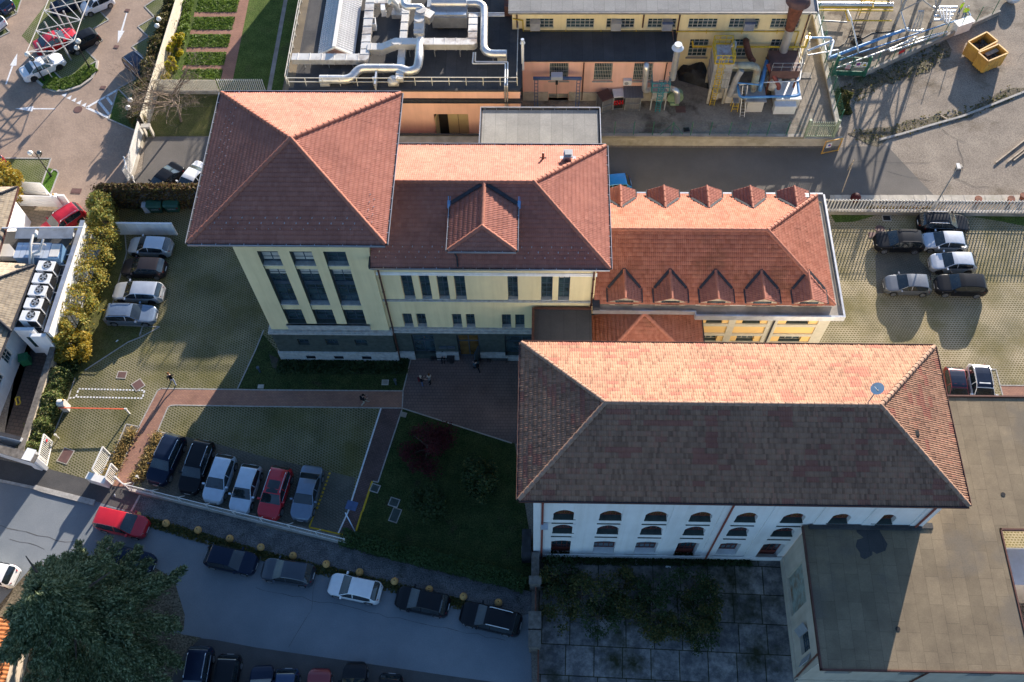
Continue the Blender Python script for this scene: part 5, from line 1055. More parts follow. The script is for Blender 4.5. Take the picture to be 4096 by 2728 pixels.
for a in (655,1405): x_=gy(2,0,a,700,68.2).x; mm=MB(); mm.tube([(x_,68.0,6.5),(x_,68.2,6.2),(x_,68.2,YZ+.1)],.06,8); mm.build('downpipe','copper_brown',LT)
YF=thing('yellow_factory','long yellow factory hall with grey felt roof and a row of wide grid windows','factory',(11.5,80,YZ))
P0=(-2.77,72.2,YZ); ops=[];mid=[]
for a,b in ((125,383),(498,757),(867,1128),(1248,1512),(1622,1890),(1998,2272)): ops.append((gy(2,0,a,215,72.2).x+2.77,gy(2,0,b,215,72.2).x+2.77,6.88,8.1,0,.18))
ops.append((gy(3,0,25,215,72.2).x+2.77,gy(3,0,290,215,72.2).x+2.77,6.88,8.1,0,.18))
for c_,a,b in ((2,1625,1800),(2,1995,2170),(3,15,180)): mid.append((gy(c_,0,a,440,72.2).x+2.77,gy(c_,0,b,440,72.2).x+2.77,3.2,5.5,0,.18))
m=MB(); facade(m,P0,X,28.45,YZ,9.2,ops+mid,S,.18,0,0); m.quad((25.68,72.2,YZ),(25.68,98,YZ),(25.68,98,9.2),(25.68,72.2,9.2)); m.build('wall','yellow_stucco',YF)
for i,o in enumerate(ops):
    w_=window(YF,P0,X,S,o,'frame_white',nx=6,nz=3,depth=.18,bw=.06)
    if i in (0,2,3,5):
        u=.17 if i in (0,2) else .5; x0_=P0[0]+o[0]+(o[1]-o[0])*u; mm=MB(); mm.box(x0_,x0_+.95,71.75,72.3,6.95,8.0); mm.build('vent_box','panel_grey',w_)
        mm=MB(); mm.beam((x0_-.05,71.7,8.02),(x0_+1.0,71.7,8.02),.3,.05)
        for k in range(6): mm.box(x0_+.06,x0_+.89,71.73,71.75,7.05+k*.14,7.09+k*.14)
        mm.build('vent_louvre','panel_grey' if i<3 else 'blue_gantry',w_)
for i,o in enumerate(mid):
    w_=window(YF,P0,X,S,o,'frame_white',nx=4,nz=5,depth=.18,bw=.06); mm=MB(); mm.box(P0[0]+o[0]-.15,P0[0]+o[1]+.15,72.05,72.2,3.05,3.2); mm.build('sill','concrete',w_)
m=MB(); ys=71.75; P4=[(-3.1,ys,9.42),(25.95,ys,9.42),(25.95,98,11.4),(-3.1,98,11.4)]; m.add(P4+[(x,y,z_-.2) for x,y,z_ in P4],[(0,1,2,3),(7,6,5,4),(0,4,5,1),(1,5,6,2),(3,7,4,0)]); m.build('roof','bitumen_grey',YF)
m=MB(); m.cur=0; m.beam((-3.1,71.66,9.38),(25.98,71.66,9.38),.18,.12); m.cur=1; m.beam((-3.1,71.55,9.39),(26.0,71.55,9.39),.04,.18); m.box(-3.0,25.9,71.7,72.2,9.05,9.2); m.beam((26.0,71.6,9.42),(26.0,98,11.4),.06,.25); m.build('gutter',['gutter_dark','gutter_metal'],YF)
for c_,a,b in ((2,45,0),(2,1210,1),(2,1540,2),(3,372,3)):
    x_=gy(c_,0,a,160,72.2).x; mm=MB(); mm.tube([(x_,71.8,9.1),(x_,72.1,8.6),(x_,72.1,7.1 if b<2 else YZ)],.07,8); mm.build('downpipe','copper_brown',YF)
m=MB(); zg=6.62; m.tube([(-2.7,72.05,8.2),(-1.75,72.05,8.0),(-1.7,72.05,zg),(24.9,72.05,zg)],.055,8); m.tube([(24.9,72.05,zg),(24.9,72.05,3.6),(24.6,72.05,3.5)],.055,8)
for i in range(8): m.box(-1+i*3.4,-.94+i*3.4,71.98,72.1,zg-.2,zg+.2)
m.build('gas_pipe','yellow_paint',YF,50)
m=MB(); z_=gy(3,0,100,412,72.0).z; m.tube([(gy(2,0,1660,375,72).x,72,z_+.5),(gy(2,0,1665,400,72).x,71.7,z_+.05),(25.9,71.7,z_)],.1,8); m.tube([(25.9,71.7,z_),(25.95,71.9,z_+1.6)],.1,8); m.build('gas_main','yellow_paint',YF,50)
# flues by the lean-to
for (c_,a,b,a2,b2,r_,mat_,lab) in ((2,100,640,97,385,.13,'box_white','slim white flue with round cap at the left end of the lean-to'),(2,1475,725,1515,430,.30,'galvanised','tall silver flue with flared hood at the right end of the lean-to')):
    bx=gy(c_,0,a,b,67.6); bz=bx.z; t_=thing('flue',lab,'flue',(bx.x,67.6,bz),'flues beside the lean-to')
    tz=gy(c_,0,a2,b2,67.5).z; m=MB(); m.tube([(bx.x,67.6,bz),(bx.x,67.6,tz)],r_,12); m.build('pipe',mat_,t_,50); m=MB(); m.cyl((bx.x,67.6),r_*1.9,r_*1.2,tz-.25,tz,14); m.cyl((bx.x,67.6),r_*1.2,r_*1.2,tz,tz+.22,14); m.build('hood','skirt_panel',t_,50)
    m=MB()
    for k in range(3): z_=bz+(tz-bz)*(k+.6)/3.6; m.cyl((bx.x,67.6),r_*1.06,r_*1.06,z_,z_+.06,12)
    m.build('joint',mat_,t_)
# blue gantry crane
a=g(2,0,222,990,YZ);b=g(2,0,598,990,YZ); ty=a.y; za=gy(2,0,225,720,ty).z
t_=thing('gantry','small blue gantry crane with two lattice legs and a grey hoist','gantry',((a.x+b.x)/2,ty,YZ))
m=MB(); m.beam((a.x-.3,ty,za),(b.x+.3,ty,za),.22,.25); m.build('beam','blue_gantry',t_)
for p in (a,b):
    m=MB(); 
    for s_ in (-.16,.16): m.box(p.x+s_-.035,p.x+s_+.035,ty-.05,ty+.05,YZ,za)
    for k in range(9): z_=YZ+.2+k*(za-YZ)/9; m.beam((p.x-.16,ty,z_),(p.x+.16,ty,z_),.04,.04)
    m.build('leg','blue_gantry',t_)
m=MB(); xm_=gy(2,0,412,720,ty).x; m.box(xm_-.55,xm_+.55,ty-.4,ty+.3,za+.14,za+.55); m.build('hoist','skirt_panel',t_); m=MB(); m.tube([(xm_,ty-.2,za),(xm_,ty-.2,za-2.6)],.02,5); m.box(xm_-.12,xm_+.12,ty-.3,ty-.1,za-.55,za-.1); m.build('hook_cable','black_metal',t_)
# gas bottle cages and cabinets
def cage(cx_,cy_,w1,d1,h1,rot,mat_r,lab,roof_over=0,bottles=False,name='cabinet'):
    p=g(2,0,cx_,cy_,YZ); t_=thing(name,lab,'cabinet',(p.x,p.y,YZ),'metal cabinets along the lean-to'); ca,sa=math.cos(rot),math.sin(rot)
    W_=lambda x,y,z_:(p.x+x*ca-y*sa,p.y+x*sa+y*ca,z_)
    m=MB(); m.obox(p,w1+roof_over,d1+roof_over,YZ+h1,YZ+h1+.08,rot)
    if name=='cabinet':
        for k in range(7): x=-w1/2+w1*(k+.5)/7; m.beam(W_(x,-d1/2-roof_over/2,YZ+h1+.1),W_(x,d1/2+roof_over/2,YZ+h1+.1),.05,.05)
    m.build('roof',mat_r,t_); m=MB()
    for x in (-1,1):
        for y in (-1,1): q=W_(x*(w1/2-.04),y*(d1/2-.04),0); m.obox(q,.07,.07,YZ,YZ+h1,rot)
    for z_ in (YZ+.15,YZ+h1*.55): m.beam(W_(-w1/2,-d1/2,z_),W_(w1/2,-d1/2,z_),.05,.05)
    m.build('frame','steel_grey',t_); m=MB(); m.obox(p,w1-.15,d1-.15,YZ+.1,YZ+h1-.02,rot); m.build('side_panel','metal_sheet_dark' if not bottles else 'black_metal',t_)
    if bottles:
        m=MB()
        for k in range(4): q=W_(-w1/2+w1*(k+.5)/4,-d1/2+.02,0); m.cyl(q,.11,.11,YZ+h1*.45,YZ+h1*.7,10); m.ball((q[0],q[1],YZ+h1*.7),.11,8,6)
        m.build('gas_bottle','tail_red',t_)
    return t_
cage(848,990,1.25,1.3,1.7,.45,'rust_brown','grey cabinet set at an angle with a plain brown top')
cage(966,970,1.05,1.1,1.7,.12,'box_white','narrow cage holding red gas bottles under a white lid',bottles=True)
cage(1100,975,1.6,1.3,1.9,0,'metal_sheet_dark','wide cabinet with ribbed dark lid and see-through front',roof_over=.3)
p=gy(2,0,1062,755,68.0); t_=thing('wall_unit','white air conditioning unit hung on the pink lean-to wall','split unit',(p.x,68.0,p.z)); m=MB(); m.box(p.x-.4,p.x+.4,67.85,68.25,p.z-.3,p.z+.3); m.build('casing','box_white',t_); m=MB(); m.tube([(p.x-.1,67.84,p.z-.02),(p.x-.1,67.82,p.z-.02)],.2,14); m.build('grille','steel_grey',t_)
# teal ladder platform hopper
p0=g(2,0,1275,1015,YZ);p1=g(2,0,1395,1015,YZ); hx,hy=(p0.x+p1.x)/2,p0.y+.8; tz=gy(2,0,1360,830,p0.y).z
t_=thing('hopper','grey dust hopper on four legs with a teal platform and caged teal ladder','hopper',(hx,hy,YZ)); m=MB()
w2=(p1.x-p0.x)/2+.05
m.box(hx-w2,hx+w2,hy-.75,hy+.75,YZ+1.6,tz-.2); m.build('tank','panel_grey',t_); m=MB(); vs=[(hx-w2,hy-.75,YZ+1.6),(hx+w2,hy-.75,YZ+1.6),(hx+w2,hy+.75,YZ+1.6),(hx-w2,hy+.75,YZ+1.6),(hx-.15,hy-.15,YZ+.5),(hx+.15,hy-.15,YZ+.5),(hx+.15,hy+.15,YZ+.5),(hx-.15,hy+.15,YZ+.5)]; m.add(vs,[(0,1,5,4),(1,2,6,5),(2,3,7,6),(3,0,4,7),(4,5,6,7)]); m.build('cone','panel_grey',t_)
for x in (-1,1):
    for y in (-1,1): m=MB(); m.box(hx+x*w2-.06,hx+x*w2+.06,hy+y*.72-.06,hy+y*.72+.06,YZ,YZ+1.6); m.build('leg','panel_grey',t_)
m=MB()
for z_ in (tz-.15,tz+.5,tz+1.05):
    for a,b in (((-1,-1),(1,-1)),((1,-1),(1,1)),((1,1),(-1,1)),((-1,1),(-1,-1))): m.beam((hx+a[0]*(w2+.15),hy+a[1]*.9,z_),(hx+b[0]*(w2+.15),hy+b[1]*.9,z_),.06,.06)
for x in (-1,0,1):
    for y in (-1,1): m.box(hx+x*(w2+.15)-.03,hx+x*(w2+.15)+.03,hy+y*.9-.03,hy+y*.9+.03,tz-.15,tz+1.05)
m.build('platform_rail','teal_paint',t_); m=MB()
for s_ in (-.22,.22): m.box(hx+s_-.03,hx+s_+.03,hy-1.05,hy-.99,YZ,tz+.6)
for k in range(14): m.beam((hx-.22,hy-1.02,YZ+.2+k*.32),(hx+.22,hy-1.02,YZ+.2+k*.32),.035,.035)
for k in range(5):
    z_=YZ+2+k*.6; m.tube([(hx-.3,hy-1.02,z_),(hx-.3,hy-1.45,z_),(hx,hy-1.65,z_),(hx+.3,hy-1.45,z_),(hx+.3,hy-1.02,z_)],.025,5)
m.build('ladder','teal_paint',t_)
rduct('exhaust_pipe',[gy(2,0,1236,600,68.1),gy(2,0,1236,600,67.2),gy(2,0,1215,840,66.9),Vector((hx-w2+.1,hy,tz-.6))],.26,'silver pipe dropping from a barred window into the teal railed hopper',.5,grp='silver exhaust pipes in the yard',cat='pipe',n=12)
rduct('exhaust_pipe',[Vector((hx+w2-.1,hy,tz-.4)),g(2,0,1520,830,YZ+3.3),g(2,0,1520,935,YZ+1.2)],.27,'silver elbow pipe from the hopper down into the green fan',.7,grp='silver exhaust pipes in the yard',cat='pipe',n=12)
p=g(2,0,1490,940,YZ); t_=thing('blower','pale green drum blower beneath the silver elbow','blower',(p.x,p.y,YZ)); m=MB(); m.tube([(p.x,p.y-.25,YZ+.85),(p.x,p.y+.35,YZ+.85)],.8,20); m.build('drum','pale_green',t_,40); m=MB(); m.obox(p,.9,.9,YZ,YZ+.3); m.build('base','pale_green',t_)
# tarpaulin heap
m=MB(); tp=[g(2,0,1510,590,YZ),g(2,0,1790,600,YZ),g(2,0,1810,820,YZ),g(2,0,1530,740,YZ)]
vs=[];fs=[]
for i in range(13):
    for j in range(9):
        u,v=i/12,j/8; q=tp[0].lerp(tp[1],u).lerp(tp[3].lerp(tp[2],u),v); e_=min(u,1-u,v,1-v); z_=YZ+min(1,e_*7)*(1.0+.25*math.sin(u*9+v*5)+.15*random.random())*1.0; vs.append((q.x,q.y,z_+.02))
for i in range(12):
    for j in range(8): fs.append((i*9+j,(i+1)*9+j,(i+1)*9+j+1,i*9+j+1))
m.add(vs,fs); solo(m,'tarpaulin','tarp','black tarpaulin draped over a heap against the yellow factory wall','tarpaulin',smooth=40)
# ---- filter tower with yellow ladder
p0=g(2,0,1785,955,YZ);p1=g(2,0,1935,955,YZ); fx0,fx1=p0.x,p1.x+.15; fy0=p0.y; fz=gy(2,0,1940,595,fy0).z; yb=fy0+2.6
t_=thing('filter_tower','tall grey filter tower with rusty top, yellow railings and yellow caged ladder','filter tower',((fx0+fx1)/2,(fy0+yb)/2,YZ))
m=MB(); m.box(fx0,fx1,fy0,yb,YZ+2.2,fz); m.build('casing','panel_grey',t_); m=MB(); m.box(fx0-.06,fx1+.06,fy0-.06,yb+.06,fz,fz+.1); m.build('top_plate','rusty_paint',t_)
m=MB()
for z_ in (YZ+2.2,YZ+3.3,YZ+4.3): m.box(fx0-.04,fx1+.04,fy0-.04,yb+.04,z_,z_+.08)
for k in range(6): x_=fx0+(fx1-fx0)*(k+.5)/6; m.box(x_-.03,x_+.03,fy0-.035,fy0,YZ+2.28,YZ+4.3)
m.build('rib','steel_grey',t_); m=MB(); cx_,cy_=(fx0+fx1)/2,(fy0+yb)/2; vs=[(fx0,fy0,YZ+2.2),(fx1,fy0,YZ+2.2),(fx1,yb,YZ+2.2),(fx0,yb,YZ+2.2),(cx_-.2,cy_-.2,YZ+.9),(cx_+.2,cy_-.2,YZ+.9),(cx_+.2,cy_+.2,YZ+.9),(cx_-.2,cy_+.2,YZ+.9)]; m.add(vs,[(0,1,5,4),(1,2,6,5),(2,3,7,6),(3,0,4,7),(4,5,6,7)]); m.build('hopper_cone','panel_grey',t_)
for x in (fx0+.12,fx1-.12):
    for y in (fy0+.12,yb-.12): m=MB(); m.box(x-.12,x+.12,y-.12,y+.12,YZ,YZ+2.2); m.build('leg','concrete_pale',t_)
m=MB(); cs=[(fx0,fy0),(fx1,fy0),(fx1,yb),(fx0,yb),(fx0,fy0)]
for z_ in (fz+.14,fz+.65,fz+1.15):
    for a,b in zip(cs,cs[1:]): m.beam((*a,z_),(*b,z_),.07 if z_>fz+.2 else .12,.07 if z_>fz+.2 else .12)
for a,b in zip(cs,cs[1:]):
    for k in range(3): m.box(a[0]+(b[0]-a[0])*k/3-.03,a[0]+(b[0]-a[0])*k/3+.03,a[1]+(b[1]-a[1])*k/3-.03,a[1]+(b[1]-a[1])*k/3+.03,fz+.1,fz+1.15)
m.build('guard_rail','yellow_paint',t_); m=MB(); lx=fx0+.55
for s_ in (-.22,.22): m.box(lx+s_-.03,lx+s_+.03,fy0-.22,fy0-.16,YZ,fz+1.1)
for k in range(26): z_=YZ+.2+k*.3; m.beam((lx-.22,fy0-.19,z_),(lx+.22,fy0-.19,z_),.035,.035) if z_<fz else None
for k in range(8): z_=YZ+2.2+k*.65; m.tube([(lx-.32,fy0-.2,z_),(lx-.34,fy0-.6,z_),(lx,fy0-.85,z_),(lx+.34,fy0-.6,z_),(lx+.32,fy0-.2,z_)],.028,5)
m.build('ladder','yellow_paint',t_)
m=MB(); q=g(2,0,1870,895,YZ); m.cyl(q,.33,.42,YZ,YZ+1.0,14); solo(m,'drum','panel_pale','pale drum standing between the legs of the filter tower','drum',smooth=50)
m=MB()
for k in range(3): q=g(2,0,1895+k*14,900,YZ); m.beam((q.x,q.y,YZ),(q.x+.12,q.y+.5,YZ+1.5),.5,.05)
solo(m,'leaning_board','panel_pale','pale boards leaning under the filter tower','boards')
# pipes round the filter tower
zt_=fz
rduct('rusty_pipe',[Vector((fx1+.35,yb+.4,fz-1.8)),Vector((fx1+.3,yb+.2,fz+.15)),Vector((fx1+.1,yb-.6,fz+.2))],.28,'peeling white pipe rising behind the filter tower top',.5,mat_='rusty_paint',grp='peeling and rusty pipes in the yard',cat='pipe')
c0=g(2,0,2070,575,YZ+4.6); c1=g(2,0,2265,585,YZ+4.6)
rduct('rusty_pipe',[Vector((fx1,fy0+.6,YZ+4.6)),Vector((c1.x,fy0+.6,YZ+4.6)),Vector((c1.x+.05,fy0+.3,YZ+1.6))],.34,'thick rust streaked pipe arching right from the filter tower',.9,mat_='rusty_board',grp='peeling and rusty pipes in the yard',cat='pipe')
rduct('rusty_pipe',[Vector((c0.x+.4,fy0+.2,YZ+4.4)),Vector((c0.x+.1,fy0+.1,YZ+3.6)),Vector((c0.x-.2,fy0,YZ+1.2))],.3,'grey pipe hanging from the rust streaked arch',.5,mat_='panel_grey',grp='peeling and rusty pipes in the yard',cat='pipe')
rduct('rusty_pipe',[gy(2,0,2150,375,72.0),gy(2,0,2150,385,71.3),gy(2,0,2185,520,70.0),gy(2,0,2215,560,69.0)],.3,'dark brown pipe leaving a factory window',.5,mat_='rust',grp='peeling and rusty pipes in the yard',cat='pipe')
for q1,q2,z1,z2,r_,m_,lab in ((g(3,0,0,700,YZ+2.2),g(3,0,98,808,YZ+2.0),YZ+2.8,YZ+2.2,.16,'red_oxide','short red brown chute falling to the white cabin'),):
    rduct('rusty_pipe',[Vector((q1.x-.3,q1.y+.2,YZ+3.6)),Vector((q2.x,q2.y,YZ+2.2)),Vector((q2.x,q2.y,YZ+1.9))],r_*1.3,lab,.3,mat_=m_,grp='peeling and rusty pipes in the yard',cat='pipe')
# chimney house
h0=g(3,0,30,655,YZ+3.6);h1_=g(3,0,295,655,YZ+3.6);hy1=gx(3,0,270,465,h1_.x)
hz=YZ+3.6; hb=g(3,0,250,470,hz).y
t_=thing('boiler_house','rust brown boiler box on stilts that carries the tall chimney','boiler house',((h0.x+h1_.x)/2,(h0.y+hb)/2,YZ))
m=MB(); m.box(h0.x,h1_.x,h0.y,hb,hz-1.0,hz); m.build('casing','rust_brown',t_); m=MB(); m.box(h0.x-.04,h1_.x+.04,h0.y-.04,hb+.04,hz,hz+.06); m.build('lid','rust_brown',t_)
for x in (h0.x+.1,h1_.x-.1):
    for y in (h0.y+.1,hb-.1): m=MB(); m.box(x-.08,x+.08,y-.08,y+.08,YZ,hz-1.0); m.build('leg','rust',t_)
m=MB()
for z_ in (hz+.55,hz+1.05): m.beam((h0.x,h0.y,z_),(h1_.x,h0.y,z_),.04,.04); m.beam((h1_.x,h0.y,z_),(h1_.x,hb,z_),.04,.04)
for k in range(4): m.box(h0.x+(h1_.x-h0.x)*k/3-.02,h0.x+(h1_.x-h0.x)*k/3+.02,h0.y-.02,h0.y+.02,hz+.06,hz+1.05)
m.build('guard_rail','steel_grey',t_)
m=MB(); q=((h0.x+h1_.x)/2-.6,(h0.y+hb)/2-.6); m.ball((q[0],q[1],YZ+1.3),.85,16,10); m.build('boiler','panel_pale',t_,60)
cb=g(3,0,140,470,hz); ct=zt=None
best=min((abs(g(3,0,270,15,z_).y-cb.y),z_) for z_ in np.arange(8,26,.05)); zc=best[1]; xc=g(3,0,270,15,zc).x
t_=thing('chimney','tall rusty chimney with steel lower pipe and wide domed rain cap','chimney',(cb.x,cb.y,hz+.06))
ax=cb.x; zj=min((abs(g(3,0,200,262,z_).y-cb.y),z_) for z_ in np.arange(4,20,.05))[1]
m=MB(); m.tube([(ax,cb.y,hz+.06),(ax,cb.y,zj)],.42,16); m.build('steel_pipe','galvanised',t_,50); m=MB(); m.cyl((ax,cb.y),.42,.78,zj,zc,18); m.cyl((ax,cb.y),.48,.48,zj-.05,zj+.08,18); m.build('stack','rust',t_,50)
m=MB(); m.cyl((ax,cb.y),1.15,1.05,zc,zc+.35,24); m.ball((ax,cb.y,zc+.35),1.05,24,10,.45,0); m.build('rain_cap','rust_brown',t_,50)
# white cabins
c0=g(2,0,2145,1030,YZ);c1=g(2,0,2295,1030,YZ); t_=thing('switch_cabin','small grey roofed white cabin between ladder and tall pipes','cabin',((c0.x+c1.x)/2,c0.y+.7,YZ)); zz_=gy(2,0,2150,932,c0.y).z
m=MB(); m.box(c0.x,c1.x,c0.y,c0.y+1.9,YZ,zz_); m.build('body','panel_pale',t_); m=MB(); m.box(c0.x-.25,c1.x+.15,c0.y-.15,c0.y+2.0,zz_,zz_+.12); m.build('roof','panel_grey',t_)
c0=g(3,0,45,1050,YZ);c1=g(3,0,240,1050,YZ); t_=thing('white_cabin','larger white cabin with a lower front box at the right end of the yard','cabin',((c0.x+c1.x)/2,c0.y+1.5,YZ)); zz_=gy(3,0,200,915,c0.y+.75).z
m=MB(); m.box(c0.x+.15,c1.x+.4,c0.y+.75,c0.y+3.0,YZ,zz_); m.build('body','panel_pale',t_); m=MB(); m.box(c0.x+.1,c1.x+.5,c0.y+.7,c0.y+3.05,zz_,zz_+.1); m.build('roof','box_white',t_); z3=gy(3,0,100,980,c0.y).z
m=MB(); m.box(c0.x,c1.x,c0.y,c0.y+.74,YZ,z3); m.build('front_box','box_white',t_)
# ladder leaning, yellow stool, pallet of pipes
a=g(2,0,2115,1075,YZ); t_=thing('step_ladder','aluminium ladder leaning on the small grey roofed cabin','ladder',(a.x,a.y,YZ)); m=MB()
for s_ in (-.22,.22): m.beam((a.x+s_,a.y,YZ),(a.x+s_-.1,a.y+1.4,YZ+2.9),.05,.07)
m.build('stile','galvanised',t_); m=MB()
for k in range(10): u=(k+.5)/10; m.beam((a.x-.22-.1*u,a.y+1.4*u,YZ+2.9*u),(a.x+.22-.1*u,a.y+1.4*u,YZ+2.9*u),.035,.035)
m.build('rung','galvanised',t_)
a=g(2,0,2040,1000,YZ); t_=thing('step_stool','yellow steel step stool in front of the slatted cabinet','stool',(a.x,a.y,YZ)); m=MB(); m.obox(a,.55,.7,YZ+1.15,YZ+1.2); m.build('platform','steel_grey',t_); m=MB()
for x in (-.24,.24):
    for y in (-.3,.3): m.beam((a.x+x*1.3,a.y+y*1.3,YZ),(a.x+x,a.y+y,YZ+1.15),.05,.05)
for z_ in (.35,.75): m.beam((a.x-.28,a.y-.35,YZ+z_),(a.x+.28,a.y-.35,YZ+z_),.05,.05)
m.build('leg_frame','yellow_paint',t_)
a=g(2,0,2020,910,YZ); m=MB(); m.obox(a,1.5,1.1,YZ,YZ+1.3)
for k in range(8): m.obox((a.x,a.y-.57),1.5,.04,YZ+.1+k*.15,YZ+.19+k*.15)
solo(m,'slatted_cabinet','panel_pale','pale cabinet with slatted front between filter tower and blue pipe','cabinet')
# blue pipework of the yard
rduct('blue_pipe',[g(2,0,2055,745,YZ+2.4),g(2,0,2075,800,YZ+2.2),g(2,0,2095,895,YZ+2.0),g(3,0,220,886,YZ+2.3),g(3,0,285,880,YZ+2.3),g(3,0,262,660,YZ+2.6)],.13,'bright blue pipe running in front of both white cabins',.4,mat_='blue_pipe',grp='blue and silver pipes of the yard',cat='pipe',n=10)
rduct('blue_pipe',[gy(2,0,2345,560,70.5),g(2,0,2290,780,YZ+2.6),g(2,0,2280,830,YZ+1.9)],.2,'fat blue pipe falling beside the boiler house',.3,mat_='blue_pipe',grp='blue and silver pipes of the yard',cat='pipe',n=10)
rduct('blue_pipe',[g(2,0,2090,780,YZ+2.4),g(2,0,2200,765,YZ+2.6),g(3,0,10,755,YZ+2.6),g(3,0,290,745,YZ+2.6),g(3,0,305,640,YZ+2.6)],.07,'thin silver pipe crossing above the cabins',.3,mat_='galvanised',grp='blue and silver pipes of the yard',cat='pipe',n=8)
rduct('blue_pipe',[g(2,0,2060,760,YZ+3),g(2,0,2280,780,YZ+3)],.08,'short blue cross pipe by the grey pipes',.3,mat_='blue_pipe',grp='blue and silver pipes of the yard',cat='pipe',n=8)
rduct('vertical_pipe',[Vector((26.2,72.6,YZ+4.2)),Vector((26.25,72.2,YZ+.5))],.26,'silver pipe with rusty collar standing at the right corner of the factory',.3,mat_='galvanised',grp='blue and silver pipes of the yard',cat='pipe')
# pipe bridge to the plant
for za,pp,r_,m_,lab in ((YZ+3.2,[(365,465),(605,370),(560,530),(560,545)],.12,'skirt_panel','pale blue pipe crossing the yard wall nearest the gate sign'),(YZ+3.6,[(345,345),(585,345),(555,520)],.09,'blue_pipe','dark blue pipe crossing the yard wall farthest from the gate'),(YZ+2.6,[(365,508),(650,457),(640,540)],.07,'galvanised','thin silver pipe crossing the yard wall above the green gate')):
    rduct('bridge_pipe',[g(3,0,a,b,za if i<len(pp)-1 else 0.6) for i,(a,b) in enumerate(pp)],r_,lab,.3,mat_=m_,grp='pipes crossing the yard wall',cat='pipe',n=8,legs=None)
# ================================================================ yard walls, gates and wire fences
RWL=thing('retaining_wall','long weathered concrete retaining wall with coping between yard and lane','wall',(15,63.5,0))
m=MB(); m.box(5,26.9,63.45,63.74,0,1.1); m.box(26.9,29.4,63.45,63.74,0,1.1); m.build('wall','concrete_pale',RWL); m=MB(); m.box(5,25.6,63.4,63.78,1.1,1.42); m.build('coping','weed_coping' if 'weed_coping' in MATS else 'concrete',RWL)
t_=thing('mesh_fence','thin green wire fence posts standing along the retaining wall coping','fence',(15,63.6,1.42)); m=MB()
for i in range(10):
    x_=gy(2,0,940+i*176,1225,63.6).x
    if x_<25.6: mm=MB(); mm.box(x_-.03,x_+.03,63.57,63.63,1.42,3.3); mm.build('post','green_paint',t_)
mm=MB(); x_=gy(2,0,1470,1225,63.6).x; mm.beam((x_-1.1,63.6,1.45),(x_,63.6,3.1),.04,.04); mm.beam((x_+1.1,63.6,1.45),(x_,63.6,3.1),.04,.04); mm.build('brace','green_paint',t_)
mm=MB()
for z_ in (1.7,2.4,3.1): mm.tube([(5.4,63.6,z_),(25.6,63.6,z_)],.008,4)
mm.build('wire','green_paint',t_)
GW=thing('yard_wall','low mossy concrete wall at right edge of the yard under green mesh','wall',(28.8,73,0))
m=MB(); m.wall((29.0,64.4),(28.7,82),.35,0,1.55); m.build('wall','concrete',GW); m=MB(); m.wall((29.0,64.4),(28.7,82),.45,1.55,1.68); m.build('coping','concrete_pale',GW)
t_=thing('mesh_fence','green mesh fence on the low wall at the right edge of yard','fence',(28.8,73,1.68)); 
for i in range(9): y_=64.6+i*2.1; mm=MB(); mm.box(28.95-i*.036-.035,28.95-i*.036+.035,y_-.035,y_+.035,1.68,3.9); mm.build('post','green_paint',t_)
mm=MB()
for k in range(8): z_=1.8+k*.28; mm.tube([(28.98,64.5,z_),(28.7,82,z_)],.008,4)
for k in range(70): y_=64.6+k*.25; x_=28.98-k*.004; mm.tube([(x_,y_,1.75),(x_,y_,3.85)],.006,3)
mm.build('mesh','green_paint',t_)
# picket gate of the yard
a=gy(3,0,345,1240,63.6);b=gy(3,0,605,1245,63.6); t_=thing('yard_gate','pale green picket gate closing the raised yard','gate',((a.x+b.x)/2,63.6,YZ)); m=MB(); n=14
for i in range(n): x_=a.x+.1+(b.x-a.x-.2)*i/(n-1); m.box(x_-.04,x_+.04,63.57,63.63,YZ+.15,YZ+2.1)
m.build('picket','gate_green',t_); m=MB(); m.box(a.x,b.x,63.56,63.64,YZ+.05,YZ+.17); m.box(a.x,b.x,63.63,63.67,YZ+1.5,YZ+1.58); m.build('rail','gate_green',t_)
for p in (a,b): m=MB(); m.box(p.x-.12,p.x+.12,63.48,63.72,YZ,YZ+2.4); m.build('post','gate_green',t_)
# green mesh gate into the plant
a=g(3,0,590,690,0);b=g(3,0,880,700,0); t_=thing('plant_gate','dark green double gate with warning signs at the plant entrance','gate',((a.x+b.x)/2,(a.y+b.y)/2,0)); m=MB(); d=(b-a).normalized(); n_=Vector((-d.y,d.x,0))
for p in (a,b): m=MB(); m.obox(p,.24,.24,0,2.7,.02); m.build('post','green_paint',t_)
m=MB(); m.beam(a+Vector((.0,0,.32)),b+Vector((0,0,.32)),.06,.62); m.build('kick_plate','green_paint',t_)
m=MB()
for z_ in (2.5,1.4): m.beam(a+Vector((0,0,z_)),b+Vector((0,0,z_)),.06,.07)
mid_=a.lerp(b,.5); m.obox(mid_,.09,.09,.0,2.55,0); m.build('frame','green_paint',t_); m=MB()
for k in range(50): p=a.lerp(b,(k+.5)/50); m.tube([(p.x,p.y,.62),(p.x,p.y,2.5)],.006,3)
for k in range(7): m.tube([a+Vector((0,0,.7+k*.26)),b+Vector((0,0,.7+k*.26))],.006,3)
m.build('mesh','green_paint',t_)
plain('sign_white',(0.7,0.7,0.7),.5,var=.02); plain('sign_red',(0.55,0.03,0.03),.5,var=.03); plain('sign_blue',(0.03,0.08,0.40),.5,var=.03); plain('sign_yellow',(0.65,0.45,0.02),.5,var=.03); plain('sign_green',(0.05,0.40,0.12),.5,var=.03); plain('sign_black',(0.02,0.02,0.02),.6,var=.03)
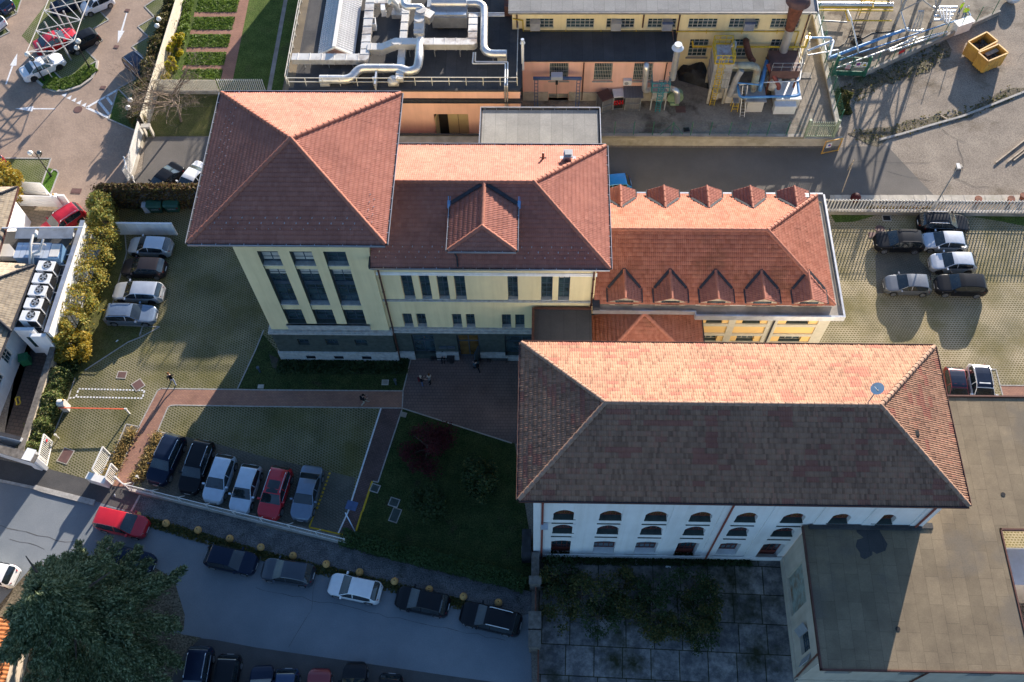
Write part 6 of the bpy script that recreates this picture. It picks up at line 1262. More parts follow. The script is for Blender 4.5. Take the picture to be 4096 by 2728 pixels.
def text(body,size,parent,loc,rot,mat_,name='lettering',ext=.004):
    cu=bpy.data.curves.new(name,'FONT'); cu.body=body; cu.size=size; cu.align_x='CENTER'; cu.align_y='CENTER'; cu.extrude=ext; cu.materials.append(MATS[mat_])
    o=bpy.data.objects.new(name,cu); me=bpy.data.meshes.new_from_object(o); bpy.data.objects.remove(o); o=bpy.data.objects.new(name,me); C.objects.link(o); o.rotation_euler=rot
    if parent: o.parent=parent; o.location=Vector(loc)-ORG.get(parent.name,Vector())
    else: o.location=loc
    if parent: ORG[o.name]=ORG.get(parent.name,Vector())
    return o
def disc(m,c,r,n,nrm,thick=.012,hole=0):
    nrm=Vector(nrm).normalized(); m.tube([Vector(c),Vector(c)+nrm*thick],r,n)
for k,(u,kind) in enumerate(((.40,0),(.68,1),(.88,2))):
    p=a.lerp(b,u)-n_*.05; z_=(1.25,1.62,1.62)[k]; m=MB(); w_=.26; m.beam((p.x-d.x*w_,p.y-d.y*w_,z_),(p.x+d.x*w_,p.y+d.y*w_,z_),.02,.62); s_=m.build('warning_sign','sign_white',t_)
    c=p-n_*.012; m=MB()
    if kind==0: disc(m,(c.x,c.y,z_+.07),.19,20,-n_,.012); m.beam((c.x-d.x*.24,c.y-d.y*.24,z_-.25),(c.x+d.x*.24,c.y+d.y*.24,z_-.25),.02,.09); m.build('symbol','sign_red',s_); m=MB(); disc(m,Vector((c.x,c.y,z_+.07))-n_*.011,.13,20,-n_,.012); m.build('symbol','sign_white',s_); m=MB(); q=Vector((c.x,c.y,z_+.07))-n_*.022; m.beam(q-d*.11+Vector((0,0,.11)),q+d*.11-Vector((0,0,.11)),.01,.04); m.build('symbol','sign_red',s_)
    if kind==1: disc(m,(c.x,c.y,z_+.05),.2,20,-n_,.012); m.build('symbol','sign_red',s_); m=MB(); disc(m,Vector((c.x,c.y,z_+.05))-n_*.011,.15,20,-n_,.012); m.build('symbol','sign_blue',s_); m=MB(); q=Vector((c.x,c.y,z_+.05))-n_*.022; m.beam(q-d*.12+Vector((0,0,.12)),q+d*.12-Vector((0,0,.12)),.01,.05); m.build('symbol','sign_red',s_)
    if kind==2: q=c-n_*.012; m.add([q-d*.2+Vector((0,0,z_-.16)),q+d*.2+Vector((0,0,z_-.16)),q+Vector((0,0,z_+.22))],[(0,1,2)]); m.build('symbol','sign_yellow',s_); m=MB(); q=c-n_*.02; m.add([q-d*.03+Vector((0,0,z_-.1)),q+d*.03+Vector((0,0,z_-.1)),q+d*.02+Vector((0,0,z_+.1)),q-d*.02+Vector((0,0,z_+.1))],[(0,1,2,3)]); m.build('symbol','sign_black',s_)
# diagonal plinth wall with wire fence
a=g(3,0,890,690,0);b=g(3,0,2115,135,0); t_=thing('plant_fence','low concrete plinth with thin wire fence slanting behind the yellow skips','fence',((a.x+b.x)/2,(a.y+b.y)/2,0)); m=MB(); m.wall(a,b,.25,0,.6); m.build('plinth','concrete',t_)
for k in range(8): p=a.lerp(b,(k+.5)/8); m=MB(); m.obox(p,.06,.06,.6,2.6); m.build('post','green_paint',t_)
m=MB()
for z_ in (.9,1.4,1.9,2.4): m.tube([a+Vector((0,0,z_)),b+Vector((0,0,z_))],.008,4)
m.build('wire','green_paint',t_)
m=MB(); p=g(3,0,1225,488,1.2); d_=(b-a).normalized(); m.beam((p.x-d_.x*.4,p.y-d_.y*.4,1.4),(p.x+d_.x*.4,p.y+d_.y*.4,1.4),.02,.4); solo(m,'red_sign','sign_red','small red sign hanging on the slanting wire fence','sign')
# rusty lift-up gate frame left on the lane
q=[g(3,0,490,1415,.0),g(3,0,640,1385,.0)]; p0_=q[0];p1_=q[1]; z_h=min((abs(g(3,0,690,1272,z_).y-p1_.y),z_) for z_ in np.arange(.5,4,.02))[1]
t_=thing('rusty_gate','rusty framed mesh gate leaf standing open on the lane with a small sign','gate',((p0_.x+p1_.x)/2,(p0_.y+p1_.y)/2,0)); m=MB(); 
for aa,bb in (((p0_.x,p0_.y,.1),(p1_.x,p1_.y,.1)),((p0_.x,p0_.y,z_h),(p1_.x,p1_.y,z_h)),((p0_.x,p0_.y,0),(p0_.x,p0_.y,z_h)),((p1_.x,p1_.y,0),(p1_.x,p1_.y,z_h))): m.beam(aa,bb,.09,.09)
m.build('frame','rust_pale' if 'rust_pale' in MATS else 'skip_yellow',t_); m=MB(); dd=(p1_-p0_)
for k in range(24): p=p0_.lerp(p1_,(k+.5)/24); m.tube([(p.x,p.y,.1),(p.x,p.y,z_h)],.006,3)
m.build('mesh','steel_grey',t_); m=MB(); p=p0_.lerp(p1_,.28); m.obox((p.x,p.y-.04),.5,.03,z_h-.95,z_h-.35,math.atan2(dd.y,dd.x)); s_=m.build('gate_sign','sign_white',t_); m=MB(); disc(m,(p.x,p.y-.06,z_h-.6),.17,16,(0,-1,0)); m.build('symbol','sign_red',s_); m=MB(); disc(m,(p.x,p.y-.075,z_h-.6),.12,16,(0,-1,0)); m.build('symbol','sign_blue',s_)
# ================================================================ pipework plant at the top right
def gp_(a,b,z_=0): return g(3,0,a,b,z_)
PL='pipes of the plant at the top right'
rduct('plant_pipe',[gp_(545,540,.5),gp_(1120,320,.5),gp_(1290,265,.5)],.17,'fat bright blue pipe slanting across the plant floor',.3,mat_='blue_pipe',grp=PL,cat='pipe',n=10,legs=(.2,.5,.8),zr0=0)
rduct('plant_pipe',[gp_(640,560,.4),gp_(840,485,.4),gp_(1560,245,.4),gp_(1740,185,.6)],.08,'thin deep blue pipe parallel to the fat blue one',.3,mat_='blue_pipe',grp=PL,cat='pipe',n=8)
rduct('plant_pipe',[gp_(600,635,.5),gp_(1110,450,.5),gp_(1420,345,.6),gp_(1640,290,.6)],.08,'long silver pipe starting behind the green gate',.3,mat_='galvanised',grp=PL,cat='pipe',n=8)
rduct('plant_pipe',[gp_(1370,335,.6),gp_(1110,460,.6),gp_(1130,472,.6),gp_(1650,295,.6)],.10,'hairpin silver pipe near the red sign',.15,mat_='galvanised',grp=PL,cat='pipe',n=8)
rduct('plant_pipe',[gp_(730,95,2.6),gp_(760,160,2.6),gp_(830,465,1.6),gp_(830,490,.4)],.09,'pale blue pipe dropping over a cable coil',.2,mat_='skirt_panel',grp=PL,cat='pipe',n=8)
for k,(b_,m_,r_,lab) in enumerate(((42,'galvanised',.28,'thickest silver pipe at the top of the plant'),(68,'yellow_paint',.09,'upper yellow pipe at the top of the plant'),(95,'yellow_paint',.08,'lower yellow pipe at the top of the plant'))):
    rduct('plant_pipe',[gp_(445,b_,1.6),gp_(1150,b_+3,1.6)],r_,lab,.2,mat_=m_,grp=PL,cat='pipe',n=8,legs=(.1,.4,.7,.95),zr0=0)
rduct('plant_pipe',[gp_(712,95,1.2),gp_(735,190,1.2),gp_(1140,190,1.2)],.07,'yellow pipe bending right above the shadowed floor',.15,mat_='yellow_paint',grp=PL,cat='pipe',n=8)
rduct('plant_pipe',[gp_(965,70,2.2),gp_(965,15,2.2),gp_(1110,15,2.2)],.07,'yellow pipe hooking round at the top edge',.15,mat_='yellow_paint',grp=PL,cat='pipe',n=8)
rduct('plant_pipe',[gp_(1220,110,2.4),gp_(1270,280,1.6),gp_(1400,290,1.4),gp_(1420,270,1.2)],.12,'silver pipe falling from the lattice tower',.3,mat_='galvanised',grp=PL,cat='pipe',n=8)
for k in range(3): rduct('plant_pipe',[gp_(1330+k*30,270,.8),gp_(1380+k*22,140,2.6),gp_(1390+k*18,100,3.4)],.10,('left','middle','right')[k]+' of three upright silver pipes inside the lattice tower',.3,mat_='galvanised',grp=PL,cat='pipe',n=8)
for k in range(4): rduct('plant_pipe',[gp_(1520,70+k*38,1.2),gp_(1740-k*20,66+k*38,1.2)],.15,('first','second','third','fourth')[k]+' from the top of the bright silver header pipes by the workers',.3,mat_='galvanised',grp=PL,cat='pipe',n=8)
for k in range(4): rduct('plant_pipe',[gp_(1570+k*36,70+k*6,1.5),gp_(1600+k*20,180+k*18,1.3),gp_(1625+k*12,192+k*18,1.1)],.10,('leftmost','second','third','rightmost')[k]+' of the silver pipes bending toward the white cabinet',.3,mat_='galvanised',grp=PL,cat='pipe',n=8)
rduct('plant_pipe',[gp_(1820,60,1.0),gp_(1865,145,1.0),gp_(1790,165,.8)],.06,'blue pipe hook at the right of the two workers',.15,mat_='blue_pipe',grp=PL,cat='pipe',n=8)
rduct('plant_pipe',[gp_(430,125,1.4),gp_(450,225,1.4)],.2,'short white pipe beside the yard wall top',.15,mat_='box_white',grp=PL,cat='pipe',n=10)
rduct('plant_pipe',[gp_(455,100,1.4),gp_(530,470,1.4)],.14,'long pale pipe running along the yard wall',.15,mat_='skirt_panel',grp=PL,cat='pipe',n=10)
rduct('plant_pipe',[gp_(490,190,.4),gp_(725,205,.4)],.09,'grey pipe lying on the shaded plant floor',.15,mat_='steel_grey',grp=PL,cat='pipe',n=8)
p=gp_(815,390,0); t_=thing('cable_coil','black coil of cable lying on the plant floor','cable',(p.x,p.y,0)); m=MB(); 
m.tube([(p.x+.62*math.cos(t)*(1-.004*k),p.y+.55*math.sin(t)*(1-.004*k),.05+.05*(k//16)) for k,t in enumerate(np.linspace(0,10*math.pi,80))],.045,6); m.build('coil','black_metal',t_); m=MB(); m.tube([gp_(640,445,.05),gp_(700,400,.05),gp_(745,330,.05),gp_(800,320,.05),gp_(870,350,.05),gp_(960,300,.05),gp_(1180,280,.05)],.04,6); m.build('tail','black_metal',t_)
p=gp_(880,140,0); q=gp_(850,-20,4.0); t_=thing('yellow_stair','yellow grating ladder tower rising out of the top of the frame','ladder tower',(p.x,p.y,0)); m=MB()
for x in (-.5,.5):
    for y in (-.35,.35): m.box(p.x+x-.04,p.x+x+.04,p.y+.3+y-.04,p.y+.3+y+.04,0,6.5)
for k in range(12): 
    z_=.4+k*.52; m.beam((p.x-.5,p.y-.05,z_),(p.x+.5,p.y-.05,z_),.05,.05); m.beam((p.x-.5,p.y+.65,z_),(p.x+.5,p.y+.65,z_),.05,.05)
m.build('frame','yellow_paint',t_); m=MB()
for k in range(12): z_=.6+k*.5; m.box(p.x-.45,p.x+.45,p.y+.1,p.y+.35,z_,z_+.04)
m.build('tread','skip_yellow',t_)
# lattice tower base
legs=[gp_(1165,225,0),gp_(1490,215,0),gp_(1420,60,0),gp_(1250,60,0)]
t_=thing('lattice_tower','grey steel lattice tower base with braced legs above the plant floor','lattice tower',(sum(p.x for p in legs)/4,sum(p.y for p in legs)/4,0))
L4=[Vector((legs[0].x,legs[0].y,0)),Vector((legs[1].x,legs[1].y,0)),Vector((legs[1].x-.2,legs[1].y+4.4,0)),Vector((legs[0].x+.2,legs[0].y+4.4,0))]; cen=sum(L4,Vector())/4; HT=9.0
top4=[cen+(p-cen)*.92+Vector((0,0,HT)) for p in L4]
for p,q in zip(L4,top4): m=MB(); m.beam(p,q,.26,.26); m.build('leg','steel_grey',t_)
m=MB()
for i in range(4):
    a0_,b0_=L4[i],top4[i]; a1_,b1_=L4[(i+1)%4],top4[(i+1)%4]
    for z0_,z1_ in ((0.2,.5),(.5,.8)):
        m.beam(a0_.lerp(b0_,z0_),a1_.lerp(b1_,z1_),.10,.10); m.beam(a1_.lerp(b1_,z0_),a0_.lerp(b0_,z1_),.10,.10)
    for z_ in (.5,.8): m.beam(a0_.lerp(b0_,z_),a1_.lerp(b1_,z_),.14,.14)
m.build('bracing','steel_grey',t_)
m=MB(); a_=cen+Vector((0,0,HT*.8)); m.box(a_.x-2.2,a_.x+2.2,a_.y-2.0,a_.y+3,a_.z,a_.z+.12); m.build('platform','steel_grey',t_)
m=MB(); 
for x0_,y0_,x1_,y1_ in ((-2.2,-2,2.2,-2),(-2.2,-2,-2.2,3),(2.2,-2,2.2,3)):
    for z_ in (.55,1.1): m.beam((a_.x+x0_,a_.y+y0_,a_.z+z_),(a_.x+x1_,a_.y+y1_,a_.z+z_),.05,.05)
for k in range(6): m.box(a_.x-2.2+k*.88-.03,a_.x-2.2+k*.88+.03,a_.y-2.03,a_.y-1.97,a_.z,a_.z+1.1)
m.build('guard_rail','steel_grey',t_)
p=gp_(1760,290,0); m=MB(); m.obox(p,1.9,.7,.05,1.35,.42); m.obox(p,2.05,.85,1.35,1.42,.42); solo(m,'plant_cabinet','box_white','white cabinet standing by the slanting fence near two workers','cabinet')
# skips
def skip(lab,cA,cB,cD,H_,scrap):
    "cA front-left base, cB front-right... given as corners of the open top at height H_"
    A,B,D=[Vector((p.x,p.y,0)) for p in (cA,cB,cD)]; u=(B-A);v=(D-A); t_=thing('skip',lab,'skip',tuple((A+B+D+(B+D-A))/4),'yellow skips'); c=(B+D)/2
    P=lambda s,t,z_: A+u*s+v*t+Vector((0,0,z_)); m=MB(); 
    ins=lambda s,t: P(.5+(s-.5)*.93,.5+(t-.5)*.93,0)
    for (s0,t0),(s1,t1) in (((0,0),(1,0)),((1,0),(1,1)),((1,1),(0,1)),((0,1),(0,0))):
        a_,b_=P(s0,t0,0),P(s1,t1,0); a_+= (c-a_)*.03; b_+=(c-b_)*.03; m.wall(a_,b_,.08,.15,H_-.05)
    m.obox((c.x,c.y),u.length*.95,v.length*.95,.12,.25,math.atan2(u.y,u.x)); m.build('body','skip_yellow',t_)
    m=MB()
    for (s0,t0),(s1,t1) in (((0,0),(1,0)),((1,0),(1,1)),((1,1),(0,1)),((0,1),(0,0))):
        m.beam(P(s0,t0,H_),P(s1,t1,H_),.14,.14)
        for k in range(5):
            q=P(s0+(s1-s0)*(k+.5)/5,t0+(t1-t0)*(k+.5)/5,0); q+=(c-q)*.008; m.obox((q.x,q.y),.11,.11,.12,H_-.08,math.atan2(u.y,u.x))
    m.build('rib','skip_yellow',t_); m=MB(); rr_=random.Random(len(lab))
    for k in range(46):
        q=P(rr_.uniform(.24,.76),rr_.uniform(.24,.76),rr_.uniform(.7,H_*.75)); an=rr_.uniform(0,3.14); l=rr_.uniform(.3,.8); m.beam(q-Vector((math.cos(an),math.sin(an),.1))*l/2,q+Vector((math.cos(an),math.sin(an),.15))*l/2,rr_.uniform(.05,.4),rr_.uniform(.03,.1))
    m.obox((c.x,c.y),u.length*.72,v.length*.72,.25,.75,math.atan2(u.y,u.x)); m.build('scrap','scrap_dark',t_)
    if scrap: m=MB(); q=P(.6,.75,H_*.8); m.beam(q-u*.28,q+u*.3+Vector((0,0,.05)),.45,.06); m.build('plank','timber',t_)
HS=1.75
skip('rear yellow skip of dark scrap on the worn asphalt',gp_(1940,470,HS),gp_(2110,380,HS),gp_(1840,385,HS),HS,False)
skip('front yellow skip of scrap with pale planks on top',gp_(2025,565,HS),gp_(2208,488,HS),gp_(1935,485,HS),HS,True)
for k,(a,b) in enumerate(((( 2090,1498),(2354,1290)),((2200,1490),(2354,1370)),((2260,1475),(2354,1400)))):
    m=MB(); m.beam(gp_(*a,.1),gp_(b[0]+80,b[1]-60,.1),.12,.12); solo(m,'timber_pole','timber',('longest pale pole lying on the asphalt at the right edge','middle pale pole lying at the right edge','shortest pale pole lying at the right edge')[k],'pole','poles lying on the asphalt')
m=MB(); m.beam(gp_(655,948,.08),gp_(742,990,.08),.1,.08); solo(m,'timber_pole','timber','broken plank lying in the weeds by the yard wall','plank')
m=MB(); m.beam(gp_(1590,1062,.1),gp_(1655,1098,.1),.12,.06); solo(m,'timber_pole','timber','short plank lying across the weedy kerb','plank')
m=MB(); p=gp_(1752,1545); m.obox(p,.5,.35,0,.3,.2); solo(m,'concrete_block','concrete_pale','pale concrete block alone on the asphalt','block')
m=MB(); p=gp_(2230,10); m.ball((p.x,p.y,.6),.85,16,10,.7); solo(m,'round_tank','skirt_panel','pale lilac dome at the top right corner','tank',smooth=60)
# ================================================================ WHITE HOUSE at the left edge
plain('house_gable',(0.80,0.79,0.77),.85,var=.02,scale=.6,spec=.2)
EZ=4.6
H1=thing('upper_house','white house end with grey tiled roof at the left edge','house',(-56,56,0))
a=g(0,1,160,155,EZ);b=g(0,1,0,690,EZ); d=(b-a).normalized(); back=Vector((-d.y,d.x,0)); 
if back.x>0: back=-back
e0=b+d*8; e1=a; rise=2.0; run=5.0
ap2=g(0,1,-40,215,EZ+1.2)
r1=a+back*run+d*run; r0=e0+back*run
rz=lambda p,z_: (p.x,p.y,z_)
o=tiles_obj('roof',[(rz(e0,EZ),rz(e1,EZ),rz(r0,EZ+rise),rz(r1,EZ+rise)),(rz(a,EZ),rz(a+back*run*2,EZ),rz(r1,EZ+rise),rz(r1,EZ+rise))],'tile_grey',H1,course=.36,pitch=.22,amp=.02,lip=.06)
m=MB(); ridge(m,rz(a,EZ+.03),rz(r1,EZ+rise+.03),.12); m.build('ridge_cap','gutter_dark',o,50)
w0=a+back*.7+d*.5; w1=w0+d*30
m=MB(); m.prism([rz(w0,0),rz(w1,0),rz(w1+back*9,0),rz(w0+back*9,0)],0,EZ-.1); m.build('wall','house_gable',H1)
m=MB(); m.beam(rz(a-back*.08,EZ-.05),rz(e0-back*.08,EZ-.05),.16,.14); m.beam(rz(a-back*.06-d*.06,EZ-.05),rz(a+back*9-d*.06,EZ-.05),.16,.14); m.build('gutter','copper_brown',H1)
H2=thing('lower_house','white house with grey tiled hip roof and grid windows facing a sunken yard','house',(-55,43,0))
a=g(0,1,320,872,EZ-.3);b=g(0,1,70,1500,EZ-.3); EZ2=EZ-.3; d=(b-a).normalized(); back=Vector((-d.y,d.x,0))
if back.x>0: back=-back
e0=b+d*10; r1=a+back*run+d*run; r0=e0+back*run
o=tiles_obj('roof',[(rz(e0,EZ2),rz(a,EZ2),rz(r0,EZ2+rise),rz(r1,EZ2+rise)),(rz(a,EZ2),rz(a+back*run*2,EZ2),rz(r1,EZ2+rise),rz(r1,EZ2+rise))],'tile_grey',H2,course=.36,pitch=.22,amp=.02,lip=.06)
m=MB(); ridge(m,rz(a,EZ2+.03),rz(r1,EZ2+rise+.03),.12); ridge(m,rz(r0,EZ2+rise+.03),rz(r1,EZ2+rise+.03),.12); m.build('ridge_cap','gutter_dark',o,50)
k0=g(0,1,110,1485,EZ2); k1=g(0,1,-60,1260,EZ2+rise*.6); m=MB(); ridge(m,rz(k0,EZ2+.05),rz(k0+back*run+d*(-3.2),EZ2+rise+.05),.14); m.build('valley_cap','gutter_dark',o,50)
m=MB(); m.beam(rz(a-back*.09,EZ2-.05),rz(e0-back*.09,EZ2-.05),.18,.16); m.build('gutter','gutter_dark',H2)
w0=a+back*.75+d*.6; L=32.0
ops=[]
def hw(c,r,a_,b_,z_): p=g(c,r,a_,b_,z_); return (p-w0).dot(d)
for qa,qb in (((95,60),(195,200)),((25,270),(130,410)),((-20,500),(90,660)),((-60,700),(20,780))):
    ua=hw(0,2,qa[0],qa[1],2.6); ub=hw(0,2,qb[0],qb[1],2.0); ops.append((min(ua,ub),max(ua,ub),1.3,3.0,0,.2))
ops=sorted(ops); fx=[ops[0]]
for o_ in ops[1:]:
    if o_[0]>fx[-1][1]+.3: fx.append(o_)
nn=-back
m=MB(); facade(m,rz(w0,0),rz(d,0),L,0,EZ2-.1,fx,rz(nn,0),.2,0,0); m.prism([rz(w0+back*.02,0),rz(w0+d*L+back*.02,0),rz(w0+d*L+back*9,0),rz(w0+back*9,0)],0,.4); m.quad(rz(w0,0),rz(w0+back*9,0),rz(w0+back*9,EZ2-.1),rz(w0,EZ2-.1)); m.build('wall','house_white',H2)
for o_ in fx: window(H2,rz(w0,0),rz(d,0),rz(nn,0),o_,'panel_pale',nx=3,nz=2,depth=.2,bw=.07)
# service roof with chillers
SZ=3.2
q=[g(0,1,45,560,SZ),g(0,1,750,545,SZ),g(0,1,400,1500,SZ),g(0,1,140,1440,SZ),g(0,1,330,900,SZ),g(0,1,-80,880,SZ)]
SR=thing('service_roof','dark flat service roof behind white parapet crowded with air conditioners','flat roof',(-47,47,0)); m=MB(); m.prism([(p.x,p.y) for p in q],0,SZ-.12); m.build('wall','house_white',SR); m=MB(); m.prism([(p.x,p.y) for p in q],SZ-.12,SZ); m.build('roof','bitumen_dark',SR)
# white garden wall
ta,tb=g(0,1,760,470,4.0),g(0,1,430,1480,4.0); dw=(tb-ta).normalized()
GWL=thing('garden_wall','tall bright white garden wall behind the yellowing hedge','wall',((ta.x+tb.x)/2,(ta.y+tb.y)/2,0)); m=MB(); m.wall(ta,tb,.3,0,4.0); m.build('wall','house_gable',GWL); m=MB(); m.wall(ta-dw*.1,tb+dw*.1,.4,4.0,4.08); m.build('coping','gutter_metal',GWL)
la,lb=g(0,2,505,10,1.9),g(0,2,190,1010,1.9)
m=MB(); m.wall(tb,g(0,2,505,10,1.9),.28,0,1.9)
GL=thing('low_wall','lower stained cream wall with rough grey coping beside the laurel hedge','wall',((la.x+lb.x)/2,(la.y+lb.y)/2,0)); m=MB(); m.wall(la-(lb-la).normalized()*3,lb,.3,0,1.9); m.build('wall','cream_stucco',GL); m=MB(); m.wall(la-(lb-la).normalized()*3,lb,.5,1.9,2.0); m.build('coping','brick_pillar',GL)
# white stepped parapet facing the sunken yard
for k,(c1_,c2_,z_,zb2) in enumerate((((130,1455),(310,1455),4.1,2.2),((270,1512),(420,1512),3.9,2.2))):
    p,q_=g(0,1,*c1_,z_),g(0,1,*c2_,z_); m=MB(); m.wall(p,q_,.22,0,z_-.06); m2=MB(); t_=thing('white_parapet',('left','right')[k]+' white parapet panel at the foot of the air conditioner row','parapet',(p.x,p.y,0),'white parapets of the house'); m.build('wall','house_white',t_); m=MB(); m.wall(p,q_,.3,z_-.06,z_); m.build('coping','box_white',t_)
    if k==0: m=MB(); pm=p.lerp(q_,.62); m.obox((pm.x,pm.y-.13),1.0,.06,1.2,2.9); m.build('window','window_glass',t_)
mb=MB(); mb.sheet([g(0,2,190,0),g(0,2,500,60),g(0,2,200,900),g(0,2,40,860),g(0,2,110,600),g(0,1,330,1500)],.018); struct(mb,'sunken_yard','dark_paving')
for k,(c1_,c2_,z_) in enumerate((((0,850),(185,895),2.4),((0,985),(330,1085),2.2))):
    p,q_=g(0,2,*c1_,z_),g(0,2,*c2_,z_); t_=thing('street_wall',('rear white wall with dark top across the end of the sunken yard','white street wall with rough grey coping next to the white gate')[k],'wall',((p.x+q_.x)/2,(p.y+q_.y)/2,0)); dd_=(p-q_).normalized(); m=MB(); m.wall(p+dd_*12,q_,.3,0,z_-.1); m.build('wall','house_white',t_); m=MB(); m.wall(p+dd_*12,q_,(.3,.75)[k],z_-.1,z_); m.build('coping',('gutter_dark','brick_pillar')[k],t_)
p=g(0,2,380,1140,0); m=MB(); m.obox(p,.7,.9,0,2.2,-.25); m.obox(p,.8,1.0,2.2,2.28,-.25); solo(m,'gate_pillar','house_white','white gate pillar at the left side of the main entrance','gate pillar','white gate pillars')
# condensers
def condenser(a_,b_,lab):
    p=g(0,1,a_,b_,SZ+.25); t_=thing('condenser',lab,'condenser',(p.x,p.y,SZ+.2),'row of white condensers'); ang=-.06; m=MB(); m.obox(p,1.5,.98,SZ+.2,SZ+1.3,ang); m.build('casing','box_white',t_); m=MB(); m.cyl(p+Vector((.15,.1,0)),.34,.34,SZ+1.3,SZ+1.315,22); m.build('fan_opening','black_void',t_); m=MB()
    c=p+Vector((.15,.1,0))
    for k in range(5): t=k*2*math.pi/5+a_; m.beam((c.x,c.y,SZ+1.33),(c.x+.29*math.cos(t),c.y+.29*math.sin(t),SZ+1.33),.14,.02)
    m.cyl(c,.09,.09,SZ+1.32,SZ+1.36,10)
    for k in (0,1): m.tube([(c.x+.35*math.cos(t),c.y+.35*math.sin(t),SZ+1.34) for t in np.linspace(0,2*math.pi,25)],.02,5)
    m.build('fan','steel_grey',t_); m=MB(); m.obox(p+Vector((.28,-.51,0)),.85,.03,SZ+.3,SZ+1.18,ang); m.obox(p+Vector((.77,.03,0)),.03,.8,SZ+.3,SZ+1.18,ang); m.build('coil_grille','black_metal',t_)
for k,(a_,b_) in enumerate(((468,935),(432,1048),(396,1160),(358,1276),(320,1392))): condenser(a_,b_,('first white condenser from the blue cooling box down the row','second white condenser from the blue cooling box','third white condenser from the blue cooling box, under the lamp','fourth white condenser from the blue cooling box','last white condenser of the row next to the gold bush')[k])
t_=thing('unit_rack','galvanised rack of bars beneath the row of white condensers','rack',(-44,45,SZ)); m=MB(); m.beam(g(0,1,545,930,SZ+.15),g(0,1,390,1470,SZ+.15),.12,.12); m.beam(g(0,1,420,930,SZ+.15),g(0,1,250,1470,SZ+.15),.12,.12); m.build('rail','galvanised',t_); m=MB()
for b_ in (775,872,965,1125): m.beam(g(0,1,560-(b_-775)*.3,b_,SZ+.1),g(0,1,675-(b_-775)*.3,b_-2,SZ+.1),.08,.08)
m.build('cross_bar','galvanised',t_)
# blue cooling box
p=g(0,1,375,800,SZ); zt_=SZ+1.15; t_=thing('cooling_box','big blue cooling unit with pale lid panels and pipes over it','cooling unit',(p.x,p.y,SZ)); m=MB(); x0_,x1_=g(0,1,155,850,SZ).x+.3,g(0,1,585,870,SZ).x; y0_,y1_=g(0,1,350,868,SZ).y,g(0,1,350,868,SZ).y+1.5
m.box(x0_,x1_,y0_,y1_,SZ+.05,zt_); m.build('casing','ahu_blue',t_); m=MB()
for k in range(6):
    xa=x0_+(x1_-x0_-.9)*k/6; xb=x0_+(x1_-x0_-.9)*(k+.93)/6; m.box(xa,xb,y0_-.05,y1_+.05,zt_,zt_+.06)
m.build('lid_panel','skirt_panel',t_); m=MB(); m.box(x1_-.85,x1_-.05,y0_+.1,y1_-.1,zt_,zt_+.08); m.build('end_panel','panel_pale',t_); m=MB()
xm_=x0_+(x1_-x0_)*.42
m.tube([(xm_,y1_+.3,zt_+.9),(xm_,y1_-.6,zt_+.8),(xm_,y0_-.2,zt_+.3),(xm_-.2,y0_-1.0,SZ+.6)],.12,10); m.tube([(xm_+.9,y1_,zt_+.7),(xm_+.7,y0_+.4,zt_+.35),(xm_+.1,y0_+.2,zt_+.3),(xm_+.1,y0_-1.0,SZ+.5)],.1,10); m.tube([(xm_-.3,y1_-.3,zt_+.4),(xm_+1.1,y1_-.4,zt_+.4)],.07,8); m.build('pipework','panel_pale',t_,50)
p=g(0,1,80,800,SZ); m=MB(); m.prism([g(0,1,0,830,SZ),g(0,1,150,830,SZ),g(0,1,165,770,SZ),g(0,1,120,715,SZ),g(0,1,20,715,SZ)],SZ,SZ+.7); solo(m,'vent_box','panel_pale','stained pale vent box left of the blue cooling unit','vent box')
# shelf of small split units under a metal canopy
pa,pb=g(0,1,140,560,SZ+1.4),g(0,1,745,540,SZ+1.4)
t_=thing('unit_canopy','long grey sheet canopy sheltering small split units','canopy',(pa.x,pa.y,SZ)); 
for k,(c1_,c2_) in enumerate(((140,330),(345,685))):
    m=MB(); a1,b1=g(0,1,c1_+20,530,SZ+1.5),g(0,1,c2_,530,SZ+1.5); m.add([rz(a1,SZ+1.6),rz(b1,SZ+1.6),rz(b1+Vector((0,-1.05,0)),SZ+1.4),rz(a1+Vector((0,-1.05,0)),SZ+1.4)],[(3,2,1,0)]); m.add([rz(a1,SZ+1.57),rz(b1,SZ+1.57),rz(b1+Vector((0,-1.05,0)),SZ+1.37),rz(a1+Vector((0,-1.05,0)),SZ+1.37)],[(0,1,2,3)]); m.build('sheet','panel_grey',t_)
m=MB()
for z_ in (1.75,1.55): m.tube([g(0,1,20,528,SZ+z_),g(0,1,765,522,SZ+z_)],.07,8)
m.build('rail','box_white',t_)
for k,a_ in enumerate((215,300,430,620)):
    p=g(0,1,a_,600,SZ+.4); m=MB(); t2=thing('split_unit',('leftmost','second','third','rightmost')[k]+' small split unit under the grey sheet canopy','split unit',(p.x,p.y+.25,SZ),'split units under the canopy'); m.obox(p+Vector((0,.25,0)),.85,.35,SZ+.1,SZ+.75); m.build('casing','box_white',t2); m=MB(); m.tube([(p.x-.1,p.y+.07,SZ+.42),(p.x-.1,p.y+.05,SZ+.42)],.24,14); m.build('grille','black_metal',t2); m=MB(); m.box(p.x-.4,p.x+.4,p.y+.1,p.y+.4,SZ,SZ+.1); m.build('foot','steel_grey',t2)
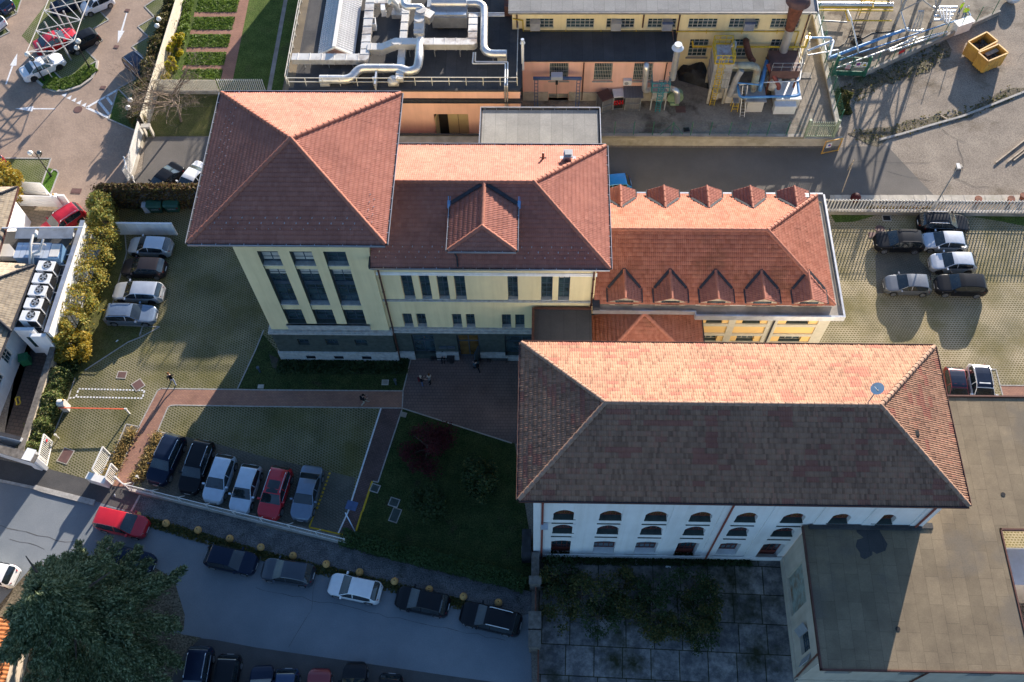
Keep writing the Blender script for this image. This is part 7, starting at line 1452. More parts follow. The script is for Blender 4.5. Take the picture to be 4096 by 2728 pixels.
# lamp on mast
p=g(0,1,580,1385,0); z_=min((abs(g(0,1,400,1145,zz_).y-p.y)+abs(g(0,1,400,1145,zz_).x-p.x),zz_) for zz_ in np.arange(2,14,.05))[1]; t_=thing('yard_lamp','slim grey lamp mast with square head leaning over the condensers','lamp',(p.x,p.y,0)); q=g(0,1,400,1150,z_); m=MB(); m.tube([(p.x,p.y,0),(q.x,q.y,z_)],[.07,.05],8); m.build('mast','steel_grey',t_); m=MB(); m.obox((q.x,q.y),.45,.5,z_-.06,z_+.06,.3); m.build('lamp_head','panel_grey',t_)
# green bin and hose in the sunken yard
p=g(0,2,260,200,0); t_=thing('wheelie_bin','green bin in the shaded yard by the house wall','bin',(p.x,p.y,0)); m=MB(); m.obox(p,.75,.7,.1,1.0,.3); m.build('body','bin_leaf_green',t_); m=MB(); m.obox(p,.82,.78,1.0,1.08,.3); m.build('lid','bin_leaf_green',t_)
p=gx(0,2,145,535,g(0,2,150,560,1.2).x); p=g(0,2,150,535,1.3); m=MB(); m.tube([(p.x+.06*math.sin(k),p.y+.34*math.cos(t),1.0+.34*math.sin(t)) for k,t in enumerate(np.linspace(0,4*math.pi,40))],.05,6); solo(m,'hose_coil','yellow_paint','yellow hose coil hanging on the shaded white house wall','hose')
# orange tiled shed at the bottom left corner
za=4.0; a=g(0,3,-200,960,za);b=g(0,3,150,960,za);c=g(0,3,150,1640,za)
SH=thing('tiled_shed','shed corner with orange tile roof lit by sun under the big conifer','shed',(a.x,a.y,0))
tiles_obj('roof',[((b.x,c.y-4,za-.9),(b.x,b.y,za-.9),(b.x-5,c.y-4,za+.9),(b.x-5,b.y,za+.9))],'tile_orange',SH,pitch=.3,amp=.06,course=.4)
m=MB(); m.box(b.x-9.5,b.x-.4,c.y-4,b.y-.3,0,za-1.0); m.build('wall','cream_stucco',SH)
# ================================================================ CARS
KIND={ # L,W,H, belt z, low z, wheel r, profile [(s,ztop)], windscreen (s0,s1), rear window (s0,s1), side glass (s0,s1), axles (f,r), taper
 'hatch':(4.15,1.76,1.48,.94,.20,.32,[(0,.45),(.012,.62),(.04,.74),(.12,.86),(.26,.97),(.44,1.42),(.52,1.475),(.68,1.47),(.82,1.41),(.87,1.36),(.965,.98),(.985,.78),(1,.48)],(.26,.44),(.865,.96),(.30,.86),(.19,.81)),
 'city':(3.60,1.64,1.50,.95,.20,.29,[(0,.45),(.015,.62),(.05,.76),(.13,.90),(.24,1.0),(.42,1.44),(.52,1.50),(.70,1.49),(.85,1.42),(.90,1.36),(.975,.98),(.988,.78),(1,.48)],(.24,.42),(.90,.972),(.28,.88),(.18,.82)),
 'sedan':(4.62,1.82,1.45,.93,.19,.33,[(0,.45),(.012,.60),(.04,.72),(.12,.83),(.27,.95),(.42,1.38),(.50,1.44),(.62,1.42),(.70,1.36),(.83,1.03),(.94,1.0),(.985,.92),(.993,.75),(1,.48)],(.27,.42),(.70,.83),(.31,.76),(.19,.80)),
 'estate':(4.68,1.82,1.48,.94,.19,.33,[(0,.45),(.012,.60),(.04,.72),(.12,.84),(.27,.96),(.42,1.40),(.50,1.465),(.72,1.465),(.86,1.41),(.90,1.36),(.972,.98),(.987,.78),(1,.48)],(.27,.42),(.895,.968),(.31,.89),(.19,.79)),
 'suv':(4.48,1.86,1.66,1.06,.26,.36,[(0,.52),(.012,.72),(.04,.88),(.12,1.0),(.26,1.10),(.41,1.57),(.50,1.65),(.72,1.65),(.86,1.58),(.90,1.52),(.97,1.10),(.987,.88),(1,.55)],(.26,.41),(.895,.965),(.30,.88),(.19,.80)),
 'van':(4.20,1.80,1.80,1.08,.22,.33,[(0,.48),(.012,.72),(.04,.86),(.12,.98),(.22,1.08),(.39,1.66),(.50,1.79),(.75,1.80),(.90,1.75),(.945,1.66),(.985,1.10),(.993,.88),(1,.50)],(.22,.39),(.945,.984),(.27,.93),(.18,.80)),
}
def _zt(prof,s):
    for (a,za),(b,zb) in zip(prof,prof[1:]):
        if s<=b:
            u=(s-a)/(b-a); return za+(zb-za)*u
    return prof[-1][1]
def car_parts(kind):
    L,W,H,belt,low,wr,prof,ws,rw,sg,ax=KIND[kind]
    st=sorted(set([p[0] for p in prof]+list(np.linspace(0.0,1,45).round(4))+[ws[0],ws[1],rw[0],rw[1],sg[0],sg[1],.52,.535]+[.005,.02,.03,.995,.975]))
    zs=[];
    for s in st:
        v=[_zt(prof,min(1,max(0,s+d))) for d in (-.012,0,.012)]; zs.append((v[0]+2*v[1]+v[2])/4)
    rings=[]
    for s,zt in zip(st,zs):
        e=min(s,1-s); w=W/2*(1-(.33*max(0,1-s/.13)**2.0 if s<.5 else .26*max(0,1-e/.10)**2.0)-.035*max(0,1-e/.28)); zb=min(belt-.05*(1-s)+.05*s, zt-.03)
        k=max(0,(zt-zb-.05))/(H-belt); wr_=w*.95-(w*.95-W/2*.74)*min(1,k*1.05) if k>0.02 else w*.90
        z_l=low+.06*max(0,1-e/.05)
        for a in ax:
            dx=(s-a)*L
            if abs(dx)<wr*1.18: z_l=max(z_l,wr*.98+math.sqrt((wr*1.18)**2-dx*dx)*.98)
        z_l=min(z_l,zb-.10)
        zm=z_l+(zb-z_l)*.45; rr=min(.07,(zt-zb)*.35)
        ring=[(w*.86,z_l),(w*.975,z_l+.03),(w*1.0,zm),(w*.985,zb-.05),(w*.955,zb),(wr_,zt-rr),(wr_*.94,zt-rr*.45),(wr_*.6,zt-.006 if k<.3 else zt-.012),(0,zt)]
        rings.append([( -L/2+L*s, y, z_) for y,z_ in ring]+[( -L/2+L*s,-y,z_) for y,z_ in ring[-2::-1]])
    n=len(rings[0]); V=[p for r in rings for p in r]; F={'body':[],'windscreen':[],'rear_window':[],'side_window':[[],[]],'under':[]}
    for i in range(len(st)-1):
        sm=(st[i]+st[i+1])/2
        for j in range(n-1):
            q=(i*n+j,i*n+j+1,(i+1)*n+j+1,(i+1)*n+j); jj=j if j<n//2 else n-2-j
            dz=rings[i][5][2]-rings[i][4][2]; dz2=rings[i+1][5][2]-rings[i+1][4][2]
            if jj>=6 and ws[0]<sm<ws[1]: F['windscreen'].append(q)
            elif jj>=6 and rw[0]<sm<rw[1]: F['rear_window'].append(q)
            elif jj==4 and sg[0]<sm<sg[1] and max(dz,dz2)>.10 and not .52<sm<.535: F['side_window'][0 if j<n//2 else 1].append(q)
            else: F['body'].append(q)
        F['under'].append((i*n,(i+1)*n,(i+1)*n+n-1,i*n+n-1))
    F['body'].append(tuple(range(n))); F['body'].append(tuple(range((len(st)-1)*n+n-1,(len(st)-1)*n-1,-1)))
    return V,F
CARV={k:car_parts(k) for k in KIND}
def sub(V,F):
    ids=sorted({i for f in F for i in f}); mp={a:b for b,a in enumerate(ids)}; m=MB(); m.add([V[i] for i in ids],[tuple(mp[i] for i in f)[::-1] for f in F]); return m
def car(kind,paint_,c,r,Rr,F_,label,rails=None,rim='rim_silver',roof=None,group='parked cars',zz_=.65,zg=0,moonroof=False,cat='car'):
    L,W,H,belt,low,wr,prof,ws,rw,sg,ax=KIND[kind]; V,F=CARV[kind]
    p=g(c,r,Rr[0],Rr[1],zz_);q=g(c,r,F_[0],F_[1],zz_); cen=(p+q)/2; d=(q-p); yaw=math.atan2(d.y,d.x)+math.pi
    t=thing('parked_car',label,cat,(0,0,0),group); P_='paint_'+paint_
    sub(V,F['body']).build('body',P_,t,32); m=sub(V,F['under']); m.build('underbody','trim_black',t)
    sub(V,F['windscreen']).build('windscreen','car_glass',t,60); sub(V,F['rear_window']).build('rear_window','car_glass',t,60)
    for s_ in F['side_window']: sub(V,s_).build('side_window','car_glass',t,60)
    if roof or moonroof:
        m=MB(); xs=np.linspace(-L/2+L*(ws[1]+.015),-L/2+L*(rw[0]-.02 if roof else .66),9); hw=W/2*(.70 if roof else .52)
        for x0_,x1_ in zip(xs,xs[1:]):
            z0_,z1_=_zt(prof,(x0_+L/2)/L)+.006,_zt(prof,(x1_+L/2)/L)+.006
            m.quad((x0_,-hw,z0_-.02),(x1_,-hw,z1_-.02),(x1_,0,z1_),(x0_,0,z0_)); m.quad((x0_,0,z0_),(x1_,0,z1_),(x1_,hw,z1_-.02),(x0_,hw,z0_-.02))
        m.build('roof_panel','car_glass' if moonroof else 'paint_'+roof,t,40)
    for a in ax:
        for s_ in (-1,1):
            x=-L/2+L*a; y=s_*(W/2-.105); m=MB(); pr=[(0.10,wr*.70),(.105,wr*.93),(.07,wr),(-.07,wr),(-.105,wr*.93),(-.105,wr*.5)]; vs=[];n=18
            for yy,rr_ in pr:
                for k in range(n): th=2*math.pi*k/n; vs.append((x+rr_*math.cos(th),y+s_*yy,wr+rr_*math.sin(th)))
            fs=[(i*n+k,i*n+(k+1)%n,(i+1)*n+(k+1)%n,(i+1)*n+k) for i in range(len(pr)-1) for k in range(n)]
            m.add(vs,fs); wo=thing_child('wheel',t); m.build('tyre','tyre',wo,50); m=MB(); m.tube([(x,y+s_*.055,wr),(x,y+s_*.06,wr)],wr*.70,16); m.build('brake_disc','trim_black',wo); m=MB()
            for k in range(6):
                th=2*math.pi*k/6; m.beam((x,y+s_*.085,wr),(x+wr*.66*math.cos(th),y+s_*.085,wr+wr*.66*math.sin(th)),wr*.17,.02,up=(0,1,0))
            m.tube([(x,y+s_*.075,wr),(x,y+s_*.095,wr)],wr*.2,10)
            for k in range(14):
                t0,t1=2*math.pi*k/14,2*math.pi*(k+1)/14; m.beam((x+wr*.66*math.cos(t0),y+s_*.09,wr+wr*.66*math.sin(t0)),(x+wr*.66*math.cos(t1),y+s_*.09,wr+wr*.66*math.sin(t1)),.03,.045,up=(0,1,0))
            m.build('rim',rim,wo)
    e=.055
    def onbody(s,fr): # approx lateral position
        ee=min(s,1-s); return W/2*(1-(.33*max(0,1-s/.13)**2.0 if s<.5 else .26*max(0,1-ee/.10)**2.0)-.035*max(0,1-ee/.28))*fr
    for s_ in (-1,1):
        m=MB(); s0,s1=.022,.10; z0_=_zt(prof,.035)-.07
        vs=[]
        for s,fr,dz in ((.018,.62,-.06),(.018,.62,.05),(.045,.90,-.03),(.055,.84,.10),(.105,1.0,.02),(.125,.95,.10)):
            vs.append((-L/2+L*s-.012,s_*(onbody(s,fr)+.012),z0_+dz))
        m.add(vs,[(0,2,3,1),(2,4,5,3)] if s_<0 else [(0,1,3,2),(2,3,5,4)]); m.build('headlight','head_clear',t)
        m=MB(); zb=belt-.10; vs=[]
        for s,fr,dz in ((.988,.66,-.08),(.984,.66,.07),(.965,.93,-.08),(.955,.90,.10),(.90,1.0,-.02),(.885,.975,.08)):
            vs.append((-L/2+L*s+.014,s_*(onbody(s,fr)+.016),zb+dz))
        m.add(vs,[(0,1,3,2),(2,3,5,4)] if s_<0 else [(0,2,3,1),(2,4,5,3)]); m.build('tail_light','tail_red',t)
        m=MB(); xm_=-L/2+L*(ws[0]+.055); m.box(xm_-.07,xm_+.07,min(s_*W*.485,s_*(W*.485+.22)),max(s_*W*.485,s_*(W*.485+.22)),belt-.01,belt+.14); m.build('mirror',P_ ,t)
        if rails:
            m=MB(); m.tube([(-L/2+L*(ws[1]+.04),s_*W*.355,H-.05),(-L/2+L*(ws[1]+.07),s_*W*.36,H+.03),(-L/2+L*.80,s_*W*.355,H+.02),(-L/2+L*.84,s_*W*.35,H-.07)],.028,6); m.build('roof_rail',rails,t)
        m=MB(); 
        for a,b in ((sg[0]+.03,sg[1]-.05),): m.beam((-L/2+L*a,s_*(W/2*.965),belt+.0),(-L/2+L*b,s_*(W/2*.965),belt+.03),.02,.025)
        m.build('window_trim','trim_black' if rails!='chrome' else 'chrome',t)
        for sx in (.47,.66):
            m=MB(); xh=-L/2+L*sx; m.box(xh-.09,xh+.09,min(s_*W*.493,s_*W*.506),max(s_*W*.493,s_*W*.506),belt-.17,belt-.13); m.build('door_handle',P_,t)
    m=MB(); m.box(-L/2-.012,-L/2+.03,-W*.25,W*.25,.40,.52); m.build('grille','trim_black',t)
    m=MB(); m.box(-L/2-.016,-L/2-.01,-.26,.26,.36,.47); m.build('number_plate','plate_white',t)
    m=MB(); zz2=.60; m.box(L/2-.03,L/2-.004,-.26,.26,zz2-.05,zz2+.05); m.build('number_plate','plate_white',t)
    m=MB(); m.box(L/2-.04,L/2+.004,-W*.32,W*.32,.30,.42); m.build('bumper_trim','trim_black',t)
    t.location=(cen.x,cen.y,zg+.015); t.rotation_euler=(0,0,yaw); return t
def thing_child(name,parent):
    o=bpy.data.objects.new(name,None); C.objects.link(o); o.parent=parent; ORG[o.name]=Vector(ORG.get(parent.name,(0,0,0))); o.empty_display_size=.1; return o
G1='cars in the cobbled car park'
car('sedan','white',0,0,(225,685),(552,535),'white saloon with black wheels at tip of the grass island',rim='rim_dark',group=G1)
car('sedan','red',0,0,(350,440),(665,305),'bright red saloon under the steel canopy frame',group=G1)
car('city','black',0,0,(880,320),(640,440),'small black car beside the bright red saloon',group=G1)
t_=car('city','white',0,0,(1015,-20),(765,85),'small white city car with green lettering on its door',group=G1)
L=3.6
text('verde',.34,t_,(.15,.845,.62),(R(80),0,math.pi),'sign_green' if 'sign_green' in MATS else 'green_paint','door_lettering')
car('hatch','navy',0,0,(730,-10),(530,70),'dark blue car mostly hidden beneath the steel canopy frame',group=G1)
car('hatch','dark_blue',0,0,(80,75),(-130,-45),'dark blue car cut by the top left corner',group=G1)
car('hatch','white',0,0,(10,235),(-220,120),'white car cut by the left edge below the corner grass',group=G1)
car('suv','navy',0,0,(1215,560),(1370,700),'navy estate with silver roof rails backed against the hedge',rails='chrome',group=G1)
car('hatch','dark_red',0,0,(18,1510),(-330,1500),'dark red car whose rear just enters at the left edge',group=G1)
car('sedan','black',0,1,(1590,20),(1425,180),'black saloon parked behind the ivy covered wall',group='cars behind the ivy wall')
car('sedan','white',0,1,(1840,-5),(1680,195),'white saloon behind the ivy wall tucked under tower eaves',group='cars behind the ivy wall')
car('suv','red',0,1,(700,395),(455,560),'red car with silver roof rails on the house drive',rails='chrome',group='cars by the white house')
G2='cars parked along the yellowing hedge'
car('hatch','silver',0,1,(1575,710),(1185,690),'pale silver hatchback under the low white wall, first along hedge',rim='rim_dark',group=G2)
car('hatch','brown_black',0,1,(1500,900),(1145,890),'dark brown hatchback between two silver cars along the hedge',group=G2)
car('estate','silver',0,1,(1505,1125),(1035,1110),'silver estate with nose towards the yellowing hedge',rim='rim_dark',group=G2)
car('estate','blue_grey',0,1,(965,1320),(1430,1325),'blue grey estate with its tail to the yellowing hedge',rails='trim_black',group=G2)
G3='row of cars behind the street fence'
car('suv','navy',0,2,(1625,890),(1435,1290),'navy off roader with silver rails, beside the dry grass bed',rails='chrome',group=G3)
car('estate','black',0,2,(1885,940),(1725,1370),'black estate with chrome rails in row behind street fence',rails='chrome',group=G3)
car('hatch','ice_blue',0,2,(2080,1090),(1955,1440),'pale hatchback with dark rear spoiler in row behind street fence',group=G3)
car('hatch','ice_blue',0,2,(2320,1165),(2195,1550),'pale hatchback next to the red car behind the street fence',group=G3)
car('suv','red',1,2,(245,1190),(110,1610),'red car with dark glass roof and silver rails, street fence row',rails='chrome',moonroof=True,group=G3)
car('sedan','blue_grey',1,2,(530,1165),(405,1630),'long blue grey saloon at the right end of the fence row',group=G3)
G4='cars parked along the street'
car('van','red',0,3,(945,70),(1305,150),'boxy red car at the kerb by the first yellow ball',group=G4)
car('hatch','navy',0,3,(1915,400),(2330,490),'very dark hatchback at kerb facing right on the street',group=G4)
car('hatch','slate',1,3,(515,590),(70,525),'dark grey hatchback facing left on street in front of white car',group=G4)
car('hatch','white',1,3,(1135,755),(680,660),'bright white hatchback parked along the shaded street',group=G4)
car('hatch','black',1,3,(1735,870),(1325,785),'black hatchback with red tail lamp behind white street car',group=G4)
car('estate','black',1,3,(2345,1030),(1970,940),'black car with short white roof bars, rightmost on the street',rails='box_white',group=G4)
G5='cars nosing in at the bottom edge'
car('suv','navy',0,3,(1850,1310),(1770,1740),'dark blue estate with shiny roof rails at the bottom edge',rails='chrome',group=G5)
car('hatch','black',0,3,(2105,1400),(2040,1760),'black hatchback right of the dark blue estate at bottom edge',group=G5)
car('hatch','navy',0,3,(2385,1880),(2415,1485),'dark car showing only its bonnet, third along the bottom edge',group=G5)
car('hatch','dark_blue',1,3,(290,1530),(250,1900),'dark car showing only its rear window at the bottom edge',group=G5)
car('hatch','dark_red',1,3,(545,1900),(585,1525),'dark red car showing its bonnet at the bottom edge',group=G5)
car('estate','black',1,3,(870,1880),(910,1490),'black car showing bonnet with two pale headlamps at bottom edge',group=G5)
car('hatch','black',1,3,(1240,1575),(1190,1950),'dark car just entering the bottom edge, last of its row',group=G5)
car('hatch','white',0,3,(105,600),(-260,520),'white hatchback whose tail enters left edge above the conifer',group=G4)
car('hatch','navy',0,3,(985,395),(1385,490),'dark car half hidden by the top of the big conifer',group=G4)
G6='cars in the right hand car park'
car('estate','black',3,1,(1395,475),(1830,490),'black estate with red tail lamps against the slatted white fence',rails='chrome',group=G6)
car('suv','black',3,1,(1375,660),(1035,655),'black off roader with ribbed roof, left of the silver hatchback',rails='trim_black',group=G6)
car('hatch','silver',3,1,(1800,660),(1440,650),'silver hatchback just below the black estate',group=G6)
car('hatch','silver',3,1,(1910,850),(1490,845),'silver hatchback with roof fin, middle of the right car park',rim='rim_dark',group=G6)
car('hatch','grey',3,1,(1478,1055),(1092,1045),'grey hatchback casting a long shadow, bottom left of right car park',group=G6)
car('suv','black',3,1,(1990,1065),(1555,1050),'black family car casting a long shadow, bottom right of right car park',group=G6)
car('hatch','dark_red',3,2,(1700,270),(1755,620),'dark red car with navy roof beside the old tiled roof',roof='navy',group='cars behind the flat roof')
car('suv','white',3,2,(1920,260),(1985,620),'white car with black roof and silver rails behind the flat roof',roof='navy',rails='chrome',group='cars behind the flat roof')
car('hatch','blue',2,1,(1060,115),(740,150),'bright blue car peeping out from behind the middle roof','' and None,group='cars on the lane')
# ================================================================ VEGETATION
def leaves(name,P_,size,mat_,parent,asp=1.6,up=.35,seed=1,droop=None,dirs=None):
    "many small leaf faces at points P_"
    r_=np.random.default_rng(seed); n=len(P_)
    if dirs is None:
        a=r_.normal(size=(n,3)); a[:,2]*=.6
    else: a=dirs+r_.normal(size=(n,3))*.35
    a/=np.linalg.norm(a,axis=1)[:,None]; b=r_.normal(size=(n,3)); b[:,2]+=0; nn=np.cross(a,b); nn/=np.linalg.norm(nn,axis=1)[:,None]
    nn[:,2]=np.abs(nn[:,2])+up; nn/=np.linalg.norm(nn,axis=1)[:,None]; b=np.cross(nn,a); b/=np.linalg.norm(b,axis=1)[:,None]
    s=size*r_.uniform(.6,1.35,n)[:,None]; A=a*s*asp/2; B=b*s/2
    V=np.stack([P_-A,P_-A*.1-B,P_+A,P_-A*.1+B],1).reshape(-1,3); Q=np.arange(4*n).reshape(-1,4)
    return npmesh(name,V,Q,mat_,parent)
def blob(n,c,rx,ry,rz,seed,shell=.55,clumps=14,cr=.38,gap=.0):
    "points in clumps through an ellipsoid crown"
    r_=np.random.default_rng(seed); u=r_.normal(size=(clumps,3)); u/=np.linalg.norm(u,axis=1)[:,None]; u*=r_.uniform(shell,.95,clumps)[:,None]
    k=r_.integers(0,clumps,n); d=r_.normal(size=(n,3)); d/=np.linalg.norm(d,axis=1)[:,None]; d*=(r_.uniform(0,1,n)**.5)[:,None]*cr*r_.uniform(.7,1.3,clumps)[k][:,None]
    p=(u[k]+d)*np.array([rx,ry,rz])+np.array(c); return p
def trunk(t,x,y,z0,h,r_,limbs=6,reach=1.5,mat_='bark',seed=0,top=.35):
    rn=random.Random(seed); m=MB(); m.tube([(x,y,z0-.1),(x+rn.uniform(-.1,.1),y+rn.uniform(-.1,.1),z0+h*.5),(x,y,z0+h)],[r_,r_*.7,r_*.3],8)
    for i in range(limbs):
        a=2*math.pi*i/limbs+rn.uniform(-.4,.4); z_=z0+h*rn.uniform(top,.85); l=reach*rn.uniform(.6,1); m.tube([(x,y,z_),(x+math.cos(a)*l*.5,y+math.sin(a)*l*.5,z_+l*.35),(x+math.cos(a)*l,y+math.sin(a)*l,z_+l*.5)],[r_*.45,r_*.28,r_*.08],6)
    return m.build('trunk',mat_,t)
def tree(name,label,cat,x,y,z0,h,rx,rz,mat_,n,size,seed,group=None,clumps=16,limbs=7,asp=1.5,trunk_h=None,cr=.36,mat2=None):
    t=thing(name,label,cat,(x,y,z0),group); trunk(t,x,y,z0,trunk_h or h*.75,max(.05,rx*.06),limbs,rx*.75,seed=seed)
    o=leaves('crown',blob(n,(x,y,z0+h-rz),rx,rx,rz,seed,clumps=clumps,cr=cr),size,mat_,t,asp=asp,seed=seed)
    if mat2: leaves('second_foliage',blob(n//4,(x,y,z0+h-rz+.1),rx,rx,rz,seed,clumps=clumps,cr=cr*.9),size,mat2,t,asp=asp,seed=seed+9)  # leaves of a second colour mixed into the crown
    return t
# big conifer, bottom left
p=g(0,3,800,1010,6.5); cx_,cy_=p.x,p.y
CE=thing('conifer','huge dark blue green conifer filling the bottom left corner','tree',(cx_,cy_,0)); trunk(CE,cx_,cy_,0,12.5,.42,10,4.2,seed=4,top=.2)
r_=np.random.default_rng(21); PP=[];DD=[]
nb=160
for i in range(nb):
    zf=r_.uniform(0,1)**.8; az=r_.uniform(0,2*math.pi); zz_=1.6+zf*12.0; R_=(6.9*(1-zf**2.1)**.6)*r_.uniform(.62,1.03)
    if zf>.95: R_*=.7
    tip=np.array([cx_+R_*math.cos(az),cy_+R_*math.sin(az),zz_]); root=np.array([cx_+R_*.35*math.cos(az),cy_+R_*.35*math.sin(az),zz_+.7])
    out=np.array([math.cos(az),math.sin(az),-.18]); lat=np.array([-math.sin(az),math.cos(az),0])
    m_=640; s=r_.uniform(0,1,m_)**.75; wd=1.15*(1-s*.75)*r_.normal(size=m_)*.48
    PP.append(root+(tip-root)*s[:,None]+lat*wd[:,None]+np.stack([0*s,0*s,r_.normal(size=m_)*.13-.35*s*s-np.abs(wd)*.25],1))
    DD.append(out[None,:]+lat*(np.sign(wd)*.55)[:,None]+np.stack([0*s,0*s,-.25*s],1))
leaves('crown',np.vstack(PP),.105,'leaf_cedar',CE,asp=3.4,up=.2,seed=5,dirs=np.vstack(DD))
# hedges -----------------------------------------------------------
def hedge(name,label,path,wd,h,mat_,dens,size,seed,z0=0,cat='hedge',mat2=None,rough=.35,group=None,core=True,asp=1.5):
    t=thing(name,label,cat,tuple(path[len(path)//2]),group); r_=np.random.default_rng(seed); PP=[]; m=MB()
    for a,b in zip(path,path[1:]):
        a=Vector((a.x,a.y,0));b=Vector((b.x,b.y,0)); l=(b-a).length; d=(b-a)/l; s_=Vector((-d.y,d.x,0)); n=int(l*dens)
        u=r_.uniform(-.05,1.05,n)*l; v=r_.uniform(-1,1,n); zz_=r_.uniform(0,1,n)**.55; bump_=1+rough*np.sin(u*2.1+seed)*.5+rough*np.sin(u*5.3+v*3)*.4
        side=np.where(r_.uniform(size=n)<.5,np.sign(v)*r_.uniform(.75,1.05,n),v); top=np.where(np.abs(side)<.75,r_.uniform(.82,1.06,n),zz_)
        P3=np.stack([a.x+d.x*u+s_.x*side*wd/2*bump_,a.y+d.y*u+s_.y*side*wd/2*bump_,z0+h*top*bump_**.5*(1-.18*side**2)],1); PP.append(P3)
        k=max(1,int(l/.9))
        for i in range(k):
            q=a.lerp(b,(i+.5)/k); m.tube([(q.x,q.y,z0-.05),(q.x+random.uniform(-.2,.2),q.y+random.uniform(-.2,.2),z0+h*.8)],[.04,.015],5)
    P4=np.vstack(PP); leaves('foliage',P4,size,mat_,t,seed=seed,asp=asp)
    if mat2: i=r_.integers(0,len(P4),len(P4)//3); leaves('second_foliage',P4[i]+r_.normal(size=(len(i),3))*.1,size,mat2,t,seed=seed+3,asp=asp)  # second leaf colour scattered through the hedge
    m.build('stem','bark',t); return t
def pl(*q,z=0): return [g(*x,z) for x in q]
hedge('hedge','long yellowing hedge along the tall white garden wall',pl((0,1,985,640),(0,1,945,800),(0,1,890,980),(0,1,810,1200),(0,1,735,1380),(0,1,690,1480)),2.4,2.9,'leaf_yellow',760,.13,31,mat2='leaf_gold',rough=.75)
hedge('hedge','grass green top of the yellowing hedge near the ivy wall',pl((0,1,1010,420),(0,1,1020,560),(0,1,1030,640)),1.7,3.4,'leaf_yellow',900,.15,32,mat2='leaf_laurel',rough=.4)
def bush(name,label,c,r,a,b,z,rx,rz,h,mat_,n,size,seed,cat='bush',group=None,mat2=None,clumps=12,z0=0):
    p=g(c,r,a,b,z); return tree(name,label,cat,p.x,p.y,z0,h,rx,rz,mat_,n,size,seed,group,clumps=clumps,limbs=5,trunk_h=h*.6,mat2=mat2)
bush('bush','bright gold bush at the lower end of the yellowing hedge',0,2,650,40,1.2,1.7,1.15,2.3,'leaf_gold',10000,.13,41,mat2='leaf_yellow',clumps=26)
bush('bush','gold leaved bush overlapping the row of condensers',0,1,545,1500,2.2,1.3,1.3,3.4,'leaf_yellow',5500,.13,42,mat2='leaf_gold',clumps=20)
bush('bush','dark green bush just below the gold bush',0,2,630,200,0.6,1.0,.6,1.2,'leaf_dark',3600,.12,43,mat2='leaf_laurel')
hedge('hedge','glossy green laurel hedge along the low cream wall',pl((0,2,590,330),(0,2,510,560),(0,2,420,800),(0,2,330,1000),(0,2,310,1075)),1.5,1.6,'leaf_laurel',900,.12,33,mat2='leaf_olive',rough=.3)
hedge('hedge','clipped dark hedge running along the shaded street verge',pl((1,3,820,260),(1,3,1300,390),(1,3,1800,510),(1,3,2354,645),(2,3,120,700)),1.25,1.15,'leaf_hedge',950,.09,34,rough=.12)
hedge('hedge','brownish evergreen hedge between white slab fence and cobbles',pl((0,0,1660,-60),(0,0,1580,160),(0,0,1520,360),(0,0,1450,560),(0,0,1390,760),(0,0,1310,1000),(0,0,1290,1180)),1.3,1.7,'leaf_olive',700,.13,35,mat2='leaf_ivy',rough=.4)
for k,(a,b,rx) in enumerate(((1650,350,.75),(1615,440,.85),(1585,590,.8),(1530,720,.6))):
    bush('bush',('topmost','second','third','lowest')[k]+' bright yellow shrub along the inside of white slab fence',0,0,a,b,.8,rx,.75,1.5,'leaf_lime',1900,.12,50+k,group='bright yellow shrubs',mat2='leaf_gold',clumps=9)
hedge('hedge','strip of bright shrubbery inside the white slab fence',pl((0,0,1745,-40),(0,0,1715,200),(0,0,1670,420)),.9,.6,'leaf_grass',420,.12,36,rough=.4)
bush('tree','orange gold tree at the left edge behind the house roof',0,1,25,130,2.0,2.0,1.6,3.6,'leaf_gold',7000,.16,61,mat2='leaf_yellow',clumps=22,cat='tree')
# ivy covered wall
ia,ib=g(0,1,1020,330,0),Vector((-22.1,g(0,1,1810,322,0).y,0)); t_=thing('ivy_wall','tall wall smothered in brown autumn ivy behind the waste bins','wall',((ia.x+ib.x)/2,ia.y,0)); hI=2.9
m=MB(); m.wall(ia,ib,.35,0,hI); ic=g(0,1,985,345,0); m.wall(ia,g(0,1,1000,150,0)+Vector((0,-3,0)),.35,0,hI) if False else None; m.build('wall','brick_pillar',t_)
r_=np.random.default_rng(71); n=9000; u=r_.uniform(0,1,n); d=ib-ia; top=r_.uniform(size=n)<.45; zz_=np.where(top,hI+np.abs(r_.normal(size=n))*.12,r_.uniform(0,hI,n)); off=np.where(top,r_.uniform(-.4,.4,n),-.22-np.abs(r_.normal(size=n))*.08)
leaves('ivy',np.stack([ia.x+d.x*u,ia.y+d.y*u+off,zz_],1),.15,'leaf_ivy',t_,seed=72)
n=2600; leaves('ivy_end',np.stack([ia.x+r_.normal(size=n)*.35,ia.y+r_.uniform(-1.6,.4,n),hI*r_.uniform(.1,1.05,n)],1),.16,'leaf_ivy',t_,seed=73)
m=MB(); m.wall(ia,ia+Vector((-.15,-1.6,0)),.35,0,hI-.2); m.build('return_wall','brick_pillar',t_)
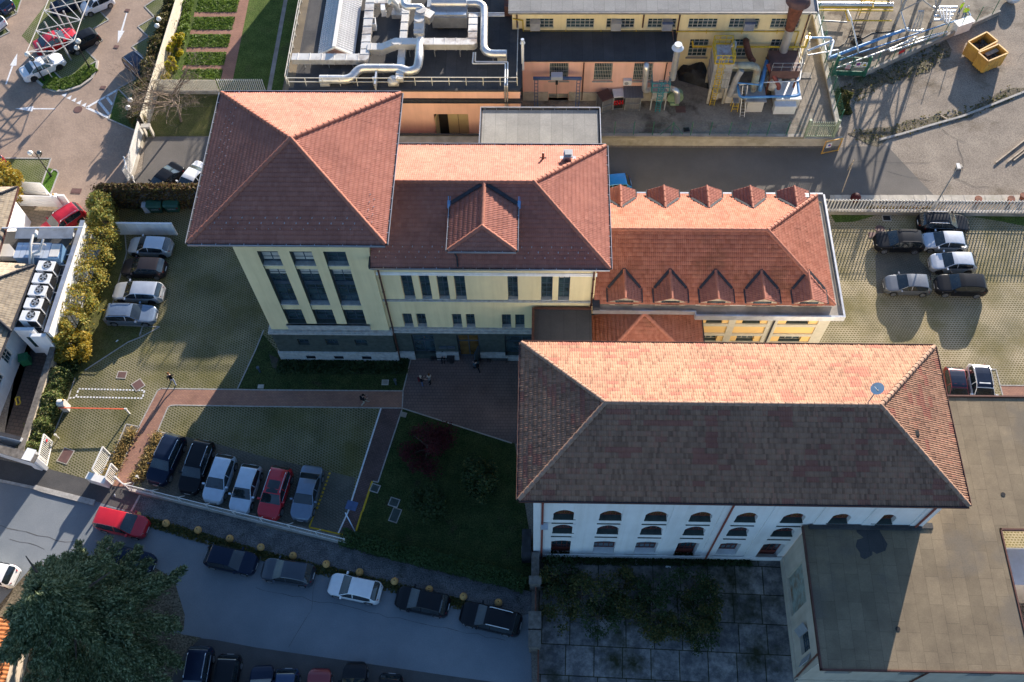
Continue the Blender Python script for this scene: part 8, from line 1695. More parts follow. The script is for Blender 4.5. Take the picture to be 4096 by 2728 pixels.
# bare tree
def bare(label,x,y,h,seed,spread=.55,nb=9,group='bare winter trees',levels=4,r0=.16):
    t=thing('bare_tree',label,'tree',(x,y,0),group); rn=random.Random(seed); m=MB(); tw=MB()
    def grow(p,d,l,r_,lev):
        q=p+d*l*.5+Vector((rn.uniform(-1,1),rn.uniform(-1,1),rn.uniform(-.3,.3)))*l*.07; e=p+d*l; (m if lev<2 else tw).tube([p,q,e],[r_,r_*.8,r_*.5],6 if lev<2 else 4,cap=False)
        if lev>=levels: return
        for i in range(nb if lev==0 else rn.randint(3,5)):
            a=rn.uniform(0,6.28); v=Vector((math.cos(a),math.sin(a),0)); s=spread*rn.uniform(.6,1.4); nd=(d*(1-s*.35)+v*s+Vector((0,0,.12))).normalized(); st=p.lerp(e,rn.uniform(.35,1.0)) if lev else p.lerp(e,rn.uniform(.5,1)); grow(st,nd,l*(rn.uniform(.75,1.1) if lev==0 else rn.uniform(.5,.78)),r_*.48,lev+1)
    grow(Vector((x,y,-.1)),Vector((rn.uniform(-.05,.05),rn.uniform(-.05,.05),1)),h*.42,r0,0); m.build('trunk','twig',t); tw.build('twigs','twig',t); return t
p=g(0,0,1640,1010,0); bare('leafless spreading tree beside the tower in the shaded garden',p.x+.6,p.y-1.6,9.5,5,1.0,17,levels=4,r0=.12)
p=g(0,1,225,215,0); bare('thin young tree with a few orange leaves by the white gate',p.x,p.y,3.6,8,.5,5,levels=3,r0=.06)
p=g(0,0,-420,-330); bare('leafless tree standing beyond the top left corner of the car park',p.x,p.y,11,15,.6,11); p=g(0,0,60,-520); bare('tall leafless tree beyond the top edge of the car park',p.x,p.y,11,17,.6,11)
# dark garden trees and shrubs
bush('small_tree','dark red leaved round tree on the shaded lawn',1,2,1570,950,2.0,2.35,1.7,3.3,'leaf_red',5200,.11,81,cat='tree',clumps=26)
bush('small_tree','small leafy green tree on dark lawn, nearer the old building',1,2,2080,1260,2.0,1.5,2.1,4.2,'leaf_dark',4300,.14,82,cat='tree',group='small trees on the shaded lawn',clumps=24,mat2='leaf_olive')
bush('small_tree','small leafy green tree on dark lawn, nearer the side path',1,2,1590,1490,1.6,1.5,1.6,3.2,'leaf_dark',4000,.13,83,cat='tree',group='small trees on the shaded lawn',clumps=24)
for k,(a,b,rx,h) in enumerate(((430,560,1.9,2.2),(640,760,2.0,2.4),(470,870,1.7,2.1),(790,960,1.8,2.0),(990,650,1.4,2.0),(1000,880,1.2,1.8),(1290,780,1.9,2.6),(1310,960,1.7,2.3),(1400,1060,1.3,1.9),(1640,720,2.0,2.6),(1760,820,1.9,2.3),(1700,1000,1.7,2.4),(1760,1130,1.5,1.8),(330,640,1.3,2.0))):
    bush('shrub','wild shrub in the slab paved courtyard, '+('left clump back','left clump middle','left clump front','left clump lowest','beside the third window','small one left of centre','centre clump back','centre clump middle','centre clump front','right clump back','right clump by the cracked slabs','right clump middle','right clump lowest','against the brick pillars')[k],2,3,a,b,h*.5,rx,h*.5,h,'leaf_olive' if k%3 else 'leaf_dark',1000,.12,90+k,cat='shrub',group='wild shrubs of the courtyard',clumps=18,mat2='leaf_dark')
def tufts(name,label,path,wd,n,h,mat_,size,seed,kind='stuff'):
    r_=np.random.default_rng(seed); PP=[]
    ls=[(b-a).length for a,b in zip(path,path[1:])]; T=sum(ls)
    for (a,b),l in zip(zip(path,path[1:]),ls):
        k=int(n*l/T); u=r_.uniform(0,1,k); d=(b-a); s_=Vector((-d.y,d.x,0)).normalized(); v=r_.uniform(-1,1,k)*wd/2; PP.append(np.stack([a.x+d.x*u+s_.x*v,a.y+d.y*u+s_.y*v,r_.uniform(.02,h,k)],1))
    o=leaves(name,np.vstack(PP),size,mat_,None,seed=seed,asp=2.2); o['label']=label; o['category']='grass'; o['kind']=kind; return o
for k,(q,w_) in enumerate((([(0,2,1205,850),(0,2,1010,1270)],1.6),([(0,2,1465,880),(0,2,1275,1290)],1.5))):
    r2=random.Random(k); P_=[g(*x) for x in q]
    for i in range(9):
        p=P_[0].lerp(P_[1],(i+.3)/9); p=p+Vector((r2.uniform(-.22,.22),0,0)); tt=thing('grass_clump','dry straw coloured grass clump in the bed '+('left','right')[k]+' of the brick path','grass clump',(p.x,p.y,0),'straw grass clumps '+('left','right')[k]+' of the path'); leaves('blades',np.array([(p.x,p.y,.25)])+np.random.default_rng(i+k*20).normal(size=(260,3))*np.array([.24,.27,.10]),.10,'leaf_straw',tt,seed=i,asp=2.5)
tufts('weeds','rough weeds along the slanting plant fence',[g(3,0,690,900),g(3,0,900,760),g(3,0,1300,600),g(3,0,1600,440)],2.8,500,.10,'leaf_olive',.13,201)
tufts('weeds','weeds along the broken kerb of the asphalt yard',[g(3,0,800,1250),g(3,0,1100,1230),g(3,0,1500,1110),g(3,0,1900,1000),g(3,0,2300,820)],1.6,380,.09,'leaf_olive',.12,202)
tufts('weeds','weeds beside the green mesh at the yard wall',[g(3,0,700,850),g(3,0,660,960),g(3,0,690,1060)],1.6,2500,.4,'leaf_olive',.15,203)
tufts('ground_cover','tangled plants in the soil bed under the tower',[g(1,2,200,230),g(1,2,800,235),g(1,2,1400,235)],1.5,6000,.4,'leaf_dark',.12,204)
tufts('weeds','weeds growing in the shaded street verge',[g(0,3,1330,85),g(1,3,0,390),g(1,3,900,610),g(1,3,1700,805),g(1,3,2350,990)],.8,5000,.15,'leaf_olive',.10,205)
tufts('weeds','moss and weeds at the foot of the old white building',[g(2,3,280,430),g(2,3,1300,440),g(2,3,2200,450)],1.0,3500,.3,'leaf_dark',.12,206)
tufts('grass_blades','long bright grass on the curved island',[g(0,0,430,760),g(0,0,560,790),g(0,0,700,740),g(0,0,860,620)],1.6,6000,.18,'leaf_grass',.11,207)
for i in range(5): pass
for i,(ya,yb) in enumerate(((5,108),(160,270),(320,432),(485,598),(650,745))):
    tufts('grass_blades',('topmost','second','third','fourth','lowest')[i]+' garden bed of rough green leaves beside brick path',[g(0,0,1815-i*35,(ya+yb)/2),g(0,0,2190-i*40,(ya+yb)/2)],1.9,1300,.06,'leaf_grass',.12,208+i)
tufts('weeds','red and green creeper at the foot of the slatted fence',[g(3,1,900,375),g(3,1,1500,382)],.6,1800,.5,'leaf_ivy',.12,209)
# ================================================================ FENCES, LAMPS, PEOPLE, SMALL THINGS
plain('fence_cream',(0.72,0.66,0.54),.7,var=.06,scale=2)
def slat_fence(label,path,h,mat_,z0=0,step=.2,sw=.1,base=.35,name='fence',group=None,basemat='concrete_pale',posts=True,lean=0):
    t=thing(name,label,'fence',tuple(path[0]),group); m=MB(); b_=MB(); rl=MB()
    for a,b in zip(path,path[1:]):
        a=Vector((a.x,a.y,0));b=Vector((b.x,b.y,0)); d=(b-a).normalized(); n=int((b-a).length/step)
        if base: b_.wall(a,b,.28,z0,z0+base)
        ang=math.atan2(d.y,d.x)
        for i in range(n): q=a.lerp(b,(i+.5)/n); m.obox((q.x,q.y),sw,.04,z0+base,z0+h,ang)
        for zz_ in (base+.15,h-.2): s_=Vector((-d.y,d.x,0))*.04; rl.beam(a+s_+Vector((0,0,z0+zz_)),b+s_+Vector((0,0,z0+zz_)),.03,.03)
    b_.build('base_wall',basemat,t); m.build('slat_panel',mat_,t); rl.build('rail',mat_,t); return t
slat_fence('tall pale slat fence dividing the cobbled car park from the garden',pl((0,0,1730,-80),(0,0,1480,760),(0,0,1350,1190)),2.0,'fence_cream',step=.16,sw=.13,base=.4)
slat_fence('pale slat fence running down beside the shaded back drive',pl((0,0,1330,1235),(0,0,1240,1560),(0,1,1190,120)),2.0,'white_paint',step=.16,sw=.1,base=.4)
slat_fence('white slat fence between the garden and the shaded tree plot',pl((0,0,1470,855),(0,0,2025,858)),1.9,'fence_cream',step=.16,sw=.13,base=.4)
slat_fence('white slat fence panel just above the tower roof corner',pl((0,0,2030,850),(1,0,100,850)),1.9,'white_paint',step=.2,sw=.09,base=0)
fy=g(3,1,1400,400,0).y; slat_fence('long white slatted fence behind the right hand car park',[Vector((23.9,fy,0)),Vector((70,fy-.2,0))],2.2,'white_paint',step=.30,sw=.10,base=.5,basemat='concrete')
p=g(0,0,1385,1250); t_=thing('concrete_stand','pale concrete block stand leaning by the slat fence','stand',(p.x,p.y,0)); m=MB(); m.obox(p,.9,.5,1.4,1.55,.1); m.obox((p.x-.35,p.y),.15,.45,0,1.4,.1); m.obox((p.x+.35,p.y),.15,.45,0,1.4,.1); m.build('block','concrete_pale',t_)
p=g(0,1,1240,90,0); t_=thing('tilted_gate','white tilted gate leaf with round bracket by the back drive','gate',(p.x,p.y,0)); m=MB(); m.beam((p.x-.6,p.y+1.2,.2),(p.x+.1,p.y-.4,.2),.08,.3); m.beam((p.x-.6,p.y+1.2,2.1),(p.x+.1,p.y-.4,2.1),.1,.12); m.beam((p.x-.6,p.y+1.2,.2),(p.x-.6,p.y+1.2,2.1),.1,.1); m.beam((p.x+.1,p.y-.4,.2),(p.x+.1,p.y-.4,2.1),.1,.1); m.build('frame','white_paint',t_)
# street fence: white rails with triangular stays
A_=g(0,2,1195,1370);B_=g(1,3,835,300); d=(B_-A_).normalized(); n_=Vector((-d.y,d.x,0)); L_=(B_-A_).length
t_=thing('street_fence','white railing fence between the parked row and street verge','fence',tuple((A_+B_)/2)); m=MB(); k=int(L_/.14)
for i in range(k): q=A_.lerp(B_,(i+.5)/k); m.tube([(q.x,q.y,.3),(q.x,q.y,1.35)],.016,4)
m.build('bars','white_paint',t_); m=MB()
for z_ in (.32,1.35): m.beam(A_+Vector((0,0,z_)),B_+Vector((0,0,z_)),.05,.05)
m.build('rail','white_paint',t_); m=MB(); m.wall(A_,B_,.25,0,.25); m.build('kerb_wall','concrete_pale',t_)
k=int(L_/2.2)
for i in range(k+1):
    q=A_.lerp(B_,i/k); m=MB(); m.obox((q.x,q.y),.07,.07,0,1.45); m.beam((q.x,q.y,1.35),(q.x+n_.x*.55,q.y+n_.y*.55,.25),.05,.05); m.build('post','white_paint',t_)
m=MB(); q=g(0,2,1110,1300); m.beam(q+Vector((0,0,1.0)),A_+Vector((0,0,1.35)),.06,.06); m.beam(q+Vector((0,0,.4)),A_+Vector((0,0,.3)),.06,.06); m.obox(q,.12,.12,0,1.3); m.build('end_panel','white_paint',t_)
# white gates
def gate(label,a,b,h,n,z0=.15,rust=False,name='gate'):
    t=thing(name,label,'gate',tuple((a+b)/2),'open white gates of the entrance'); m=MB()
    for z_ in (z0,h): m.beam(a+Vector((0,0,z_)),b+Vector((0,0,z_)),.09,.12)
    for p in (a,b): m.beam(p+Vector((0,0,z0)),p+Vector((0,0,h)),.1,.1)
    m.build('frame','white_paint',t); m=MB()
    for i in range(1,n): q=a.lerp(b,i/n); m.beam(q+Vector((0,0,z0)),q+Vector((0,0,h)),.05,.035)
    m.build('bars','white_paint',t); return t
t_=gate('white barred gate leaf standing open against the laurel hedge',g(0,2,433,1165),g(0,2,488,935),1.75,14)
p=g(0,2,425,905,1.2); m=MB(); m.obox((p.x+.05,p.y-.1),.03,.42,.95,1.45,-.25); s_=m.build('sign','sign_white',t_); m=MB(); q=Vector((p.x+.08,p.y-.1,1.22)); m.tube([q,q+Vector((.015,0,0))],.14,14); m.build('symbol','sign_red',s_)
gate('longer white barred gate leaf standing open beside the straw grass bed',g(0,2,925,1255),g(0,2,1020,1050),1.75,14); gate('short white pedestrian gate standing open beside the brick path',g(0,2,1035,1325),g(0,2,1090,1195),1.6,9)
m=MB(); a=g(0,2,850,1280);b=g(0,2,1020,1330); m.wall(a,b,.5,0,1.1); m.wall(a,b,.6,1.1,1.18); solo(m,'gate_pillar','white_paint','white gate pillar block between the vehicle gate and pedestrian gate','gate pillar','white gate pillars')
# barrier
p=g(0,2,620,625,0); q=g(0,2,1195,670,0); t_=thing('barrier','white cabinet barrier with long orange red arm across the drive','barrier',(p.x,p.y,0)); m=MB(); m.obox(p,.5,.6,0,1.15,.1); m.build('cabinet','panel_pale',t_); m=MB(); m.tube([(p.x-.3,p.y,1.2),(p.x+.3,p.y,1.2)],.3,14); m.build('hood','panel_pale',t_,50); m=MB(); m.ball((p.x+.25,p.y+.1,1.55),.09,8,6); m.build('beacon','skip_yellow',t_); m=MB(); m.beam((p.x-.2,p.y-.38,1.05),(q.x-.02,q.y,.98),.09,.07); m.build('arm','barrier_red',t_)
m=MB(); m.obox(q,.1,.1,0,.95); m.obox(q,.22,.1,.95,1.08); solo(m,'barrier_rest','white_paint','slim white post that carries the tip of the barrier arm','post')
for k,(c,r,a,b,lab) in enumerate(((0,2,545,895,'short white photocell post by the open gate leaf'),(0,2,1290,1275,'short pale post at the street end of the right straw grass bed'))):
    p=g(c,r,a,b); m=MB(); m.obox(p,.07,.07,0,.75); m.obox(p,.16,.16,.7,.85); solo(m,'bollard_post','panel_pale',lab,'post')
# bollard balls
proto=None; bl=[(0,3,1275,45),(0,3,1537,118),(0,3,1830,180),(0,3,2122,258),(1,3,52,338),(1,3,347,415),(1,3,652,492),(1,3,957,566),(1,3,1278,650),(1,3,1596,724),(1,3,1910,790),(1,3,2230,846)]
labs=['beside the boxy red car','between red car and very dark hatchback, left one','between red car and very dark hatchback, right one','at the tail of the very dark hatchback','between very dark hatchback and grey hatchback','behind the grey hatchback roof','between grey hatchback and white hatchback','at the bonnet of the white hatchback','between white hatchback and black hatchback','above the black hatchback roof','between the black hatchback and the rightmost car','at the windscreen of the rightmost street car']
for k,q in enumerate(bl):
    p=g(*q,.0)
    if proto is None:
        t_=thing('bollard_ball','x','bollard',(p.x,p.y,0),'yellow concrete balls along the street verge'); m=MB(); m.ball((p.x,p.y,.28),.30,20,14,1.0,-.9); m.build('ball','bollard_yellow',t_,80); m=MB(); m.cyl((p.x,p.y),.045,.045,.565,.59,10); m.build('lifting_hole','black_void',t_); proto=t_
    else: t_=copy_tree(proto) or None; t_=[o for o in C.objects if o.name.startswith('bollard_ball')][-1]
    t_.location=(p.x,p.y,0); t_.rotation_euler=(0,0,k*1.3); t_['label']='yellow concrete ball '+labs[k]
# lamps
def lamp2(c,r,base,b1,b2,label,gl=('lamp_globe','lamp_globe')):
    p=g(c,r,*base); t=thing('street_lamp',label,'street lamp',(p.x,p.y,0),'black lamp posts with glass globes')
    def hz(b):
        best=min((abs(g(c,r,b[0],b[1],z_).x-p.x)+abs(g(c,r,b[0],b[1],z_).y-p.y),z_) for z_ in np.arange(2,6.5,.05)); return g(c,r,b[0],b[1],best[1])
    q1,q2=hz(b1),hz(b2); zt_=max(q1.z,q2.z); m=MB(); m.tube([(p.x,p.y,0),(p.x,p.y,zt_+.1)],[.07,.045],8); m.cyl(p,.13,.1,0,.5,10); m.build('post','black_metal',t); m=MB()
    for q in (q1,q2): m.tube([(p.x,p.y,zt_-.5),((p.x+q.x)/2,(p.y+q.y)/2,zt_-.6),(q.x,q.y,q.z-.3)],.03,6)
    m.build('arm','black_metal',t)
    for q,mm_ in ((q1,gl[0]),(q2,gl[1])): m=MB(); m.ball(q,.27,16,12); m.build('globe',mm_,t,80)
lamp2(0,0,(408,740),(250,500),(295,540),'globe lamp post at the tail of the white saloon',('lamp_globe','lamp_glass_dark'))
lamp2(0,0,(828,630),(718,378),(705,438),'globe lamp post on the tip of the curved grass island')
lamp2(0,0,(1480,280),(1460,175),(1443,238),'globe lamp post in the hedge nearest the top edge')
lamp2(0,0,(1225,1030),(1198,922),(1178,990),'globe lamp post on the dark grass triangle')
lamp2(0,0,(470,1620),(278,1408),(362,1408),'globe lamp post leaning over cobbles above the house gate',('lamp_globe','lamp_glass_dark'))
p=g(3,1,1495,388,0); z_=min((abs(g(3,0,1762,1530,zz_).y-p.y),zz_) for zz_ in np.arange(2,16,.05))[1]; q=Vector((p.x,p.y,z_)); t_=thing('yard_light','tall slim grey pole rising from the slatted fence by the black estate','lamp',(p.x,p.y,0)); m=MB(); m.tube([(p.x,p.y,0),(q.x,q.y,z_)],[.09,.05],8); m.build('mast','steel_grey',t_); m=MB(); m.obox((q.x,q.y),.3,.6,z_-.05,z_+.08); m.build('lamp_head','panel_grey',t_)
# steel canopy frame over the parking bays
def cz(a,b,z_): return g(0,0,a,b,z_)
HC_=3.0; lo1=[(260,475),(330,280),(405,95),(480,-95)]; hi1=[(445,580) if 0 else (515,470),(680,375),(745,185),(820,-5)]
t_=thing('canopy_frame','white steel space frame over the parked saloons without a roof','canopy frame',tuple(cz(480,300,0))); m=MB()
rowA=[(245,475),(335,280),(405,95),(480,-90)]; rowB=[(510,470),(680,375),(745,185),(815,0)]; rowM=[((a[0]+b[0])/2,(a[1]+b[1])/2) for a,b in zip(rowA,rowB)]
gA=[cz(*q,HC_) for q in rowA]; gB=[cz(*q,HC_) for q in ((515,470),(680,375),(745,185),(815,0))]; gE=cz(380,595,HC_) if 0 else None
gA=[cz(245,478,HC_),cz(330,283,HC_),cz(405,95,HC_),cz(482,-90,HC_)]; gM=[cz(420,390,HC_) ,cz(488,185,HC_),cz(560,0,HC_)]; gR=[cz(515,470,HC_),cz(680,375,HC_),cz(745,185,HC_),cz(820,-5,HC_)]
def bb(a,b,w_=.06): m.beam(a,b,w_,w_)
gL=gA; N3=len(gR)
for i in range(3): bb(gL[i],gL[i+1]); 
for i in range(3): bb(gR[i],gR[i+1])
for l,r__ in zip(gL,gR): bb(l,r__,.09)
for i in range(3): bb(gL[i],gR[i+1]); bb(gL[i+1],gR[i])
cX=cz(352,570,HC_); bb(gL[0],cX); bb(cX,gR[0])
m.build('lattice','panel_pale',t_)
for tp,bs in (((340,395),(488,645)),((412,200),(545,440)),((480,15),(600,260)),((510,300),(655,550)),((572,110),(690,300)),((645,-40),(775,175))):
    p=g(0,0,*bs); best=min(((g(0,0,tp[0],tp[1],zz_)-Vector((p.x,p.y,zz_))).length,zz_) for zz_ in np.arange(1.5,5,.05))[1]; m=MB(); m.beam((p.x,p.y,0),(p.x,p.y,max(best,HC_)),.13,.13); m.build('post','panel_grey',t_)
p=g(0,0,485,720); m=MB(); m.beam((p.x,p.y,0),(p.x-.1,p.y,1.2),.06,.06); solo(m,'marker_post','panel_pale','short pale post on the curved grass island','post')
# house gate and fence at left
a,b=g(0,1,165,200),g(0,1,440,215); slat_fence('pale fence of the white house behind the thin young tree',[a,b],1.7,'house_gable',step=.12,sw=.115,base=.3,basemat='house_gable'); 
a,b=g(0,1,200,330),g(0,1,540,340); t_=thing('sliding_gate','cream sliding gate with three long rails at the house drive','gate',(a.x,a.y,0)); m=MB(); m.wall(a,b,.08,.15,1.75); m.build('leaf','house_gable',t_); m=MB()
for z_ in (.6,.9,1.2): m.beam(a+Vector((0,-.07,z_)),b+Vector((0,-.07,z_)),.05,.05)
m.build('rail','house_gable',t_); p=g(0,1,575,345); m=MB(); m.obox(p,.5,.45,0,2.0,.2); solo(m,'gate_pillar','house_white','white pillar with amber beacon at the end of the cream sliding gate','gate pillar'); p2=p; m=MB(); m.ball((p2.x,p2.y,2.12),.1,10,8); solo(m,'beacon','skip_yellow','small amber beacon on top of the white gate pillar','beacon')
a,b=g(0,1,600,335),g(0,1,665,340); m=MB(); m.wall(a,b,.2,0,1.9); solo(m,'wall_stub','house_gable','short pale wall stub on cobbles right of the white gate pillar','wall')
m=MB(); m.beam(g(0,1,470,235,1.6),g(0,1,390,140,1.6),.1,.3); solo(m,'fence_rail','house_gable','sloping white rail at the corner of the house fence','rail')
# waste bins and low white wall
def bin4(c,r,a,b,label,word):
    p=g(c,r,a,b); t=thing('waste_container',label,'waste bin',(p.x,p.y,0),'green waste containers'); m=MB(); vs=[(-.55,-.42,.15),(.55,-.42,.15),(.55,.42,.15),(-.55,.42,.15),(-.68,-.52,1.1),(.68,-.52,1.1),(.68,.52,1.1),(-.68,.52,1.1)]; m.add([(p.x+x,p.y+y,z_) for x,y,z_ in vs],[(0,3,2,1),(0,1,5,4),(1,2,6,5),(2,3,7,6),(3,0,4,7)]); m.build('body','bin_green',t); m=MB()
    prof=[(-.56,1.1),(-.45,1.28),(0,1.36),(.45,1.28),(.56,1.1)]
    for (y0_,z0_),(y1_,z1_) in zip(prof,prof[1:]): m.quad((p.x-.72,p.y+y0_,z0_),(p.x+.72,p.y+y0_,z0_),(p.x+.72,p.y+y1_,z1_),(p.x-.72,p.y+y1_,z1_))
    for x in (-.72,.72): m.add([(p.x+x,p.y+y,z_) for y,z_ in prof],[tuple(range(5))])
    m.build('lid','bin_green',t)
    for x in (-.45,.45):
        for y in (-.3,.3): m=MB(); m.tube([(p.x+x-.03,p.y+y,.09),(p.x+x+.03,p.y+y,.09)],.09,10); m.build('wheel','tyre',t)
    text(word,.34,t,(p.x,p.y-.49,.72),(R(84),0,0),'skirt_panel','graffiti'); m=MB(); m.box(p.x+.5,p.x+.62,p.y-.535,p.y-.525,.85,1.0); m.build('reflector','tail_red',t)
bin4(0,1,1455,365,'green waste container with pale scrawl beside the white bin','SERR'); bin4(0,1,1610,360,'green waste container with pale scrawl nearest the tower','UNIV')
p=g(0,1,1365,372); t_=thing('wheelie_bin','narrow white wheeled bin left of two green containers','bin',(p.x,p.y,0)); m=MB(); m.obox(p,.52,.6,.05,1.0,.08); m.build('body','bin_white',t_); m=MB(); m.obox(p,.6,.7,1.0,1.08,.08); m.build('lid','bin_white',t_)
a,b=g(0,1,1115,585),g(0,1,1635,590); t_=thing('low_white_wall','low white rendered screen wall beside the pale silver hatchback','wall',tuple((a+b)/2)); m=MB(); m.wall(a+Vector((-.5,0,0)),b,.14,0,1.75); m.build('wall','house_white',t_); m=MB()
for k in range(5): q=a.lerp(b,(k+.9)/5); m.obox((q.x,q.y+.02),.06,.24,0,1.78)
m.build('rib','house_white',t_); m=MB(); m.wall(a+Vector((-.5,0,0)),b,.2,1.75,1.8); m.build('coping','box_white',t_)
# benches, bin, plaques, bollard lights by the door
for k,(a,b,w_,lab) in enumerate(((1690,170,1.5,'black metal bench under the seated person by entrance'),(2115,180,1.0,'short black bench right of the entrance door'),(2220,182,1.8,'long black bench by the entrance, next to old white building'))):
    p=g(1,2,a,b); t_=thing('bench',lab,'bench',(p.x,p.y+.05,0),'black benches by the entrance'); m=MB()
    for j in range(4): m.box(p.x-w_/2,p.x+w_/2,p.y-.2+j*.12,p.y-.12+j*.12,.42,.46)
    m.build('seat','black_metal',t_); m=MB()
    for j in range(int(w_/.15)): x=p.x-w_/2+.07+j*.15; m.box(x-.02,x+.02,p.y+.26,p.y+.3,.46,.85)
    m.box(p.x-w_/2,p.x+w_/2,p.y+.25,p.y+.31,.83,.88); m.build('backrest','black_metal',t_)
    for x in (-w_/2+.08,w_/2-.08): m=MB(); m.box(p.x+x-.03,p.x+x+.03,p.y-.2,p.y+.3,0,.42); m.build('leg','black_metal',t_)
p=g(1,2,1797,185); t_=thing('litter_bin','round black litter bin left of the entrance door','bin',(p.x,p.y,0)); m=MB(); m.cyl(p,.27,.32,.05,.85,16); m.build('body','black_metal',t_,50); m=MB(); m.cyl(p,.34,.34,.85,.92,16); m.build('rim','trim_black',t_)
for k,(a,lab) in enumerate(((1718,'left dark wall plaque by the entrance'),(1795,'right dark wall plaque by the entrance'))): q=gy(1,2,a,58,39.4); m=MB(); m.box(q.x-.32,q.x+.32,39.36,39.415,q.z-.22,q.z+.22); solo(m,'wall_plaque','frame_dark',lab,'plaque','wall plaques by the entrance')
for k,(a,b,lab) in enumerate(((38,285,'short dark bollard light on the left end of tower lawn'),(1288,398,'short dark bollard light on right end of tower lawn'))): p=g(1,2,a,b); m=MB(); m.cyl(p,.08,.08,0,.75,10); m.cyl(p,.13,.13,.75,.9,12); solo(m,'bollard_light','frame_dark',lab,'bollard light')
for k in range(12): pass
# brick pillar wall at the left of the courtyard
t_=thing('pillar_wall','old brick pillar wall closing the left side of courtyard','wall',(.15,12,0))
py=[(310,600),(600,665),(925,1080),(1080,1240)]; m=MB(); ya=g(2,3,205,600,1.5).y; m.box(-.35,.25,ya,21.9,0,1.5); m.build('wall','brick_pillar',t_)
for b0,b1 in ((600,665),(925,1085),(1088,1245)): m=MB(); y0_,y1_=g(2,3,200,b1,2.0).y,g(2,3,200,b0,2.0).y; m.box(-.45,.35,y0_,y1_,0,2.0); m.box(-.52,.42,y0_-.05,y1_+.05,2.0,2.12); m.build('pillar','brick_pillar',t_)
m=MB(); y2=g(2,3,200,1240,0).y; m.box(-.05,.05,g(2,3,200,925,1.2).y,ya,0,1.2); m.box(.18,.28,y2-12,y2,0,1.1); m.build('railing','rust',t_)
p=Vector((-.75,22.6,0)); m=MB(); m.obox(p,.7,2.2,0,1.6); solo(m,'side_cabinet','tarp','dark rounded cabinet against the left side of the old white building','cabinet')
q=gy(2,3,300,125,21.9); m=MB(); m.box(q.x-.25,q.x+.25,21.6,22.0,q.z-.15,q.z+.1); solo(m,'floodlight','skirt_panel','small floodlight on the old white wall by the downpipe','floodlight')
m=MB(); p=g(1,3,868,100); m.beam(g(1,3,820,10,1.4),g(1,3,922,205,.1),.09,.09); solo(m,'barrier_pole','skirt_panel','leaning grey pole barrier at the end of the dark brick path','pole')
for k,(c,r,a,b,sz,lab) in enumerate(((2,3,1820,415,.5,'pale broken post leaning on the old white wall'),(2,3,1140,470,.35,'white scrap on the courtyard slabs by the wall'),(2,3,1435,510,.4,'bent white strip on the courtyard slabs'),(0,1,1078,1568,.25,'white paper on the dark grass by the hedge'),(0,2,1057,1420,.2,'white litter on the pavement by the gates'))):
    p=g(c,r,a,b); m=MB(); m.obox(p,sz,sz*.35,.02,.06,1.0+k); m.obox(p,sz*.3,sz*.3,.06,.09,.2); solo(m,'litter','box_white',lab,'litter','scraps of litter')
for c,r,a,b,lab in ((3,1,1915,292,'dark clay pot behind slatted fence, left'),(3,1,2215,292,'dark clay pot behind slatted fence, right'),(3,1,2330,262,'tall dark pot with plant behind the slatted fence')): p=g(c,r,a,b); m=MB(); m.cyl(p,.2,.3,0,.55,12); m.cyl(p,.34,.34,.5,.6,12); solo(m,'clay_pot','rust',lab,'pot','pots behind the slatted fence')
m=MB(); p=g(3,1,795,275); m.ball((p.x,p.y,.4),.5,10,8); solo(m,'red_bush','leaf_red','small bright red bush at the corner of the slatted fence','bush')
m=MB(); p=g(3,1,680,200); q=g(3,1,735,10); zt_=2.6; m.beam((p.x,p.y,0),(p.x+.5,p.y+1.5,2.9),.08,.08); m.beam((p.x+.6,p.y+1.6,2.9),(p.x+.9,p.y+2.6,.1),.08,.08); solo(m,'leaning_pole','timber','pair of thin poles leaning beside the lane end','pole')
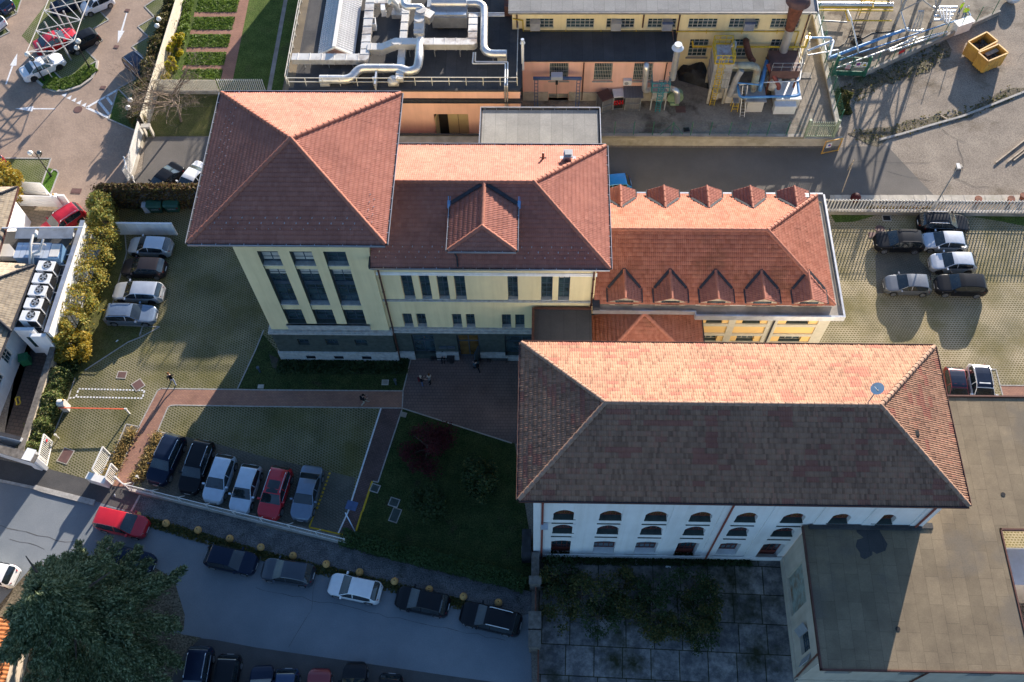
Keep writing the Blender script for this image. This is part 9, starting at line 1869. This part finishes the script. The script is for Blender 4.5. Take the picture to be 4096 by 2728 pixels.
# ---------------------------------------------------------------- people
def person(label,base,yaw,top,legs,hair,shoe='shoe',hold=None,pose='walk',bag=None,scale=1.0,z0=0,helmet=None,arm='phone'):
    x,y=base.x,base.y; t=thing('person',label,'person',(0,0,0)); S_=scale
    sit=pose=='sit'; zh=.93 if not sit else .50
    if pose=='walk': kL,aL,kR,aR=(.16,.50),(.33,.09),(.02,.50),(-.30,.12)
    elif sit: kL,aL,kR,aR=(.44,.50),(.46,.09),(.44,.50),(.46,.09)
    else: kL,aL,kR,aR=(.03,.50),(.0,.09),(.02,.50),(-.03,.09)
    bm=bpy.data.meshes.new('body'); vs=[];es=[];rad=[]
    def v(a,b,c,r_): vs.append((a*S_,b*S_,c*S_)); rad.append(r_*S_); return len(vs)-1
    lean=.06 if pose=='walk' else 0; zo=zh-.93
    pel=v(0,0,zh,.135); wa=v(lean*.4,0,1.12+zo,.13); ch=v(lean,0,1.33+zo,.155); nk=v(lean*1.3,0,1.50+zo,.058); hd0=v(lean*1.6,0,1.58+zo,.075); hd1=v(lean*1.8+.01,0,1.66+zo,.098); hd2=v(lean*1.8,0,1.74+zo,.085)
    es+=[(pel,wa),(wa,ch),(ch,nk),(nk,hd0),(hd0,hd1),(hd1,hd2)]
    hands=[]
    for s_,(kx,kz),(ax_,az_) in ((1,kL,aL),(-1,kR,aR)):
        hp=v(0,.09*s_,zh-.05,.10); kn=v(kx,.10*s_,kz,.066); an=v(ax_,.10*s_,az_,.045); to=v(ax_+.17,.12*s_,.045,.04); es+=[(pel,hp),(hp,kn),(kn,an),(an,to)]
        sh=v(lean,.19*s_,1.40+zo,.072)
        if arm=='phone' or (arm=='one' and s_>0): el=v(lean+.02,.24*s_,1.13+zo,.048); wr_=v(lean+.25,.14*s_,1.20+zo,.036)
        else: el=v(lean-.06 if s_>0 else lean+.08,.26*s_,1.13+zo,.048); wr_=v(lean-.04 if s_>0 else lean+.2,.27*s_,.90+zo,.036)
        ha=v(vs[wr_][0]/S_+(.07 if vs[wr_][2]/S_>1.05+zo else .02),vs[wr_][1]/S_,vs[wr_][2]/S_+(.02 if vs[wr_][2]/S_>1.05+zo else -.07),.034); es+=[(ch,sh),(sh,el),(el,wr_),(wr_,ha)]; hands.append((ha,wr_))
        hv=Vector(vs[ha])/S_; dv=(Vector(vs[ha])-Vector(vs[wr_])).normalized(); lat=Vector((0,1,0))
        for k in range(4): f1=v(*(hv+dv*.045+lat*(.022*(k-1.5))),.009); f2=v(*(hv+dv*(.075+.008*(k in(1,2)))+lat*(.022*(k-1.5))+Vector((0,0,-.012))),.008); es+=[(ha,f1),(f1,f2)]
        th=v(*(hv+dv*.01-lat*s_*.05),.010); es+=[(ha,th)]
    bm.from_pydata(vs,es,[]); bo=bpy.data.objects.new('body',bm); C.objects.link(bo); bo.parent=t; ORG[bo.name]=Vector()
    sk=bo.modifiers.new('skin','SKIN'); sl_=bm.skin_vertices[0].data
    for i,rr_ in enumerate(rad): sl_[i].radius=(rr_,rr_); sl_[i].use_root=(i==pel)
    bo.modifiers.new('sub','SUBSURF').levels=1; bo.modifiers['sub'].render_levels=2
    dg=bpy.context.evaluated_depsgraph_get(); me=bpy.data.meshes.new_from_object(bo.evaluated_get(dg)); bo.modifiers.clear(); bo.data=me; bpy.data.meshes.remove(bm)
    me.materials.clear()
    for n_ in ('skin','cloth_'+top if 'cloth_'+top in MATS else top,'cloth_'+legs,'cloth_'+shoe): me.materials.append(MATS[n_])
    hx=[Vector(vs[h]) for h,_ in hands]
    for p_ in me.polygons:
        c=p_.center; z_=c.z/S_
        if z_>1.47+zo: mi=0
        elif min((c-h).length for h in hx)<.105*S_: mi=0
        elif z_<.085: mi=3
        elif z_<.94+zo*.95 and not (sit and z_>.62) and abs(c.y)<.225*S_: mi=2
        else: mi=1
        p_.material_index=mi; p_.use_smooth=True
    # hair and face
    hc=Vector((vs[hd1][0]-.012*S_,0,1.695*S_+zo*S_)); m=MB(); m.ball(hc+Vector((0,0,.015)),.112*S_,14,10,1.02,-.25); m.build('hair' if not helmet else 'helmet','cloth_'+hair,t,80)
    m=MB(); fx=vs[hd1][0]+.098*S_; 
    for s_ in (-1,1): m.ball((fx-.006,.034*s_,1.67*S_+zo*S_),.012,6,5)
    m.build('eyes','trim_black',t); m=MB(); m.add([(fx-.01,-.014,1.655*S_+zo*S_),(fx-.01,.014,1.655*S_+zo*S_),(fx+.026,0,1.632*S_+zo*S_),(fx-.005,0,1.675*S_+zo*S_)],[(0,1,2),(0,2,3),(1,3,2)]); m.box(fx-.02,fx-.003,-.024,.024,1.598*S_+zo*S_,1.606*S_+zo*S_); m.build('nose_and_mouth','skin',t)
    if bag:
        m=MB(); m.obox((-.20*S_+lean,0),.15*S_,.28*S_,1.05*S_+zo,1.42*S_+zo); m.build('backpack','cloth_'+bag,t)
    if hold:
        m=MB(); h_=(hx[0]+hx[1])/2 if arm=='phone' else hx[0]; m.box(h_.x+.02,h_.x+.04,h_.y-.04,h_.y+.04,h_.z,h_.z+.13); m.build('phone','trim_black',t)
    t.location=(x,y,z0+.012); t.rotation_euler=(0,0,yaw); return t
person('person in dark jacket and pale jeans walking near the path corner, long shadow',g(0,2,1605,392),R(115),'black','pale_jeans','hair_brown',pose='walk',arm='down')
person('person in black with backpack and beige trousers walking along the brick path',g(1,2,1000,580),R(15),'black','beige','hair_dark',pose='walk',bag='black',hold=True)
person('person in dark jacket and blue jeans with maroon backpack, left of the pair',g(1,2,1530,408),R(20),'black','jeans','cream',pose='stand',bag='maroon',hold=True)
person('person with cream scarf and dark coat, right of the pair on the plaza',g(1,2,1605,392),R(200),'grey','black','hair_brown',pose='stand',arm='one')
m=MB(); p=g(1,2,1605,392); m.tube([(p.x+.13*math.cos(a),p.y+.13*math.sin(a),1.48) for a in np.linspace(0,6.28,14)],.06,8); solo(m,'scarf','cloth_cream','cream scarf round the neck of the right person of the pair','scarf',smooth=60)
person('person in teal jacket with black backpack walking towards the entrance door',g(1,2,2035,278),R(120),'teal','black','hair_dark',pose='walk',bag='black',hold=True)
person('person in black seated on a bench beside the entrance',g(1,2,1725,168)+Vector((0,.12,0)),R(-90),'black','black','hair_dark',pose='sit',hold=True)
person('worker in yellow green vest and white helmet nearer the blue pipe hook',g(3,0,1785,175),R(250),'hi_vis','jeans','helmet',pose='stand',helmet=True,arm='one')
person('worker in yellow green vest and white helmet behind the other worker',g(3,0,1745,130),R(300),'hi_vis','jeans','helmet',pose='stand',helmet=True,arm='down')
